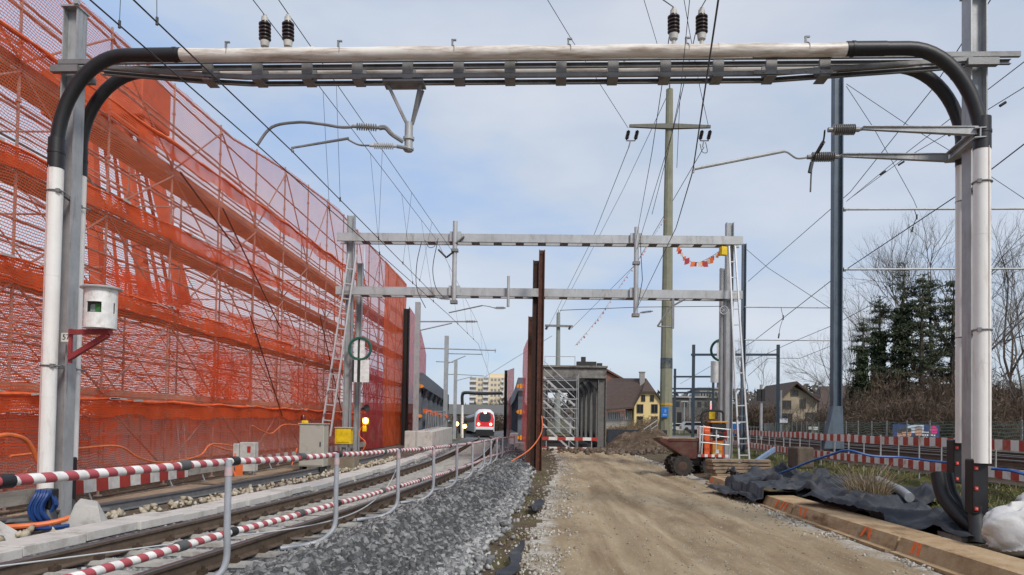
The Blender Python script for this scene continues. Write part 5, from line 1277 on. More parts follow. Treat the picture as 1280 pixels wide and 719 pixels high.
# ================================================================ PYLONS
def pylon(lab, px, pyt, pyb, Y, w0, w1, arm, mtl):
    b = A(px[0], pyb, Y); tp = A(px[1], pyt, Y); t = thing('pylon', lab, 'pylon', (b.x, Y, b.z))
    zg = -.3; m = MB(); m.tube([(b.x, Y, zg), (tp.x, Y, tp.z)], [w0/2, w1/2], 10); m.tube([(tp.x, Y, tp.z), (tp.x, Y, tp.z+.6)], .06, 6); m.build('shaft', mtl, t)
    return t, b, tp
PYL = mat('mossy_concrete', (.24, .235, .17), .9, 0, .2, 1.5, .2, 20, dirt=((.16, .16, .09), .5, 1.0), streak=(3, 3, .3))
t, b, tp = pylon('tall tapered concrete pylon with a single crossarm behind the dumper', (832, 837), 112, 548, 58, 1.08, .56, None, PYL)
YP = 58; aL = A(786, 161, YP); aR = A(887, 162, YP); ac = A(836, 160, YP)
m = MB(); 
for e_ in (aL, aR): m.beam(ac+Vector((0, -.3, 0)), e_+Vector((0, -.3, .1)), .3, .42, w2=.2, h2=.2)
m.build('crossarm', mat('arm_concrete', (.17, .165, .14), .9), t)
for px, s in ((784, 1), (795, 1), (876, 1), (886, 1)):
    p = A(px+(2 if s else 0), 165, YP); q = A(px, 175, YP); insulator('insulator', A(px+2, 163, YP-.3), A(px-1, 175, YP-.3), .16, 6, CERA, t)
m = MB()
for a_ in (784, 876): m.tube([A(a_-1, 176, YP-.3), A(a_+10, 176, YP-.3)], .05, 6); m.tube([A(a_+4, 176, YP-.3), A(a_+2, 184, YP-.3)], .05, 6)
m.build('insulator_yoke', GALVD, t)
def band(lab_, py0, py1, mtl, grow=.02):
    za = A(834, py0, YP).z; zb_ = A(834, py1, YP).z; fx = lambda z: b.x+(tp.x-b.x)*(z+.3)/(tp.z+.3); fr = lambda z: (1.08+(.56-1.08)*(z+.3)/(tp.z+.3))/2+grow
    m = MB(); m.tube([(fx(zb_), YP, zb_), (fx(za), YP, za)], [fr(zb_), fr(za)], 10); m.build(lab_, mtl, t)
band('painted_band', 448, 461, mat('blue_spray', (.05, .065, .08), .8, 0, .6, 2, dirt=((.2, .2, .15), .6, 1.5)), .012); band('yellow_band', 504, 507, mat('ochre', (.5, .3, .04), .7))
m = MB(); p = A(831, 515.5, YP-.62); m.box(p, (.56, .03, .8)); m.build('sign_plate', mat('sign_blue', (.01, .14, .5), .4), t)
m = MB(); m.box(p+Vector((.04, -.02, .1)), (.14, .01, .24)); m.box(p+Vector((.0, -.02, -.2)), (.34, .01, .12)); m.build('sign_mark', mat('sign_pale_blue', (.16, .32, .62), .5), t)
t2, b2_, tp2 = pylon('small distant pylon with a short crossarm above the old bridge', (697, 698), 391, 520, 140, 1.2, .7, None, mat('grey_lattice', (.25, .27, .25), .9))
m = MB(); m.beam(A(681, 407, 139.3), A(716, 408, 139.3), .35, .4); m.build('crossarm', GALVD, t2)
for px in (684, 713): m = MB(); m.tube([A(px, 408, 139), A(px-2, 412, 139)], .2, 6); m.build('insulator', CERA, t2)
# ================================================================ RIGHT SIDE
# kerb beams
KERB = ground_mat('muddy_concrete_kerb', [(.32, .205, .11), (.44, .305, .175), (.53, .41, .275)], 3.0, .5, 30, patch=[((.13, .07, .035), 2.0, .52, .72, (1, .5, 2)), ((.4, .36, .3), 4.0, .6, .75, (1, 1, 1))])
SPRAY = mat('orange_spray', (.8, .15, .03), .8, 0, .3, 20)
def kerb(lab, y0, y1, marks, rusty=False, hz=.21):
    m = MB(); fx = lambda y: np.interp(y, [5, 8.3, 14.6, 20.5], [4.8, 4.8, 4.76, 4.97])
    a0, a1 = fx(y0), fx(y1); 
    m.hexa([(a0, y0, -.1), (a0+.72, y0, -.1), (a1+.72, y1, -.1), (a1, y1, -.1), (a0+.12, y0, hz), (a0+.68, y0, hz+.01), (a1+.68, y1, hz+.01), (a1+.12, y1, hz)])
    m.hexa([(a0-.05, y0+.02, -.1), (a0+.1, y0+.02, -.1), (a1+.1, y1-.02, -.1), (a1-.05, y1-.02, -.1), (a0-.05, y0+.02, .03), (a0+.1, y0+.02, .035), (a1+.1, y1-.02, .035), (a1-.05, y1-.02, .03)])
    for (yy, ang) in marks:
        aa = fx(yy); 
        def S(z, dy): return (aa+.12*(z+.1)/(hz+.1)-.006, yy+dy, z)
        w = .035; m.hexa([S(.06, -w), S(.06, w), Vector(S(.06, w))+Vector((.012, 0, 0)), Vector(S(.06, -w))+Vector((.012, 0, 0)), S(hz-.005, ang-w), S(hz-.005, ang+w), Vector(S(hz-.005, ang+w))+Vector((.012, 0, 0)), Vector(S(hz-.005, ang-w))+Vector((.012, 0, 0))], 1)
    o = m.build('kerb_beam', [KERB, SPRAY]); return tag(o, lab, 'kerb beam', 'muddy concrete kerb beams along the dirt road')
kerb('nearest muddy kerb beam at the right bottom corner, orange marks near its far end', 4.6, 9.72, [(9.35, .0), (9.2, .05)])
kerb('middle muddy kerb beam between the two joints with orange marks at both ends', 9.78, 13.5, [(10.5, .07), (10.75, -.07), (13.1, .1), (12.9, .05)])
kerb('third muddy kerb beam with black fabric lying over its far end', 13.56, 15.2, [(13.9, -.04), (14.1, -.06), (14.4, -.03)])
kerb('far rusty kerb beam in front of the plank stack', 17.6, 20.6, [(20.3, .02), (20.15, .1), (20.4, -.03)])

# crumpled black geotextile
GEO = mat('black_geotextile', (.042, .046, .056), .8, 0, .35, 2.5, .25, 60, dirt=((.10, .09, .08), .35, 2.5), spec=.35)
def sheet(lab, cx_, cy_, lx, ly, rz, h, seed, n=90, taper=False):
    u = np.linspace(-.5, .5, n); Ug, Vg = np.meshgrid(u, u)
    ed = .12*(fbm(Ug*4+seed, Vg*4, 3, seed)-.5)
    Xl = Ug*lx+ed*lx*.6*np.sign(Ug)*np.abs(Ug)*2; Yl = Vg*ly+ed*ly*.6*np.sign(Vg)*np.abs(Vg)*2
    if taper: Xl = Xl*(.25+1.1*fbm(Vg*5+seed, Vg*0, 3, seed))*np.sqrt(np.clip(1.02-(2*Vg)**2, .02, 1))+.1*(fbm(Vg*4, Vg*0+seed, 2, 3)-.5)
    c, s = math.cos(rz), math.sin(rz); Xg = cx_+Xl*c-Yl*s; Yg = cy_+Xl*s+Yl*c
    rid = lambda f, o, a: 1-np.abs(2*fbm(Xg*f+a*Yg+o, Yg*f-a*Xg, 3, seed+o)-1)
    wx = Xg+.4*fbm(Xg*1.5, Yg*1.5, 2, seed+9)
    folds = h*(.6*fbm(Xg*.75+seed, Yg*.75, 2, seed+2)+.62*rid(.6, 1, .5)**5+.28*rid(1.4, 4, -.7)**9+.07*rid(2.8, 6, .4)**7)
    edge = np.clip(1.06-np.maximum(np.abs(Ug), np.abs(Vg))*2, 0, .12)/.12
    under = np.where((Xg > 4.8) & (Xg < 5.5) & (Yg > 8) & (Yg < 20.6), .235, 0)
    Z = np.maximum(GZ(Xg, Yg), under)+.02+folds*(.25+.75*edge)
    ix = (np.arange(n-1)[:, None]*n+np.arange(n-1)[None]).ravel()
    o = raw_mesh('ground_fabric', np.stack([Xg, Yg, Z], -1).reshape(-1, 3), np.stack([ix, ix+1, ix+1+n, ix+n], 1), GEO, smooth=True)
    return tag(o, lab, 'fabric sheet', 'crumpled black ground fabric sheets behind the kerb')
sheet('large crumpled black fabric sheet behind the middle kerb beam beside the duct shells', 6.2, 11.9, 1.6, 3.9, .22, .27, 2)
sheet('long folded black fabric sheet behind the third kerb beam before the dry plant', 6.45, 15.4, 1.9, 4.2, .25, .33, 5)
sheet('black fabric sheet lying over the kerb and hanging to the road', 5.15, 16.6, 1.3, 3.0, .1, .22, 8)
sheet('bunched black fabric next to the right ladder foot', 6.7, 19.0, 1.6, 3.0, .5, .4, 11)
sheet('small black fabric heap around the brown block', 7.4, 17.0, 1.5, 2.4, -.3, .28, 14)
sheet('narrow grey blue fabric strip poking out of the soil left of the dirt road', -.2, 8.0, .22, 2.2, -.1, .16, 17, 60, True)
sheet('second small blue grey fabric patch on the soil strip further up', .1, 13.6, .28, 1.5, -.08, .16, 19, 60, True)
# white sacks
SACK = mat('white_sack', (.55, .54, .53), .6, 0, .14, 3, .4, 16, dirt=((.42, .36, .28), .45, 2.2))
def sack(lab, cx_, cy_, z0, rx, ry, rz_, seed, neck):
    n, k = 96, 44; V_ = []
    for i in range(k):
        v = i/(k-1); th = v*math.pi
        for j in range(n):
            a = 2*math.pi*j/n; r = math.sin(th)**.55*(1 if v < .8 else 1-neck*(v-.8)*2)
            ux, uy, uz = math.cos(a)*math.sin(th), math.sin(a)*math.sin(th), math.cos(th); w = 1+.30*(float(fbm(ux*1.2+seed+uz*.7, uy*1.2-uz*.8, 2, seed))-.5)+.13*(1-abs(2*float(fbm(ux*1.5+uz*.9+seed, uy*1.5-uz*.6, 2, seed+4))-1))**5-.07*(1-abs(2*float(fbm(ux*3.1-uz*1.9+seed, uy*2.6+uz*1.2, 2, seed+7))-1))**6
            V_.append((cx_+rx*r*w*math.cos(a), cy_+ry*r*w*math.sin(a), z0+rz_*(.5-.5*math.cos(th))*(.92+.28*float(fbm(math.cos(a)+seed, math.sin(a)+v, 3, seed+1))) + (.05*math.sin(a*7) if v > .9 else 0)))
    Fq = [(i*n+j, i*n+(j+1) % n, (i+1)*n+(j+1) % n, (i+1)*n+j) for i in range(k-1) for j in range(n)]
    m = MB(); m.add(V_, Fq); o = m.build('sack', SACK, smooth=True); return tag(o, lab, 'sack', 'white sacks at the right edge')
sack('front bulging white sack behind the nearest kerb beam at the right mast foot', 6.16, 9.0, .12, .56, .40, .56, 3, .4)
sack('rear white sack with bluish stain behind the front sack at the right picture edge', 6.85, 9.6, .2, .5, .40, .62, 8, .6)
# plants
TWIG = tone_mat('dry_stalk', [(.16, .11, .06), (.28, .21, .12), (.42, .35, .22)], .8)
def stalks(n, h, spread, lean, w, seed, curve=True):
    r = np.random.default_rng(seed); V_ = np.zeros((n, 3, 2, 3)); a = r.uniform(0, 2*np.pi, n); rad = spread*np.sqrt(r.uniform(0, 1, n)); hh = h*r.uniform(.35, 1, n)
    bx_, by_ = rad*np.cos(a), rad*np.sin(a); ln = lean*r.uniform(.2, 1, n)*hh; d = a+r.normal(0, .9, n); wa = r.uniform(0, np.pi, n)
    for i, t_ in enumerate((0, .55, 1)):
        cx_ = bx_+np.cos(d)*ln*t_**2; cy_ = by_+np.sin(d)*ln*t_**2; cz = hh*t_*(1-.25*t_*lean)
        ww = w*(1-.8*t_); V_[:, i, 0] = np.stack([cx_-np.cos(wa)*ww, cy_-np.sin(wa)*ww, cz], 1); V_[:, i, 1] = np.stack([cx_+np.cos(wa)*ww, cy_+np.sin(wa)*ww, cz], 1)
    V_ = V_.reshape(-1, 3); b = np.arange(n)[:, None]*6
    Fq = np.concatenate([b+np.array([[0, 1, 3, 2]]), b+np.array([[2, 3, 5, 4]])]); tone = np.tile(r.uniform(0, 1, n), 2)
    return V_, Fq, tone
def plant(name, lab, cat, x, y, n, h, spread, lean, w, seed, mtl, group=None, sink=.02):
    V_, Fq, tn = stalks(n, h, spread, lean, w, seed); o = raw_mesh(name, V_, Fq, mtl, tone=tn); o.location = (x, y, gnd(x, y)-sink); return tag(o, lab, cat, group)
c = A(1062, 610, 14.2)
plant('dry_plant', 'dry yellowish plant tuft with tall stalks rising from the black fabric', 'plant', 6.45, 14.0, 520, 1.05, .3, .75, .008, 3, TWIG)
plant('dry_plant', 'thin brown dead weed leaning on the white sacks', 'plant', 6.3, 8.45, 40, .6, .12, .7, .005, 5, tone_mat('brown_stalk', [(.06, .04, .025), (.12, .08, .05)]))
plant('dry_plant', 'low brown bramble clump under the dry plant by the pipe', 'plant', 7.0, 14.0, 260, .38, .45, 1.2, .006, 9, tone_mat('brown_stalk2', [(.07, .045, .025), (.15, .10, .06)]))
# grey pipe and brown block, blue cables
m = MB(); m.tube(smoothpath([A(1097, 600, 15.2), A(1110, 606, 14.5), A(1125, 613, 13.9), A(1137, 622, 13.2)], 6), .085, 12)
tag(m.build('grey_pipe', mat('grey_plastic_pipe', (.25, .26, .28), .4), smooth=True), 'short grey plastic pipe emerging from the brambles behind the fabric', 'pipe')
p = A(1001, 572, 19.0); m = MB(); m.box((p.x, p.y, p.z), (.5, .45, .55), .3); tag(m.build('concrete_stump', mat('brown_block', (.10, .075, .055), .9, 0, .4, 4, .5, 20), bevel=.05), 'dark brown block standing among the black fabric below the fence', 'block')
m = MB(); m.tube(smoothpath([A(935, 590, 22), A(960, 595, 20), A(985, 588, 18.6), A(1010, 578, 18), A(1040, 568, 17), A(1060, 563, 16.5), A(1090, 570, 16.3), A(1130, 572, 16.2), A(1170, 577, 15.6), A(1215, 580, 15)], 6), .028, 6)
tag(m.build('blue_cable', mat('blue_cable_sheath', (.03, .10, .32), .5), smooth=True), 'blue cable looping from the right ladder over the brown block to the lower fence boards', 'cable')
m = MB(); m.tube(smoothpath([A(1240, 566+20, 13.5), A(1262, 588, 13.2), A(1285, 594, 13)], 6), .03, 6); tag(m.build('blue_cable', mat('blue_cable_sheath', (.03, .10, .32), .5), smooth=True), 'blue cable lying on the fence board at the right picture edge', 'cable')
m = MB()
for k in range(3): m.tube(smoothpath([A(936, 582+k*2, 24), A(950, 572+k*2, 24.5), A(968, 560+k*2, 25.5)], 6), .05, 6)
tag(m.build('blue_pipe_bundle', mat('pale_blue_pipe', (.16, .22, .34), .5), smooth=True), 'bundle of pale blue pipes slanting up right of the right ladder', 'pipes')

# plank barrier along the right bank
FX = 9.5
t = thing('plank_barrier', 'long red and white double plank barrier on thin posts along the right bank', 'barrier', (FX, 18, .3))
BRED = mat('barrier_red', (.42, .05, .03), .55, 0, .2, 3, dirt=((.3, .2, .16), .35, 3)); BWHT = mat('barrier_white', (.74, .70, .66), .6, 0, .12, 3, dirt=((.4, .33, .26), .45, 3))
fy = np.arange(8.0, 44.1, 2.0)
def fxa(y): return FX+.12*(float(vnoise(y*.35, 2.))-.5)+np.interp(y, [8, 13, 30], [-.15, 0, 0])+float(BEND(y))
for i in range(len(fy)-1):
    for q, zc in enumerate((1.34, .77)):
        m = MB(); y0, y1 = fy[i], fy[i+1]; x0_, x1_ = fxa(y0), fxa(y1); dz0 = .06*(float(vnoise(y0*.8, q*3.))-.5); dz1 = .06*(float(vnoise(y1*.8, q*3.))-.5)
        if i % 3 == 0: x0_ -= .03; x1_ -= .03
        for k in range(8):
            a, b_ = k/8, (k+1)/8; m.beam((x0_+(x1_-x0_)*a, y0+(y1-y0)*a, zc+dz0+(dz1-dz0)*a), (x0_+(x1_-x0_)*b_, y0+(y1-y0)*b_-.001, zc+dz0+(dz1-dz0)*b_), .035, .21, mi=(k+q) % 2)
        m.build('plank', [BRED, BWHT], t)
    m = MB(); x = fxa(fy[i])+.05; m.tube([(x, fy[i]+.1, gnd(x, fy[i])-.1), (x, fy[i]+.1, 1.46)], .022, 6); m.tube([(x, fy[i]+1.1, gnd(x, fy[i]+1)-.1), (x, fy[i]+1.1, 1.44)], .018, 6); m.build('post', GALV, t)
m = MB()
for i in range(len(fy)-1): m.beam((fxa(fy[i])+.03, fy[i], .62), (fxa(fy[i+1])+.03, fy[i+1]-.02, .62), .04, .1)
m.build('base_board', WOODG, t)
# right tracks
for X_, lab in ((11.2, 'nearer of the two dark railway tracks on the right embankment behind the plank barrier'), (13.4, 'farther dark railway track on the right embankment')):
    t = thing('railway_track', lab, 'railway track', (X_, 20, .75))
    for s in (-.75, .75):
        m = MB(); rail_profile_sweep(m, [Vector((X_+s+float(BEND(y)), y, float(GZ(X_+float(BEND(y)), y))+.10)) for y in np.concatenate([np.arange(2, 40, 4), np.arange(40, 130, 8)])]); m.build('rail', [RAILM, RAILH], t)
    m = MB()
    for y in np.arange(4, 90, .65): xs_ = X_+float(BEND(y)); m.box((xs_, y, gnd(xs_, y)+.04), (2.5, .24, .12))
    tag(m.build('sleepers', mat('dark_sleeper', (.08, .065, .05), .9), t), kind='stuff')
# dark blue mast with flared foot and span rods
def bmast(lab, x, y, zb_, zt, w, d, flare):
    t = thing('catenary_mast', lab, 'catenary mast', (x, y, zb_), 'dark blue masts at the right tracks')
    m = MB(); hmast(m, x, y, zb_-.3, zt, w, d, .03)
    m.build('pole', BLUEST, t)
    if flare:
        m = MB()
        for yy in (-d/2-.006, d/2+.006): m.prism([(x-w/2-.3, zb_-.2), (x+w/2+.06, zb_-.2), (x+w/2+.001, zb_+1.2), (x-w/2, zb_+1.2)], 'y', y+yy-.012, y+yy+.012)
        m.prism([(x-w/2-.28, zb_-.2), (x-w/2-.26, zb_-.2), (x-w/2-.002, zb_+1.2), (x-w/2-.02, zb_+1.2)], 'y', y-d/2, y+d/2); m.build('flared_foot', BLUEST, t)
    return t
t = bmast('large dark blue mast with flared foot behind the plank barrier carrying two span rods', 10.0, 24, 1.15, A(1047, 95, 24).z, .29, .3, True)
for py in (262, 337):
    m = MB(); a = A(1054, py, 23.9); b_ = A(1300, py-1, 23.9); m.tube([a, b_], .035, 8); m.tube([a, a+(b_-a)*.012], .07, 8); m.build('span_rod', GALV, t)
t = bmast('slim dark blue mast right of the second gantry with two thin span rods', A(929, 450, 34).x, 34, .7, A(929, 305, 34).z, .18, .2, False)
for py, x1 in ((384, 1058), (425, 1060)):
    m = MB(); a = A(931, py, 33.9); b_ = A(x1, py+1, 33.9); m.tube([a, b_], .03, 6); m.build('span_rod', GALV, t)
PBL = mat('blue_portal_steel', (.02, .036, .055), .5)
def portal(lab, pxs, beams, ptop, pbot, Y, w):
    t = thing('track_portal', lab, 'portal', A(pxs[0], pbot, Y), 'dark blue track portals')
    for px in pxs: p = A(px, pbot, Y); m = MB(); m.beam((p.x, Y, p.z-1), (p.x, Y, A(px, ptop, Y).z), w, w, up=(0, 1, 0)); m.build('post', PBL, t)
    for py, x0_, x1_ in beams: m = MB(); m.beam(A(x0_, py, Y-.1), A(x1_, py, Y-.1), w*.8, w*.8); m.build('beam', PBL, t)
portal('nearer dark blue track portal with a thick beam behind the right mast and pale house', (866, 972), [(443.5, 864, 974)], 431, 540, 70, .26)
portal('farther dark blue track portal with three thin beams behind the dumper', (843, 891), [(471, 842, 892), (486, 838, 892), (491, 838, 892)], 461, 535, 95, .28)

# ---------------------------------------------------------------- dumper
d = thing('site_dumper', 'small orange site dumper with dark rusty skip and grey access cage beside the planks', 'dumper', (5.2, 24.2, 0))
DOR = mat('dumper_orange', (.72, .11, .02), .5, 0, .15, 4, dirt=((.2, .13, .08), .5, 4)); DRED = mat('skip_red', (.085, .022, .016), .7, 0, .3, 4, dirt=((.10, .06, .04), .6, 3)); TYRE = mat('muddy_tyre', (.035, .03, .026), .9, 0, .5, 6, .4, 20)
Yd = 24.2
m = MB()
sk = [(-.75, .98), (.58, .98), (.62, .88), (.25, .38), (-.1, .38), (-.55, .78), (-.98, .90)]
sx = 4.98
m.prism([(sx+.66, 1.17), (sx+.60, 1.0), (sx+.42, .56), (sx+.05, .56), (sx-.42, .88), (sx-.8, 1.12), (sx-.82, 1.2), (sx-.6, 1.19), (sx-.3, 1.0), (sx+.05, .75), (sx+.40, .75), (sx+.52, 1.17)], 'y', Yd-.65, Yd+.65)
m.b2((sx-.55, Yd-.68, 1.12), (sx+.62, Yd-.64, 1.2)); m.b2((sx-.55, Yd+.64, 1.12), (sx+.62, Yd+.68, 1.2)); m.build('skip', DRED, d)
m = MB(); 
m.prism([(sx+.6, 1.15), (sx+.4, .58), (sx+.05, .58), (sx-.4, .9), (sx-.75, 1.15)], 'y', Yd-.655, Yd-.635); m.build('skip_side', DRED, d)
m = MB(); m.b2((sx-.72, Yd-.6, 1.17), (sx+.5, Yd+.6, 1.235)); m.build('load', WOOD, d)
m = MB(); m.b2((sx-.35, Yd-.42, .32), (sx+1.2, Yd+.42, .5)); m.b2((sx-.42, Yd-.5, .40), (sx+.5, Yd-.44, .60)); m.build('chassis', mat('chassis_dark', (.06, .055, .05), .8, 0, .3, 5), d)
def wheel(x, y, r, wd, axis=1):
    m = MB(); c = Vector((x, y, r-.02)); prof = [(-wd/2, r*.62), (-wd/2, r*.9), (-wd*.35, r), (wd*.35, r), (wd/2, r*.9), (wd/2, r*.62)]
    m.lathe(c, c+Vector((0, 1, 0)), prof, 24)
    for k in range(16):
        a = 2*math.pi*k/16
        for s in (-1, 1): m.box(c+Vector((math.cos(a)*r*1.0, s*wd*.22, math.sin(a)*r*1.0)), (.06, wd*.45, .05), rot=Matrix.Rotation(-a, 3, 'Y')@Matrix.Rotation(s*.5, 3, 'X'))
    w = m.build('wheel', TYRE, d); m = MB(); m.lathe(c-Vector((0, wd/2+.01, 0)), c, [(0, r*.3), (.02, r*.6), (wd, r*.6)], 16); o = m.build('rim', mat('muddy_rim', (.07, .04, .03), .8), w); o.location = (0, 0, 0); return w
for (x, y) in ((4.9, Yd-.55), (4.9, Yd+.55), (5.85, Yd-.5), (5.85, Yd+.5)): wheel(x, y, .33, .3)
m = MB(); m.b2((sx+.66, Yd-.4, .5), (sx+.88, Yd+.4, 1.62)); m.b2((sx+.64, Yd-.52, .1), (sx+.82, Yd-.40, 1.5)); m.b2((sx+.88, Yd-.42, .5), (sx+1.3, Yd+.42, 1.2)); m.build('bonnet', DOR, d, bevel=.03)
m = MB(); m.b2((sx+.9, Yd-.46, 1.45), (sx+1.38, Yd-.1, 1.72)); m.b2((sx+.95, Yd-.5, 1.18), (sx+1.3, Yd-.44, 1.42)); m.build('seat_box', BLACKM, d, bevel=.02); m = MB(); m.b2((sx+.96, Yd-.5, .3), (sx+1.3, Yd-.44, .5)); m.build('step_box', BLACKM, d, bevel=.02)
m = MB(); m.b2((sx+.92, Yd-.50, .64), (sx+1.24, Yd-.43, 1.12)); m.b2((sx+.85, Yd-.5, 1.73), (sx+1.42, Yd, 1.79)); m.build('engine_cover', mat('dumper_ochre', (.5, .22, .03), .5, 0, .2, 5), d, bevel=.015)
m = MB(); m.box((sx+1.08, Yd-.51, .8), (.09, .02, .12)); m.box((sx+1.08, Yd-.51, 1.3), (.09, .02, .1)); m.build('lamps', SW, d)
m = MB(); m.tube(smoothpath([(sx+.72, Yd+.1, 1.6), (sx+.7, Yd+.1, 1.95), (sx+.78, Yd+.1, 2.1), (sx+1.0, Yd+.1, 2.14), (sx+1.35, Yd+.1, 2.12), (sx+1.42, Yd+.1, 1.95), (sx+1.4, Yd+.1, 1.2)], 6), .04, 8); m.build('roll_bar', BLACKM, d, smooth=True)
m = MB(); xs0, xs1 = sx+.45, sx+1.4; yc_ = Yd-.72
for x, z0, z1_ in ((xs0, .68, 1.62), (xs0+.07, .68, 1.62), (sx+.95, .1, 1.5), (xs1, .1, 1.55)): m.tube([(x, yc_, z0), (x+.04, yc_, z1_)], .022, 6)
for z in (1.6, 1.35, 1.1): m.tube([(xs0, yc_, z), (xs1, yc_, z-.08)], .018, 6)
for z in (.18, .34, .5): m.tube([(sx+.95, yc_, z), (xs1, yc_, z)], .016, 6)
for y in (yc_, Yd-.45): m.tube([(xs0, y, .7), (xs0, y, 1.6)], .022, 6)
m.tube([(xs0, yc_, 1.6), (xs0, Yd-.45, 1.6)], .02, 6); m.build('access_cage', ALU, d)
m = MB(); m.b2((xs0-.05, yc_-.01, .62), (xs1, Yd-.5, .70)); m.build('step', GALV, d)
m = MB()
for k in range(8): m.b2((sx+.5+.11*k, yc_-.03, .62), (sx+.6+.11*k, yc_-.012, .71), k % 2)
m.build('striped_edge', [BRED, BWHT], d)
# planks
def plank(x, y, z, l, w, h, rz, lab):
    m = MB(); m.box((0, 0, 0), (l, w, h)); o = m.build('wooden_plank', WOOD2, bevel=.01); o.location = (x, y, z); o.rotation_euler = (random.uniform(-.02, .02), random.uniform(-.03, .03), rz); return tag(o, lab, 'plank', 'stacked planks at the right ladder')
WOOD2 = mat('muddy_plank', (.29, .21, .145), .85, 0, .35, 5, .4, 30, aniso=(.3, 1, 1), dirt=((.10, .07, .05), .5, 3))
WORDS = ['lowest', 'second', 'third', 'fourth', 'topmost']
zz = gnd(6.2, 21.6)
for k in range(5):
    plank(5.85+.05*(k % 2)-.03*k, 21.6+random.uniform(-.06, .06), zz+.07+.105*k, .95+.1*random.random(), .6, .085, .1+random.uniform(-.15, .15), WORDS[k]+' plank of the left stack between the dumper and the right ladder')
    plank(6.75+.04*(k % 2), 22.0+random.uniform(-.06, .06), zz+.06+.105*k, .75+.2*random.random(), .55, .08, -.1+random.uniform(-.15, .15), WORDS[k]+' plank of the right stack under the right ladder')
m = MB(); m.box((6.1, 19.8, gnd(6.1, 19.8)+.08), (1.2, .9, .08), .2); tag(m.build('plywood_sheet', mat('pale_wood', (.4, .31, .2), .8, 0, .25, 4)), 'pale plywood sheet behind the far kerb beam below the planks', 'board')
m = MB(); y_ = YM-.15
m.box((6.72, 27.1, A(898, 518, 27).z), (.22, .03, .35)); tag(m.build('yellow_plate', YEL), 'yellow plate on the right auxiliary mast behind the dumper', 'plate')
m = MB(); p = A(901, 541, 26.3); m.add([p+Vector((-.22, -.1, .2)), p+Vector((.2, -.1, .12)), p+Vector((.2, -.1, -.3)), p+Vector((-.22, -.06, .2)), p+Vector((.2, -.06, .12)), p+Vector((.2, -.06, -.3))], [(0, 1, 2), (3, 5, 4), (0, 3, 4, 1), (1, 4, 5, 2), (2, 5, 3, 0)]); tag(m.build('red_flag', RED), 'small red flag on the right mast of the second gantry', 'flag')

# ================================================================ BUILDINGS
PLY = mat('yellow_render', (.70, .54, .25), .9, 0, .06, 1); ROOF = mat('brown_tile_roof', (.075, .05, .042), .85, 0, .3, 2.2, .4, 12, aniso=(1, 1, 3)); WFR = mat('window_frame_white', (.6, .6, .58), .6); SHUT = mat('dark_shutter', (.06, .05, .045), .6)
def window(par, c, w, h, n=(0, -1, 0), rz=0.0, fm=None, shut=False):
    M = Matrix.Rotation(rz, 3, 'Z'); m = MB(); c = Vector(c); f = .07
    for dx, dz, sx_, sz_ in ((-w/2, 0, f, h+f), (w/2, 0, f, h+f), (0, h/2, w, f), (0, -h/2, w, f), (0, 0, f*.7, h)): m.box(c+M@Vector((dx, -.04, dz)), (sx_, .08, sz_), rz)
    if shut:
        for s in (-1, 1): m.box(c+M@Vector((s*(w*.75+.04), -.05, 0)), (w*.48, .05, h), rz)
    o = m.build('window', fm or WFR, par); m = MB(); m.box(c+M@Vector((0, -.015, 0)), (w, .03, h), rz); g = m.build('pane', GLASS, o); g.location = (0, 0, 0); return o
# yellow house: gable wall faces the camera, long hipped roof to the left
YH = 118.0
a = A(792.5, 545, YH); bR = A(826, 545, YH); zE = A(800, 502, YH).z; zR = A(801, 474, YH).z; zmid = A(812, 490, YH).z; w = bR.x-a.x; zg = -.3
h = thing('house', 'yellow rendered house with a big dark brown half hipped roof behind the brown bushes', 'house', (a.x, YH, zg))
dep = 16.0; xm = (a.x+bR.x)/2; x0h = A(757, 500, YH+3).x-6
m = MB(); m.prism([(a.x, zg), (bR.x, zg), (bR.x, A(826, 503, YH).z), (xm+1.0, zmid), (xm-.9, zmid), (a.x, zE-.6)], 'y', YH, YH+dep*.7); m.build('wall', PLY, h)
m = MB(); m.b2((x0h, YH+2, zg), (a.x-.02, YH+dep*.7, A(770, 523, YH).z+.3)); m.build('side_wall', mat('pale_render', (.45, .42, .38), .9), h)
m = MB(); zev = A(770, 516, YH).z; Lx = x0h-.8
rid0 = Vector((A(765, 474, YH+6).x, YH+6.5, zR+.5)); rid1 = Vector((xm+.1, YH+2.5, zR+.3))
R1 = bR.x+.5; zre = A(828, 503, YH).z-.2
P = [Vector((Lx, YH+.6, zev)), Vector((a.x-.25, YH-.5, zE-.9)), Vector((xm-1.0, YH-.55, zmid+.12)), Vector((xm+1.1, YH-.55, zmid+.12)), Vector((R1, YH-.5, zre)), Vector((R1, YH+dep*.75, zre)), Vector((Lx, YH+dep*.8, zev)), rid0, rid1]
dn = Vector((0, 0, -.28)); Q = [q+dn for q in P]; fs = [(0, 1, 2, 8, 7), (2, 3, 8), (3, 4, 5, 8), (5, 6, 7, 8), (6, 0, 7)]
m.add(P+Q, fs+[tuple(i+9 for i in reversed(f)) for f in fs]+[(i, i+9, (i+1) % 7+9, (i+1) % 7) for i in range(7)]); rf = m.build('roof', ROOF, h)
m = MB(); p = A(803, 474, YH+2); m.b2((p.x-.4, YH+2, p.z-1.2), (p.x+.4, YH+2.8, p.z+1.1)); m.b2((p.x-.5, YH+1.9, p.z+1.1), (p.x+.5, YH+2.9, p.z+1.25)); g = m.build('chimney', mat('chimney_grey', (.3, .28, .27), .9), rf); g.location = (0, 0, 0)
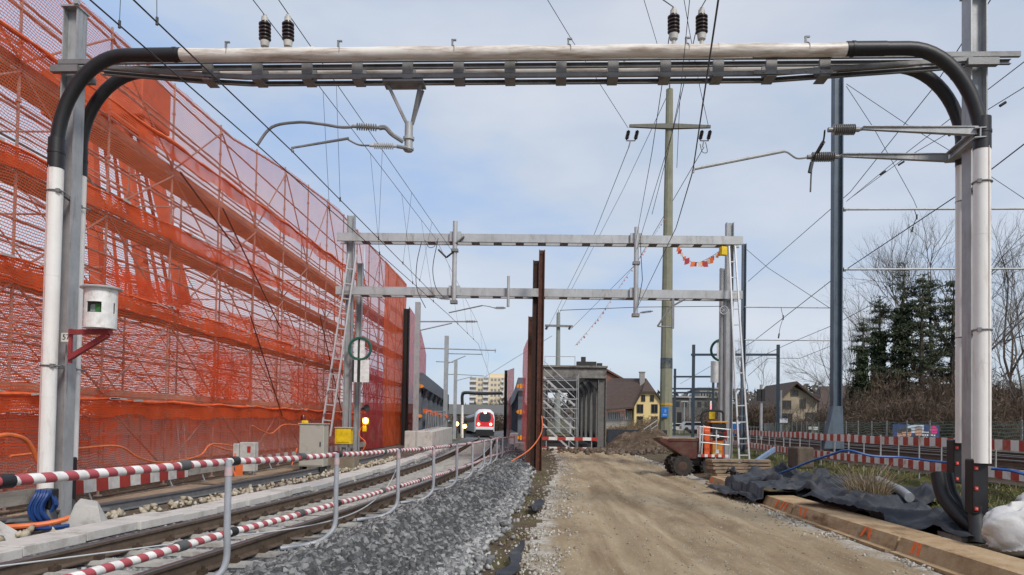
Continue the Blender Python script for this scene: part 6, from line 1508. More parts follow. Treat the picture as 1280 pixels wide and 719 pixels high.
for px, py, ww, hh in ((804, 498, .6, 1.0), (815, 498, .6, 1.0), (800, 511, 1.0, 1.4), (818, 511, 1.0, 1.4), (800, 526, 1.0, 1.4), (818, 526, 1.0, 1.4)): window(h, A(px, py, YH-.02), ww, hh, fm=mat('dark_frame', (.12, .09, .06), .7))
for px in (761, 764, 767, 770, 773, 784, 788): p = A(px, 520, YH+1.96); m_ = window(h, (p.x, YH+1.98, p.z), .42, 1.1)
for px in np.arange(759, 791, 2.3): p = A(px, 519, YH+1.8); m = MB(); m.box((p.x, YH+1.82, p.z), (.15, .2, 1.5)); m.build('veranda_post', WFR, h)
# second brown roof behind, left
a = A(752, 475, 150); h = thing('house', 'small reddish gable roof peeping up behind the big brown roof next to the old bridge', 'house', (a.x, 150, 0))
m = MB(); p = A(757, 463, 150); m.prism([(p.x-5, 0), (p.x+6, 0), (p.x+6, p.z-3), (p.x, p.z-.3), (p.x-5, p.z-3)], 'y', 150, 158); m.build('wall', mat('brick_red', (.22, .10, .07), .9), h)
m = MB(); m.prism([(p.x-6, p.z-3.8), (p.x, p.z), (p.x+7, p.z-3.8), (p.x+7, p.z-3.4), (p.x, p.z+.4), (p.x-6, p.z-3.4)], 'y', 149.4, 158.5); m.build('roof', mat('red_tile', (.13, .06, .045), .85, 0, .3, 2), h)
# pale gabled house at right
YQ = 105.0
a = A(973, 540, YQ); bR = A(1021, 540, YQ); ap = A(993, 480, YQ); el = A(972, 503, YQ); er = A(1019, 500, YQ); zg = 0.2
h = thing('house', 'pale beige gabled house with brown roof, left of the big dark blue mast', 'house', (a.x, YQ, zg))
m = MB(); m.prism([(a.x, zg), (bR.x, zg), (bR.x, er.z), (ap.x, ap.z-.35), (a.x, el.z)], 'y', YQ, YQ+12); m.build('wall', mat('beige_render', (.36, .30, .22), .9, 0, .15, .8), h)
m = MB(); lo = A(962, 512, YQ); ro = A(1022, 503, YQ); m.prism([(lo.x, lo.z), (ap.x, ap.z), (ro.x, ro.z), (ro.x, ro.z+.35), (ap.x, ap.z+.35), (lo.x, lo.z+.35)], 'y', YQ-1.0, YQ+12.6); m.build('roof', ROOF, h)
for px, py, ww, hh in ((993, 491.5, 1.0, .8), (983, 506, 1.3, 1.2), (1003.5, 505, .8, 1.3), (1014, 522, 1.6, 1.4), (984, 523, 1.4, 1.4)): window(h, A(px, py, YQ-.02), ww, hh, shut=False, fm=mat('brown_frame', (.12, .09, .06), .7))
YB2 = 112.0; p = A(1022, 500, YB2); q = A(1070, 500, YB2)
h = thing('house', 'brown roofed house half hidden behind the big blue mast', 'house', (p.x, YB2, 0))
m = MB(); zt_ = A(1045, 512, YB2).z; m.b2((p.x+.4, YB2, .2), (q.x+4, YB2+9, zt_)); m.build('wall', mat('beige_render', (.36, .30, .22), .9), h)
m = MB(); zr_ = A(1045, 481, YB2).z; m.add([Vector((p.x-.2, YB2-.7, zt_-.4)), Vector((q.x+4.5, YB2-.7, zt_-.4)), Vector((q.x+4.5, YB2+9.5, zt_-.4)), Vector((p.x-.2, YB2+9.5, zt_-.4)), Vector((p.x+2.4, YB2+4.5, zr_)), Vector((q.x+3, YB2+4.5, zr_))], [(0, 1, 5, 4), (1, 2, 5), (2, 3, 4, 5), (3, 0, 4), (3, 2, 1, 0)]); m.build('roof', ROOF, h)
for px in (1028, 1036, 1062): window(h, A(px, 519, YB2-.02), 1.1, 1.3)
p = A(1250, 505, 120); h = thing('house', 'low house with a reddish roof behind the thicket at the right picture edge', 'house', (p.x, 120, 0))
m = MB(); zt_ = A(1250, 518, 120).z; m.b2((p.x-2, 120, .2), (p.x+14, 128, zt_)); m.build('wall', mat('beige_render', (.36, .30, .22), .9), h)
m = MB(); zr_ = A(1250, 497, 120).z; m.add([Vector((p.x-3, 119, zt_-.3)), Vector((p.x+15, 119, zt_-.3)), Vector((p.x+15, 129, zt_-.3)), Vector((p.x-3, 129, zt_-.3)), Vector((p.x-1, 124, zr_)), Vector((p.x+13, 124, zr_))], [(0, 1, 5, 4), (1, 2, 5), (2, 3, 4, 5), (3, 0, 4), (3, 2, 1, 0)]); m.build('roof', mat('faded_red_roof', (.16, .085, .06), .85, 0, .3, 1.5), h)
# apartment tower
YT = 420.0
a = A(586, 530, YT); b_ = A(629, 530, YT); zt_ = A(600, 471.5, YT).z
h = thing('apartment_tower', 'tall yellowish apartment tower with white balconies far behind the train', 'tower block', (a.x, YT, 0))
m = MB(); m.b2((a.x, YT, -5), (b_.x, YT+16, zt_)); x_ = a.x+10; m.b2((x_+1, YT+4, zt_), (x_+11, YT+9, zt_+2.4)); m.build('wall', mat('sand_render', (.70, .59, .42), .9, 0, .05, .2), h)
BALW = mat('balcony_white', (.68, .68, .68), .8); RECD = mat('balcony_recess', (.26, .25, .25), .8)
nf = 9; fh = 3.05; W_ = b_.x-a.x
for fl in range(nf):
    z = zt_-1.6-fh*fl
    for u0, u1 in ((.0, .2), (.4, .56), (.92, 1.0)):
        m = MB(); m.b2((a.x+W_*u0, YT-1.2, z-1.3), (a.x+W_*u1, YT-.02, z-.2)); m.build('balcony', BALW, h)
        m = MB(); m.b2((a.x+W_*u0+.2, YT-.06, z-.15), (a.x+W_*u1-.2, YT-.005, z+1.3)); m.build('balcony_opening', RECD, h)
    for u in (.25, .33, .62, .72, .83): m = MB(); m.b2((a.x+W_*u, YT-.1, z-.5), (a.x+W_*u+1.3, YT-.005, z+.9)); m.build('window', RECD, h)
# low grey overbridge behind the train, low buildings far right
p0 = A(566, 512, 190); p1 = A(640, 512, 190); m = MB(); m.b2((p0.x-40, 190, p0.z-1.2), (p1.x+3, 200, p0.z+1.4)); 
for k in range(6): m.b2((p0.x-30+10*k, 191, -4), (p0.x-28.8+10*k, 199, p0.z-1.22))
tag(m.build('overbridge', mat('dull_concrete', (.2, .2, .2), .9)), 'low grey road overbridge crossing behind the train', 'bridge')
for k, (x0_, x1_, y0_, y1_, Yb, col, lab) in enumerate([(842, 905, 497, 524, 230, (.13, .125, .12), 'long low grey building far behind the dark blue portals'), (905, 960, 505, 528, 250, (.11, .095, .08), 'dull brown low building far behind the right mast'), (875, 900, 486, 500, 300, (.32, .3, .27), 'pale block building on the far wooded slope')]):
    p = A(x0_, y0_, Yb); q = A(x1_, y0_, Yb); h = thing('low_building', lab, 'building', (p.x, Yb, 0)); m = MB(); m.b2((p.x, Yb, -2), (q.x, Yb+14, p.z)); m.build('wall', mat('far_wall_'+'abc'[k], col, .9), h)
    m = MB(); m.b2((p.x-.8, Yb-.8, p.z), (q.x+.8, Yb+14.8, p.z+.5)); m.build('roof', mat('far_roof', (.3, .3, .3), .8), h)
    for i in range(7): m = MB(); xx = p.x+(q.x-p.x)*(i+.3)/7; m.b2((xx, Yb-.06, p.z-3), (xx+(q.x-p.x)*.08, Yb-.004, p.z-1.2)); m.build('window', GLASS, h)
# small site things in the far right
def simple_post_sign(lab, px, pyt, pyb, Y, parts, cat, name):
    p = A(px, pyb, Y); t = thing(name, lab, cat, (p.x, Y, p.z)); m = MB(); m.tube([(p.x, Y, p.z-1.2), (p.x, Y, A(px, pyt, Y).z)], .09, 8); m.build('post', GALV, t)
    for nm, qx, qy, w_, h_, mt_ in parts: c = A(qx, qy, Y-.15); m = MB(); m.box(c, (w_, .12, h_)); m.build(nm, mt_, t)
    return t
simple_post_sign('black signal head pair on a grey post right of the right ladder', 951, 481, 555, 42, [('signal_head', 948.5, 494, .2, .68, BLACKM), ('signal_head', 954, 494, .2, .68, BLACKM)], 'signal', 'light_signal')
simple_post_sign('small blue and white sign on a post before the pale house', 976, 488, 540, 60, [('sign', 979.5, 526, .62, .35, SW), ('sign_top', 979.5, 524, .5, .14, mat('sign_blue', (.01, .14, .5), .4))], 'sign', 'information_sign')
simple_post_sign('long low white sign at the garden fence before the pale house', 1016, 534, 545, 70, [('sign', 1016.5, 535.5, .9, .3, SW)], 'sign', 'information_sign')
simple_post_sign('traffic light with red lamp lit above the dumper', 890, 500, 540, 110, [('housing', 890, 507.5, .6, 1.5, WHITE), ('red_light', 889.5, 509, .42, .9, mat('red_lit', (.8, .02, .05), .4, emit=((1, .03, .06), 1.2)))], 'traffic light', 'traffic_light')
simple_post_sign('dark traffic light on a post left of the dumper roll bar', 849, 515, 540, 130, [('housing', 849, 523, .8, 2.2, BLACKM)], 'traffic light', 'traffic_light')
simple_post_sign('pale lamp post between the dark portals', 855, 502, 540, 120, [('lamp_head', 856, 502, 1.2, .2, GALV)], 'lamp post', 'street_lamp')
simple_post_sign('grey lamp post with thin arm beside the far bare trees', 862, 497, 540, 140, [('lamp_head', 864, 497, 1.2, .2, GALV)], 'lamp post', 'street_lamp')
def vehicle(lab, px, py, Y, L_, H_, col, name, cat):
    c = A(px, py, Y); t = thing(name, lab, cat, (c.x, Y, c.z)); zb_ = c.z; P = [(-L_/2, .25), (L_/2, .25), (L_/2, H_*.55), (L_*.38, H_*.6), (L_*.24, H_), (-L_*.36, H_), (-L_*.48, H_*.6), (-L_/2, H_*.55)]
    m = MB(); m.prism([(c.x+u, zb_+v) for u, v in P], 'y', Y, Y+1.75); m.build('body', mat('car_'+cat.replace(' ', '_')+str(int(col[0]*90)), col, .3), t, bevel=.06)
    m = MB(); m.prism([(c.x+u, zb_+v) for u, v in [(-L_*.4, H_*.62), (L_*.32, H_*.62), (L_*.22, H_*.93), (-L_*.33, H_*.93)]], 'y', Y-.012, Y+.02); m.build('side_window', GLASS, t)
    for u in (-L_*.3, L_*.3): m = MB(); m.lathe((c.x+u, Y-.03, zb_+.32), (c.x+u, Y+.2, zb_+.32), [(0, .2), (.01, .32), (.22, .32)], 14); m.build('wheel', BLACKM, t)
vehicle('white van parked behind the plank barrier right of the right ladder', 943, 540, 118, 3.4, 2.1, (.6, .62, .6), 'van', 'van')
vehicle('pale car on the far road below the dark portals', 852, 540, 125, 4.2, 1.5, (.5, .5, .5), 'parked_car', 'car')
vehicle('silver car on the far road next to the earth pile', 868, 539, 118, 4.2, 1.5, (.35, .36, .38), 'parked_car', 'car')
c = A(921, 541, 60); t = thing('portable_toilet', 'blue portable cabin behind the right mast', 'portable toilet', c); m = MB(); m.b2((c.x-.6, 60, c.z-.8), (c.x+.6, 61.2, c.z+.75)); m.build('cabin', mat('toilet_blue', (.03, .16, .42), .4), t, bevel=.05); m = MB(); m.b2((c.x-.65, 59.95, c.z+.75), (c.x+.65, 61.25, c.z+.88)); m.build('roof', SW, t); m = MB(); m.b2((c.x-.4, 59.97, c.z-.7), (c.x+.4, 59.998, c.z+.65)); m.build('door', mat('toilet_blue_door', (.02, .11, .33), .4), t)
# billboard
t = thing('billboard', 'wide poster billboard with blurred faces and a magenta disc behind the right track', 'billboard', A(1145, 550, 40))
Yb = 40.0; c = A(1145, 540, Yb); wb = A(1174, 540, Yb).x-A(1116, 540, Yb).x; hb = A(1145, 531, Yb).z-A(1145, 549.5, Yb).z
m = MB(); m.box(c, (wb, .06, hb)); m.build('board', mat('poster_navy', (.025, .05, .16), .5, 0, .4, 3), t)
fr_ = Yb-.035
def disc(u, v, ru, rv_, mt_, off, nm, par=t):
    m = MB(); cc = Vector((c.x+u*wb, fr_-off, c.z+v*hb)); pts = [cc+Vector((ru*wb*math.cos(a), 0, rv_*hb*math.sin(a))) for a in np.linspace(0, 2*math.pi, 20, endpoint=False)]
    m.add(pts+[p_+Vector((0, .004, 0)) for p_ in pts], [tuple(range(20)), tuple(range(39, 19, -1))]+[(i, i+20, (i+1) % 20+20, (i+1) % 20) for i in range(20)]); return m.build(nm, mt_, par)
m = MB(); m.box((c.x-.02*wb, fr_-.002, c.z+.2*hb), (.36*wb, .004, .55*hb)); m.build('poster_sky', mat('poster_pale', (.45, .52, .6), .5), t)
SKIN = mat('poster_skin', (.5, .28, .2), .5, 0, .25, 9); 
disc(.045, .02, .085, .36, SKIN, .008, 'poster_face'); disc(.04, -.5+.12, .12, .14, BLACKM, .01, 'poster_collar'); disc(.045, .26, .08, .14, mat('poster_hair', (.25, .23, .21), .6), .012, 'poster_hair')
for u, v in ((-.16, -.1), (-.27, -.08), (-.36, -.18)): disc(u, v, .055, .3, SKIN, .006, 'poster_face'); disc(u, v+.2, .055, .14, mat('poster_hair_dark', (.05, .035, .03), .6), .012, 'poster_hair')
disc(.37, .12, .085, .3, mat('poster_magenta', (.62, .03, .2), .5), .008, 'poster_disc')
m = MB()
for k, (u, v, w_) in enumerate(((.24, -.02, .16), (.26, -.2, .3), (.3, -.36, .34))):
    for q in range(6): m.box((c.x+(u+w_*(q/6-.4))*wb, fr_-.006, c.z+v*hb), (w_*wb*.12, .004, .09*hb))
m.build('poster_lettering', SW, t)
m = MB()
for s in (-.45, .45): m.box((c.x+s*wb, Yb+.08, c.z-.8), (.08, .08, hb+1.4))
m.build('legs', GALVD, t)
# garden fence
t = thing('mesh_fence', 'green grey mesh fence along the far side of the right tracks', 'fence', (16, 40, .7)); GF = mat('fence_green', (.10, .13, .12), .7)
m = MB()
for k, y in enumerate(np.arange(14, 92, 2.0)): x = 16.0+float(BEND(y)); m = MB(); m.tube([(x, y, .5), (x, y, 2.0)], .035, 5); m.build('post', GALVD, t)
m = MB()
Vv = []; yy = np.arange(14, 91, 1.0)
gm = net_mat('fence_wire', (.10, .14, .12), .16, .12, .12)
for a, b_ in zip(yy[:-1], yy[1:]):
    xa, xb = (16+float(BEND(v)) for v in (a, b_)); m.quad((xa, a, .6), (xb, b_, .6), (xb, b_, 1.95), (xa, a, 1.95))
m.build('wire_mesh', gm, t)
m = MB(); xa = A(935, 540, 92).x; xb = A(1075, 540, 92).x
for k in range(40): x = xa+(xb-xa)*k/39; m.tube([(x, 92, .3), (x, 92, 1.6)], .05, 5)
for z in (.6, 1.5): m.tube([(xa, 92, z), (xb, 92, z)], .04, 5)
tag(m.build('garden_fence', GF), 'dark post and rail garden fence in front of the pale gabled house', 'fence')

# ================================================================ TREES
BARK = mat('bark', (.085, .068, .055), .9, 0, .3, 6, .3, 20); BARKG = mat('grey_bark', (.16, .14, .125), .9, 0, .3, 6)
NEED = tone_mat('needle', [(.02, .028, .015), (.045, .062, .028), (.095, .105, .05)], .7); IVY = tone_mat('ivy_leaf', [(.01, .02, .008), (.025, .045, .015), (.05, .07, .025)], .5)
def tri_leaves(C, size, r, flatten=.5):
    n = len(C); V_ = np.zeros((n, 4, 3)); d1_ = r.normal(size=(n, 3)); d1_ /= np.linalg.norm(d1_, axis=1)[:, None]; d2_ = r.normal(size=(n, 3)); d2_ -= d1_*np.sum(d1_*d2_, 1)[:, None]; d2_ /= np.linalg.norm(d2_, axis=1)[:, None]
    s = size*r.uniform(.6, 1.4, n)[:, None]; V_[:, 0] = C-d1_*s; V_[:, 1] = C+d2_*s*flatten; V_[:, 2] = C+d1_*s; V_[:, 3] = C-d2_*s*flatten; return V_
def branches(m, p, d, L_, r, depth, rnd, ang, ratio, up=.15, n3=4, tips=None, kids=(3, 4)):
    segs = 3; pts = [p]; q = p; dd = d.copy(); rs = [r]
    for i in range(segs):
        dd = (dd+Vector((rnd.gauss(0, .14), rnd.gauss(0, .14), rnd.gauss(0, .1)+up*.3))).normalized(); q = q+dd*L_/segs; pts.append(q); rs.append(r*(1-.45*(i+1)/segs))
    m.tube(pts, rs, n3 if depth < 3 else 3, cap=False)
    if depth == 0 or L_ < .25:
        if tips is not None: tips.append((q, dd))
        return
    nk = rnd.randint(*kids)
    for k in range(nk):
        t_ = rnd.uniform(.35, 1) if k else 1.0; i = min(int(t_*segs), segs-1); b_ = pts[i].lerp(pts[i+1], t_*segs-i)
        ax = Vector((rnd.gauss(0, 1), rnd.gauss(0, 1), rnd.gauss(0, 1))); ax = (ax-dd*ax.dot(dd)).normalized(); a = ang*rnd.uniform(.6, 1.2) if k else ang*.35
        nd = (dd*math.cos(a)+ax*math.sin(a)+Vector((0, 0, up*.5))).normalized(); branches(m, b_, nd, L_*ratio*rnd.uniform(.75, 1.1), rs[i]*(.62 if k else .8), depth-1, rnd, ang, ratio, up, n3, tips, kids)
def bare_tree(seed, H, spread, trunk_r, depth=5, bark=None, ang=.68):
    rnd = random.Random(seed); t = thing('bare_tree', '', 'tree'); m = MB(); m.tube([(0, 0, -.3), (rnd.gauss(0, .1), rnd.gauss(0, .1), H*.28)], [trunk_r, trunk_r*.75], 7, cap=False); m.build('trunk', bark or BARK, t)
    m = MB()
    top = Vector((0, 0, H*.26))
    for k in range(4):
        a = 2*math.pi*k/4+rnd.uniform(-.4, .4); d_ = Vector((math.cos(a)*spread*(1.1 if k else .1), math.sin(a)*spread*(1.1 if k else .1), 1)).normalized()
        branches(m, top+Vector((0, 0, rnd.uniform(-.04, .05)*H)), d_, H*.30, trunk_r*.55, depth, rnd, ang, .70, .12, 5)
    m.build('crown', bark or BARK, t); return t
def conifer(seed, H, rad, bare=.3, dens=1.0, lean=0, ivy=False, top_round=True, gap=.35):
    r = np.random.default_rng(seed); rnd = random.Random(seed); t = thing('conifer', '', 'tree'); m = MB(); m.tube([(0, 0, -.3), (lean*.4, 0, H*.5), (lean, 0, H*.99)], [H*.016+.05, H*.011+.03, .03], 7, cap=False)
    C = []; z = H*bare
    while z < H*.99:
        f = (z/H-bare)/(1-bare); prof = (min(1, .45+f*1.8) if f < .35 else 1)*(1-f)**.62 if top_round else (1-f)
        nb_ = rnd.randint(3, 5)
        for k in range(nb_):
            if rnd.random() < gap: continue
            a = rnd.uniform(0, 2*math.pi); L_ = rad*max(prof, .12)*rnd.uniform(.4, 1.25); x0_ = lean*(z/H); zk_ = z; z = zk_+rnd.uniform(-.024, .024)*H
            dz = rnd.uniform(-.12, .22)*L_; e_ = Vector((x0_+math.cos(a)*L_, math.sin(a)*L_, z+dz)); m.tube([(x0_, 0, z), e_], [.05, .012], 4, cap=False)
            nn_ = int(130*dens*L_/rad)+20
            tt = r.uniform(.3, 1.08, nn_); base = np.array([x0_, 0, z])[None]+(np.array(e_)-np.array([x0_, 0, z]))[None]*tt[:, None]
            C.append(base+r.normal(0, 1, (nn_, 3))*np.array([.3, .3, .10])[None]*rad*.42*(.5+.6*tt[:, None])); z = zk_
        z += H*.035*rnd.uniform(.7, 1.3)
    m.build('trunk', BARK, t); C = np.concatenate(C); V_ = tri_leaves(C, .125*(H/13), r, .25); o = raw_mesh('crown', V_.reshape(-1, 3), np.arange(len(C)*4).reshape(-1, 4), NEED, tone=r.uniform(0, 1, len(C))); o.parent = t
    if ivy:
        n = 3800; zz_ = H*r.uniform(.0, .72, n)**.9; a = r.uniform(0, 2*np.pi, n); rr = (.35+.75*fbm(zz_*.7, a*1.1, 3, seed))*np.sqrt(r.uniform(.2, 1, n))*rad*.36
        C = np.stack([lean*zz_/H+rr*np.cos(a), rr*np.sin(a), zz_], 1); V_ = tri_leaves(C, .13, r, .6); o = raw_mesh('ivy', V_.reshape(-1, 3), np.arange(n*4).reshape(-1, 4), IVY, tone=r.uniform(0, 1, n)); o.parent = t
    return t
def put(t, px, pyb, Y, lab, s=1.0, rz=0.0, cat=None, group=None):
    p = A(px, pyb, Y); z = float(GZ(p.x, Y)); t.location = (p.x, Y, z); t.scale = (s, s, s); t.rotation_euler[2] = rz; t['label'] = lab
    if group: t['group'] = group
    return t
g_ = 'trees beyond the right tracks'
def Hpx(px, py, Y): return A(px, py, Y).z-float(GZ(A(px, py, Y).x, Y))
put(conifer(1, Hpx(1124, 328, 56), 2.5, .22, 2.0, .5, True, gap=.38), 1122, 540, 56, 'tallest dark pine with an ivy clad lower trunk, left in the conifer group', group=g_)
put(conifer(2, Hpx(1076, 398, 54), 1.5, .12, 2.0, .1, True, gap=.4), 1077, 540, 54, 'slim ivy clad evergreen left of the tallest dark pine', group=g_)
put(conifer(3, Hpx(1168, 345, 57), 2.3, .25, 2.0, -.3, False, gap=.32), 1166, 540, 58, 'dark pine with brownish gaps just right of the tallest pine', group=g_)
put(conifer(4, Hpx(1190, 348, 57), 2.3, .25, 2.0, .2, False, gap=.32), 1189, 540, 57, 'dark pine standing directly left of the right white duct', group=g_)
put(conifer(21, Hpx(1098, 368, 57), 2.1, .18, 2.0, .1, True, gap=.35), 1098, 540, 57, 'dark pine between the slim evergreen and the tallest pine', group=g_)
put(conifer(22, Hpx(1146, 352, 58), 1.8, .2, 1.8, .2, False, gap=.35), 1150, 540, 55, 'lower dark pine in front of the gap right of the tallest pine', group=g_)
put(conifer(5, Hpx(1066, 470, 55), .9, .25, .9, .0, True, gap=.5), 1066, 540, 55, 'small ivy covered evergreen stem beside the big blue mast', group=g_)
put(conifer(6, Hpx(886, 484, 190), 4.2, .15, .9, 0, False, False, .2), 886, 535, 190, 'distant dark spruce behind the dark blue portals', s=1)
put(conifer(7, Hpx(895, 490, 195), 3.0, .15, .9, 0, False, False, .2), 896, 535, 195, 'smaller distant spruce right of the dark spruce')
bt = [bare_tree(11, 15, .75, .17), bare_tree(12, 12, .6, .14, 5, BARKG), bare_tree(13, 9, .8, .14, 5, None, .65), bare_tree(14, 13, .5, .16, 5, BARKG, .5)]
used_ = set()
def place_bt(k, px, Y, pyt, lab, rz):
    src = bt[k]; H0 = (15, 12, 9, 13)[k]*.98; s = Hpx(px, pyt, Y)/H0; t = src if k not in used_ else dup(src); used_.add(k); return put(t, px, 540, Y, lab, s, rz, group='bare trees in the background')
place_bt(0, 1205, 62, 262, 'tall wide bare tree rising above the pines behind the right mast', .3)
place_bt(0, 1262, 66, 285, 'tall bare tree at the right picture edge right of the white duct', 2.1)
place_bt(1, 1050, 70, 412, 'pale thin bare tree behind the big blue mast', .5)
place_bt(1, 1030, 90, 450, 'low pale bare tree in front of the brown roofed house', 1.8)
place_bt(3, 1145, 68, 300, 'slender bare tree showing above the tallest pine', .9)
place_bt(2, 1005, 88, 492, 'small bushy bare tree in the garden of the pale house', 1.2)
place_bt(2, 980, 95, 500, 'low bare bush tree left of the pale house', 2.6)
place_bt(3, 936, 120, 430, 'faint tall bare poplar behind the slim dark blue mast', 1.0)
place_bt(2, 1240, 50, 440, 'bare bushy tree right of the right mast behind the tracks', 3.0)
place_bt(1, 1278, 48, 360, 'bare tree with arching twigs cut by the right picture edge', 4.0)
place_bt(3, 1090, 64, 380, 'thin grey bare tree among the slim evergreens', 5.0)
place_bt(2, 612, 230, 497, 'far bare tree directly behind the train roof', 1.5)
place_bt(2, 597, 240, 500, 'far bare tree left behind the train', 2.4)
place_bt(2, 627, 225, 494, 'far bare tree right behind the train', 3.3)
place_bt(0, 590, 260, 505, 'dark distant bare tree below the apartment tower', .7)
place_bt(1, 905, 160, 488, 'distant bare tree right of the far spruces', .2)
place_bt(2, 925, 150, 495, 'distant bushy bare tree behind the blue portable cabin', 1.4)
place_bt(2, 858, 210, 500, 'distant bushy bare tree behind the pale lamp post', 2.9)
place_bt(1, 955, 140, 480, 'distant pale bare tree behind the signal post', 2.2)
# brown twiggy thicket: shrubs
SHR = tone_mat('brown_twig', [(.05, .034, .024), (.10, .068, .048), (.17, .12, .085)], .9); SHRY = tone_mat('tan_reed', [(.13, .085, .05), (.22, .155, .09), (.32, .24, .15)], .9)
def shrub_mesh(seed, mtl, n=900, h=1.0, spread=.5, lean=.55, w=.008):
    V_, Fq, tn = stalks(n, h, spread, lean, w, seed)
    r = np.random.default_rng(seed+50); C = r.normal(0, 1, (n*2, 3))*np.array([spread*.75, spread*.75, .22])+np.array([0, 0, h*.5]); C = C[(C[:, 2] > .02) & (C[:, 2] < h)]
    Lf = tri_leaves(C, .09, r, .09); V2 = np.concatenate([V_, Lf.reshape(-1, 3)]); F2 = np.concatenate([Fq, np.arange(len(C)*4).reshape(-1, 4)+len(V_)]); return V2, F2, np.concatenate([tn, r.uniform(0, 1, len(C))])
sh = []
for k, mt_ in enumerate((SHR, SHR, SHRY)):
    o = raw_mesh('brown_shrub', *shrub_mesh(30+k, mt_)[:2], mt_, tone=shrub_mesh(30+k, mt_)[2]); tag(o, 'x', 'shrub'); sh.append(o)
us = set()
def shrub(k, px, Y, pyt, wpx, lab, rz, grp):
    o = sh[k] if k not in us else sh[k].copy()
    if k in us: COL.objects.link(o)
    us.add(k); p = A(px, 540, Y); h_ = Hpx(px, pyt, Y); w_ = wpx/F*Y; o.location = (p.x, Y, float(GZ(p.x, Y))-.1); o.scale = (w_, w_*.9, h_*1.05); o.rotation_euler[2] = rz; o['label'] = lab; o['group'] = grp
thk = 'brown shrubs of the thicket along the right tracks'
lab_t = 'brown leafless shrub, one of the dense even thicket behind the right tracks'
r_ = random.Random(5)
for k, px in enumerate(np.arange(1066, 1300, 13)):
    shrub(k % 2, px+r_.uniform(-4, 4), 46+r_.uniform(-3, 5), 508+r_.uniform(-22, 12), 34, lab_t, r_.uniform(0, 6), thk)
for k, px in enumerate(np.arange(1072, 1300, 19)):
    shrub((k+1) % 2, px+r_.uniform(-4, 4), 53+r_.uniform(-2, 3), 494+r_.uniform(-34, 18), 38, lab_t, r_.uniform(0, 6), thk)
thk2 = 'tan bushes below the yellow house'
for k, (px, pyt, Y, w_) in enumerate(((763, 531, 84, 26), (776, 530, 86, 24), (789, 529, 84, 26), (803, 525, 88, 26), (815, 520, 86, 24), (822, 524, 82, 18), (770, 537, 76, 26), (797, 534, 78, 28), (812, 531, 77, 22))):
    shrub(2, px, Y, pyt, w_, 'tan twiggy bush in the hedge between old bridge and pylon below the yellow house', k*1.3, thk2)
for k, (px, pyt, Y, w_, lab) in enumerate(((950, 500, 100, 30, 'dark brown shrub left of the pale gabled house'), (968, 512, 96, 22, 'brown shrub at the corner of the pale gabled house'), (1000, 520, 92, 26, 'brown shrub under the gable windows'), (1040, 505, 80, 30, 'brown shrub hiding the foot of the big blue mast'), (925, 512, 115, 30, 'distant brown shrub behind the plank barrier end'), (880, 520, 140, 40, 'distant brown shrub patch behind the dumper'), (905, 510, 150, 40, 'distant taller brown shrub behind the right auxiliary mast'), (610, 516, 170, 40, 'brown shrub patch behind the train'), (588, 520, 160, 30, 'brown shrub patch left behind the train'))):
    shrub(k % 2, px, Y, pyt, w_, lab, k*.9, 'single brown shrubs in the background')
# wooded far slope as one mass
n = 26000; yy = rng.uniform(330, 700, n); uu = rng.uniform(-.62, .75, n); X = uu*yy
kk = fbm(X/40, yy/40, 3, 99) > .38; X = X[kk]; yy = yy[kk]; Hn = len(X)
C = np.stack([X, yy, GZ(X, yy)+rng.uniform(0, 1, Hn)**.7*(7+7*fbm(X/12, yy/12, 3, 12))], 1)
V_ = tri_leaves(C, 2.0, rng, .35); tag(raw_mesh('far_wood', V_.reshape(-1, 3), np.arange(Hn*4).reshape(-1, 4), tone_mat('far_twigs', [(.07, .06, .055), (.11, .095, .085), (.10, .105, .08)]), tone=rng.uniform(0, 1, Hn)), 'brownish grey leafless wood along the horizon', 'wood', kind='stuff')

# ================================================================ OVERHEAD WIRES
def wire(lab, pts, r=.008, sag=0.0, name='overhead_wire', drops=None, grp='overhead wires'):
    path = []
    for a, b_ in zip(pts[:-1], pts[1:]): path += wirepath(a, b_, sag, 10)[:-1]
    path.append(Vector(pts[-1])); m = MB(); m.tube(path, r, 5, cap=False)
    return tag(m.build(name, WIRE, smooth=True), lab, 'wire', grp)
def catenary(lab, contact, mess, ydrop, r=.009):
    t = thing('overhead_line', lab, 'overhead line', contact[0], 'overhead wires')
    for nm, pts in (('contact_wire', contact), ('messenger_wire', mess)):
        m = MB(); m.tube([Vector(p) for p in pts], r if nm == 'contact_wire' else r*.8, 5, cap=False); m.build(nm, WIRE, t, smooth=True)
    ip = lambda pts, y, i: np.interp(y, [p[1] for p in pts], [p[i] for p in pts])
    for y in ydrop:
        a = Vector((ip(contact, y, 0), y, ip(contact, y, 2))); b_ = Vector((ip(mess, y, 0), y, ip(mess, y, 2))); m = MB(); m.tube([a, b_], .004, 4, cap=False); m.tube([a-Vector((0, 0, .03)), a+Vector((0, 0, .05))], .015, 5); m.build('dropper', WIRE, t)
P3 = lambda px, py, Y: tuple(A(px, py, Y))
e1 = A(322, 182, YG); e2 = A(365, 189, YG)
catenary('overhead line held by the upper curved arm, running on beyond the second gantry', [(e1.x-.45, 3.5, e1.z+.02), tuple(e1), P3(560, 393, 26.2), P3(598, 430, 43), (XC(62)+.3, 62, 5.6), (XC(100), 100, 5.0)], [(e1.x-.3, 3.5, 7.5), P3(331, 19, YG+.35), P3(545, 299, 26.4), P3(596, 402, 43), (XC(62)+.2, 62, 7.4), (XC(100), 100, 6.7)], (7.2, 13.5, 17, 20.5, 23.5, 30, 35, 39, 48, 55))
catenary('overhead line held by the lower straight arm, ending at the left drop post', [(e2.x-.45, 3.5, e2.z+.02), tuple(e2), P3(548, 374, 26.2)], [(e2.x-.35, 3.5, 7.5), P3(360, 17, YG+.35), P3(568, 318, 26.2)], (7.0, 13, 16.2, 19.2, 22))
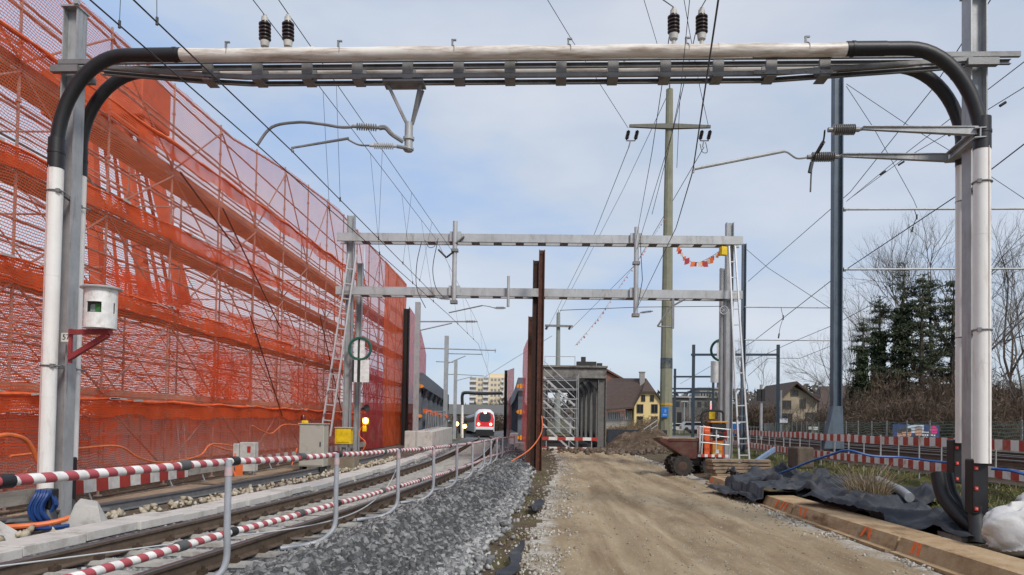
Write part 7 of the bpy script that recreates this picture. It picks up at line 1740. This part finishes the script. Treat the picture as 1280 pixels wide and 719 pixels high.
e3 = A(866, 214, 10.4)
wire('thick dark wire held by the long right registration tube, running to the right drop post', [P3(899, -8, 5.6), tuple(e3), P3(845, 285, 15.5), P3(797, 384, 26.2)], .009, .0)
wire('feeder wire from the third post insulator down to the top of the right drop post', [P3(800, -20, 7.6), P3(842, 9, YG+.35), P3(815, 190, 16), P3(795, 300, 26.2)], .008)
wire('feeder wire from the rightmost post insulator down to the right drop post', [P3(905, -40, 7.6), P3(877, 9, YG+.35), P3(842, 160, 15.5), P3(796, 312, 26.2)], .008)
wire('thin wire hanging down the right drop post from beam to beam', [P3(800, 296, 26), P3(803, 350, 26), P3(797, 384, 26)], .014)
wire('thin vertical wire between the right feeder and the contact wire', [P3(862, 0, 8), P3(850, 120, 12), P3(846, 210, 13)], .005)
m = MB()
m.tube(smoothpath([P3(527, 302, 26.1), P3(521, 330, 26.1), P3(521, 360, 26.1), P3(532, 385, 26.1)], 8), .014, 5); m.tube(smoothpath([P3(547, 302, 26.1), P3(541, 335, 26.1), P3(545, 360, 26.1), P3(556, 373, 26.1)], 8), .014, 5); m.tube(smoothpath([P3(531, 300, 26.1), P3(536, 309, 26.1), P3(543, 308, 26.1), P3(548, 298, 26.1)], 8), .012, 5)
tag(m.build('jumper_loops', WIRE), 'curved jumper loops hanging left of the left drop post of the second gantry', 'jumper wires')
for (p, q, lab) in ((A(549, 373, 26.1), A(563, 374, 26.1), 'short horizontal insulator at the foot of the left drop post'), (A(800, 391, 26.1), A(816, 389, 26.1), 'short horizontal insulator at the foot of the right drop post')):
    o = insulator('rod_insulator', p, q, .05, 8, GINS); tag(o, lab, 'insulator', 'rod insulators at the second gantry')
m = MB(); m.tube([A(548, 312, 26.1), A(558, 322, 26.1)], .04, 6); m.tube([A(558, 322, 26.1), A(568, 314, 26.1)], .035, 6); m.tube([A(570, 304, 26.1), A(580, 296, 26.3)], .035, 6); tag(m.build('strain_clamp', CERA), 'dark strain insulator pair tying a wire to the left drop post', 'insulator')
t = thing('cantilever_bracket', 'small registration arm on the short drop post of the second gantry', 'catenary arm', A(636, 385, 26.2)); insulator('insulator', A(632, 385, 26.15), A(618, 385, 26.15), .06, 8, GINS, t); m = MB(); m.tube(smoothpath([A(618, 385, 26.1), A(610, 383, 26.1), A(602, 382, 26.1)], 4), .015, 5); m.tube([A(603, 382, 26.1), A(561, 391, 26.1)], .025, 6); m.build('arm_tube', GALVD, t)
t = thing('cantilever_bracket', 'dark folded bracket hanging under the lower beam right of the right drop post', 'catenary arm', A(842, 380, 26.3)); m = MB(); m.box(A(841, 392, 26.3), (.09, .09, 1.1)); m.tube([A(840, 409, 26.3), A(822, 408, 26.3)], .03, 6); m.tube([A(822, 408, 26.3), A(838, 384, 26.3), A(856, 374, 26.3)], .04, 6); m.build('arm_tube', GALVD, t)
# lines of the concrete pylon
wire('power line from the left end of the pylon crossarm up leftwards over the gantry', [P3(785, 160, 58), P3(716, 52, 48), P3(676, -14, 42)], .022)
wire('power line from the left crossarm insulators down to the small distant pylon', [P3(786, 184, 57.7), P3(740, 300, 95), P3(684, 412, 139)], .03)
wire('power line from the pylon head down left past the crossarm', [P3(833, 122, 58), P3(780, 235, 95), P3(699, 392, 139)], .028)
wire('power line from the right crossarm insulators down to the small distant pylon', [P3(880, 184, 57.7), P3(795, 330, 95), P3(713, 412, 139)], .03)
wire('power line from the right end of the crossarm up to the top of the picture', [P3(886, 160, 58), P3(875, 110, 52), P3(862, 40, 46), P3(853, -12, 42)], .022)
wire('power line rising from the pylon head above the gantry', [P3(838, 112, 58), P3(820, 50, 50), P3(802, -10, 42)], .02)
wire('thin rising line crossing in front of the pylon shaft', [P3(815, 268, 60), P3(835, 190, 55), P3(849, 122, 50), P3(852, 105, 48)], .022)
m = MB(); m.tube(smoothpath([P3(882, 178, 57.6), P3(884, 190, 57.6), P3(878, 190, 57.6), P3(875, 180, 57.6)], 6), .03, 5); tag(m.build('jumper_loop', WIRE), 'small hanging jumper loop at the right end of the pylon crossarm', 'jumper wire')
# wires of the right tracks
wire('steep wire from the upper right past the big blue mast to the slim one', [P3(1242, -6, 14), P3(1165, 112, 18), P3(1063, 240, 24), P3(935, 352, 34)], .012)
wire('contact wire rising to the right behind the right mast', [P3(1300, 165, 14), P3(1200, 242, 18), P3(1053, 340, 24.4), P3(940, 428, 36), P3(850, 480, 70)], .014)
wire('second contact wire behind the lower part of the big blue mast', [P3(1300, 230, 16), P3(1205, 310, 20), P3(1060, 405, 28), P3(945, 470, 50)], .011) if False else None
wire('wire with fittings between the bracket arms and the upper right', [P3(1295, 100, 13), P3(1222, 145, 16), P3(1128, 200, 20), P3(1060, 250, 26)], .009)
wire('upper wire at the right edge behind the right mast', [P3(1295, 66, 12), P3(1235, 112, 14), P3(1115, 205, 20), P3(1058, 252, 26)], .009)
wire('thin stay from the top of the big blue mast to the lower right', [P3(1058, 105, 24), P3(1140, 160, 24), P3(1215, 205, 24), P3(1290, 255, 24)], .01)
wire('thin steep stay from the top of the big blue mast', [P3(1058, 108, 24), P3(1092, 160, 25), P3(1142, 250, 26), P3(1147, 262, 26)], .01)
wire('far sagging wire left of the big blue mast', [P3(931, 310, 34), P3(960, 335, 34), P3(1037, 385, 30)], .012)
wire('wire from the slim blue mast to the lower right', [P3(931, 455, 34), P3(985, 430, 34), P3(1045, 405, 30), P3(1110, 370, 28)], .012)
wire('sagging wire under the lower span rod left of the big blue mast', [P3(935, 470, 36), P3(960, 448, 36), P3(1000, 448, 36), P3(1040, 432, 32)], .012)
wire('wire from the second gantry right mast to the slim blue mast', [P3(700, 388, 27), P3(800, 384, 27), P3(903, 383, 27)], .012)
wire('long thin cross wire over the far left girder', [P3(605, 472, 70), P3(640, 450, 60), P3(690, 420, 50)], .015)
for k, (px, py0, py1, Y, lab) in enumerate(((1143, 262, 290, 24, 'short dropper with clamps hanging from the upper span rod'), (1136, 280, 318, 21, 'thin vertical dropper below the contact wire'), (976, 384, 423, 34, 'dropper between the span rods of the slim blue mast'), (1097, 305, 335, 22, 'thin dropper left of the pines'))):
    m = MB(); m.tube([A(px, py0, Y), A(px+3, (py0*2+py1)/3, Y), A(px-1, (py0+py1*2)/3, Y), A(px-3, py1, Y)], .012 if k in (0, 2) else .006, 5)
    if k in (0, 2): m.tube([A(px+3, (py0*2+py1)/3-3, Y), A(px+3, (py0*2+py1)/3+3, Y)], .03, 6); m.tube([A(px-2, py1-6, Y), A(px-3, py1, Y)], .035, 6)
    tag(m.build('dropper', WIRE), lab, 'dropper')
for (px, py, Y, lab) in ((1257, 128, 13.6, 'dark sleeve clamp on the upper wire right of the right mast'), (1193, 165, 15.5, 'dark sleeve clamp on the wire left of the right mast'), (1130, 202, 20, 'small dark clamp on the wire below the upper bracket arm'), (1107, 214, 21, 'small dark clamp lower on the same wire')):
    p = A(px, py, Y); q = A(px-7, py+4.5, Y); m = MB(); m.tube([p, q], .03, 6); tag(m.build('wire_clamp', BLACKM), lab, 'clamp')
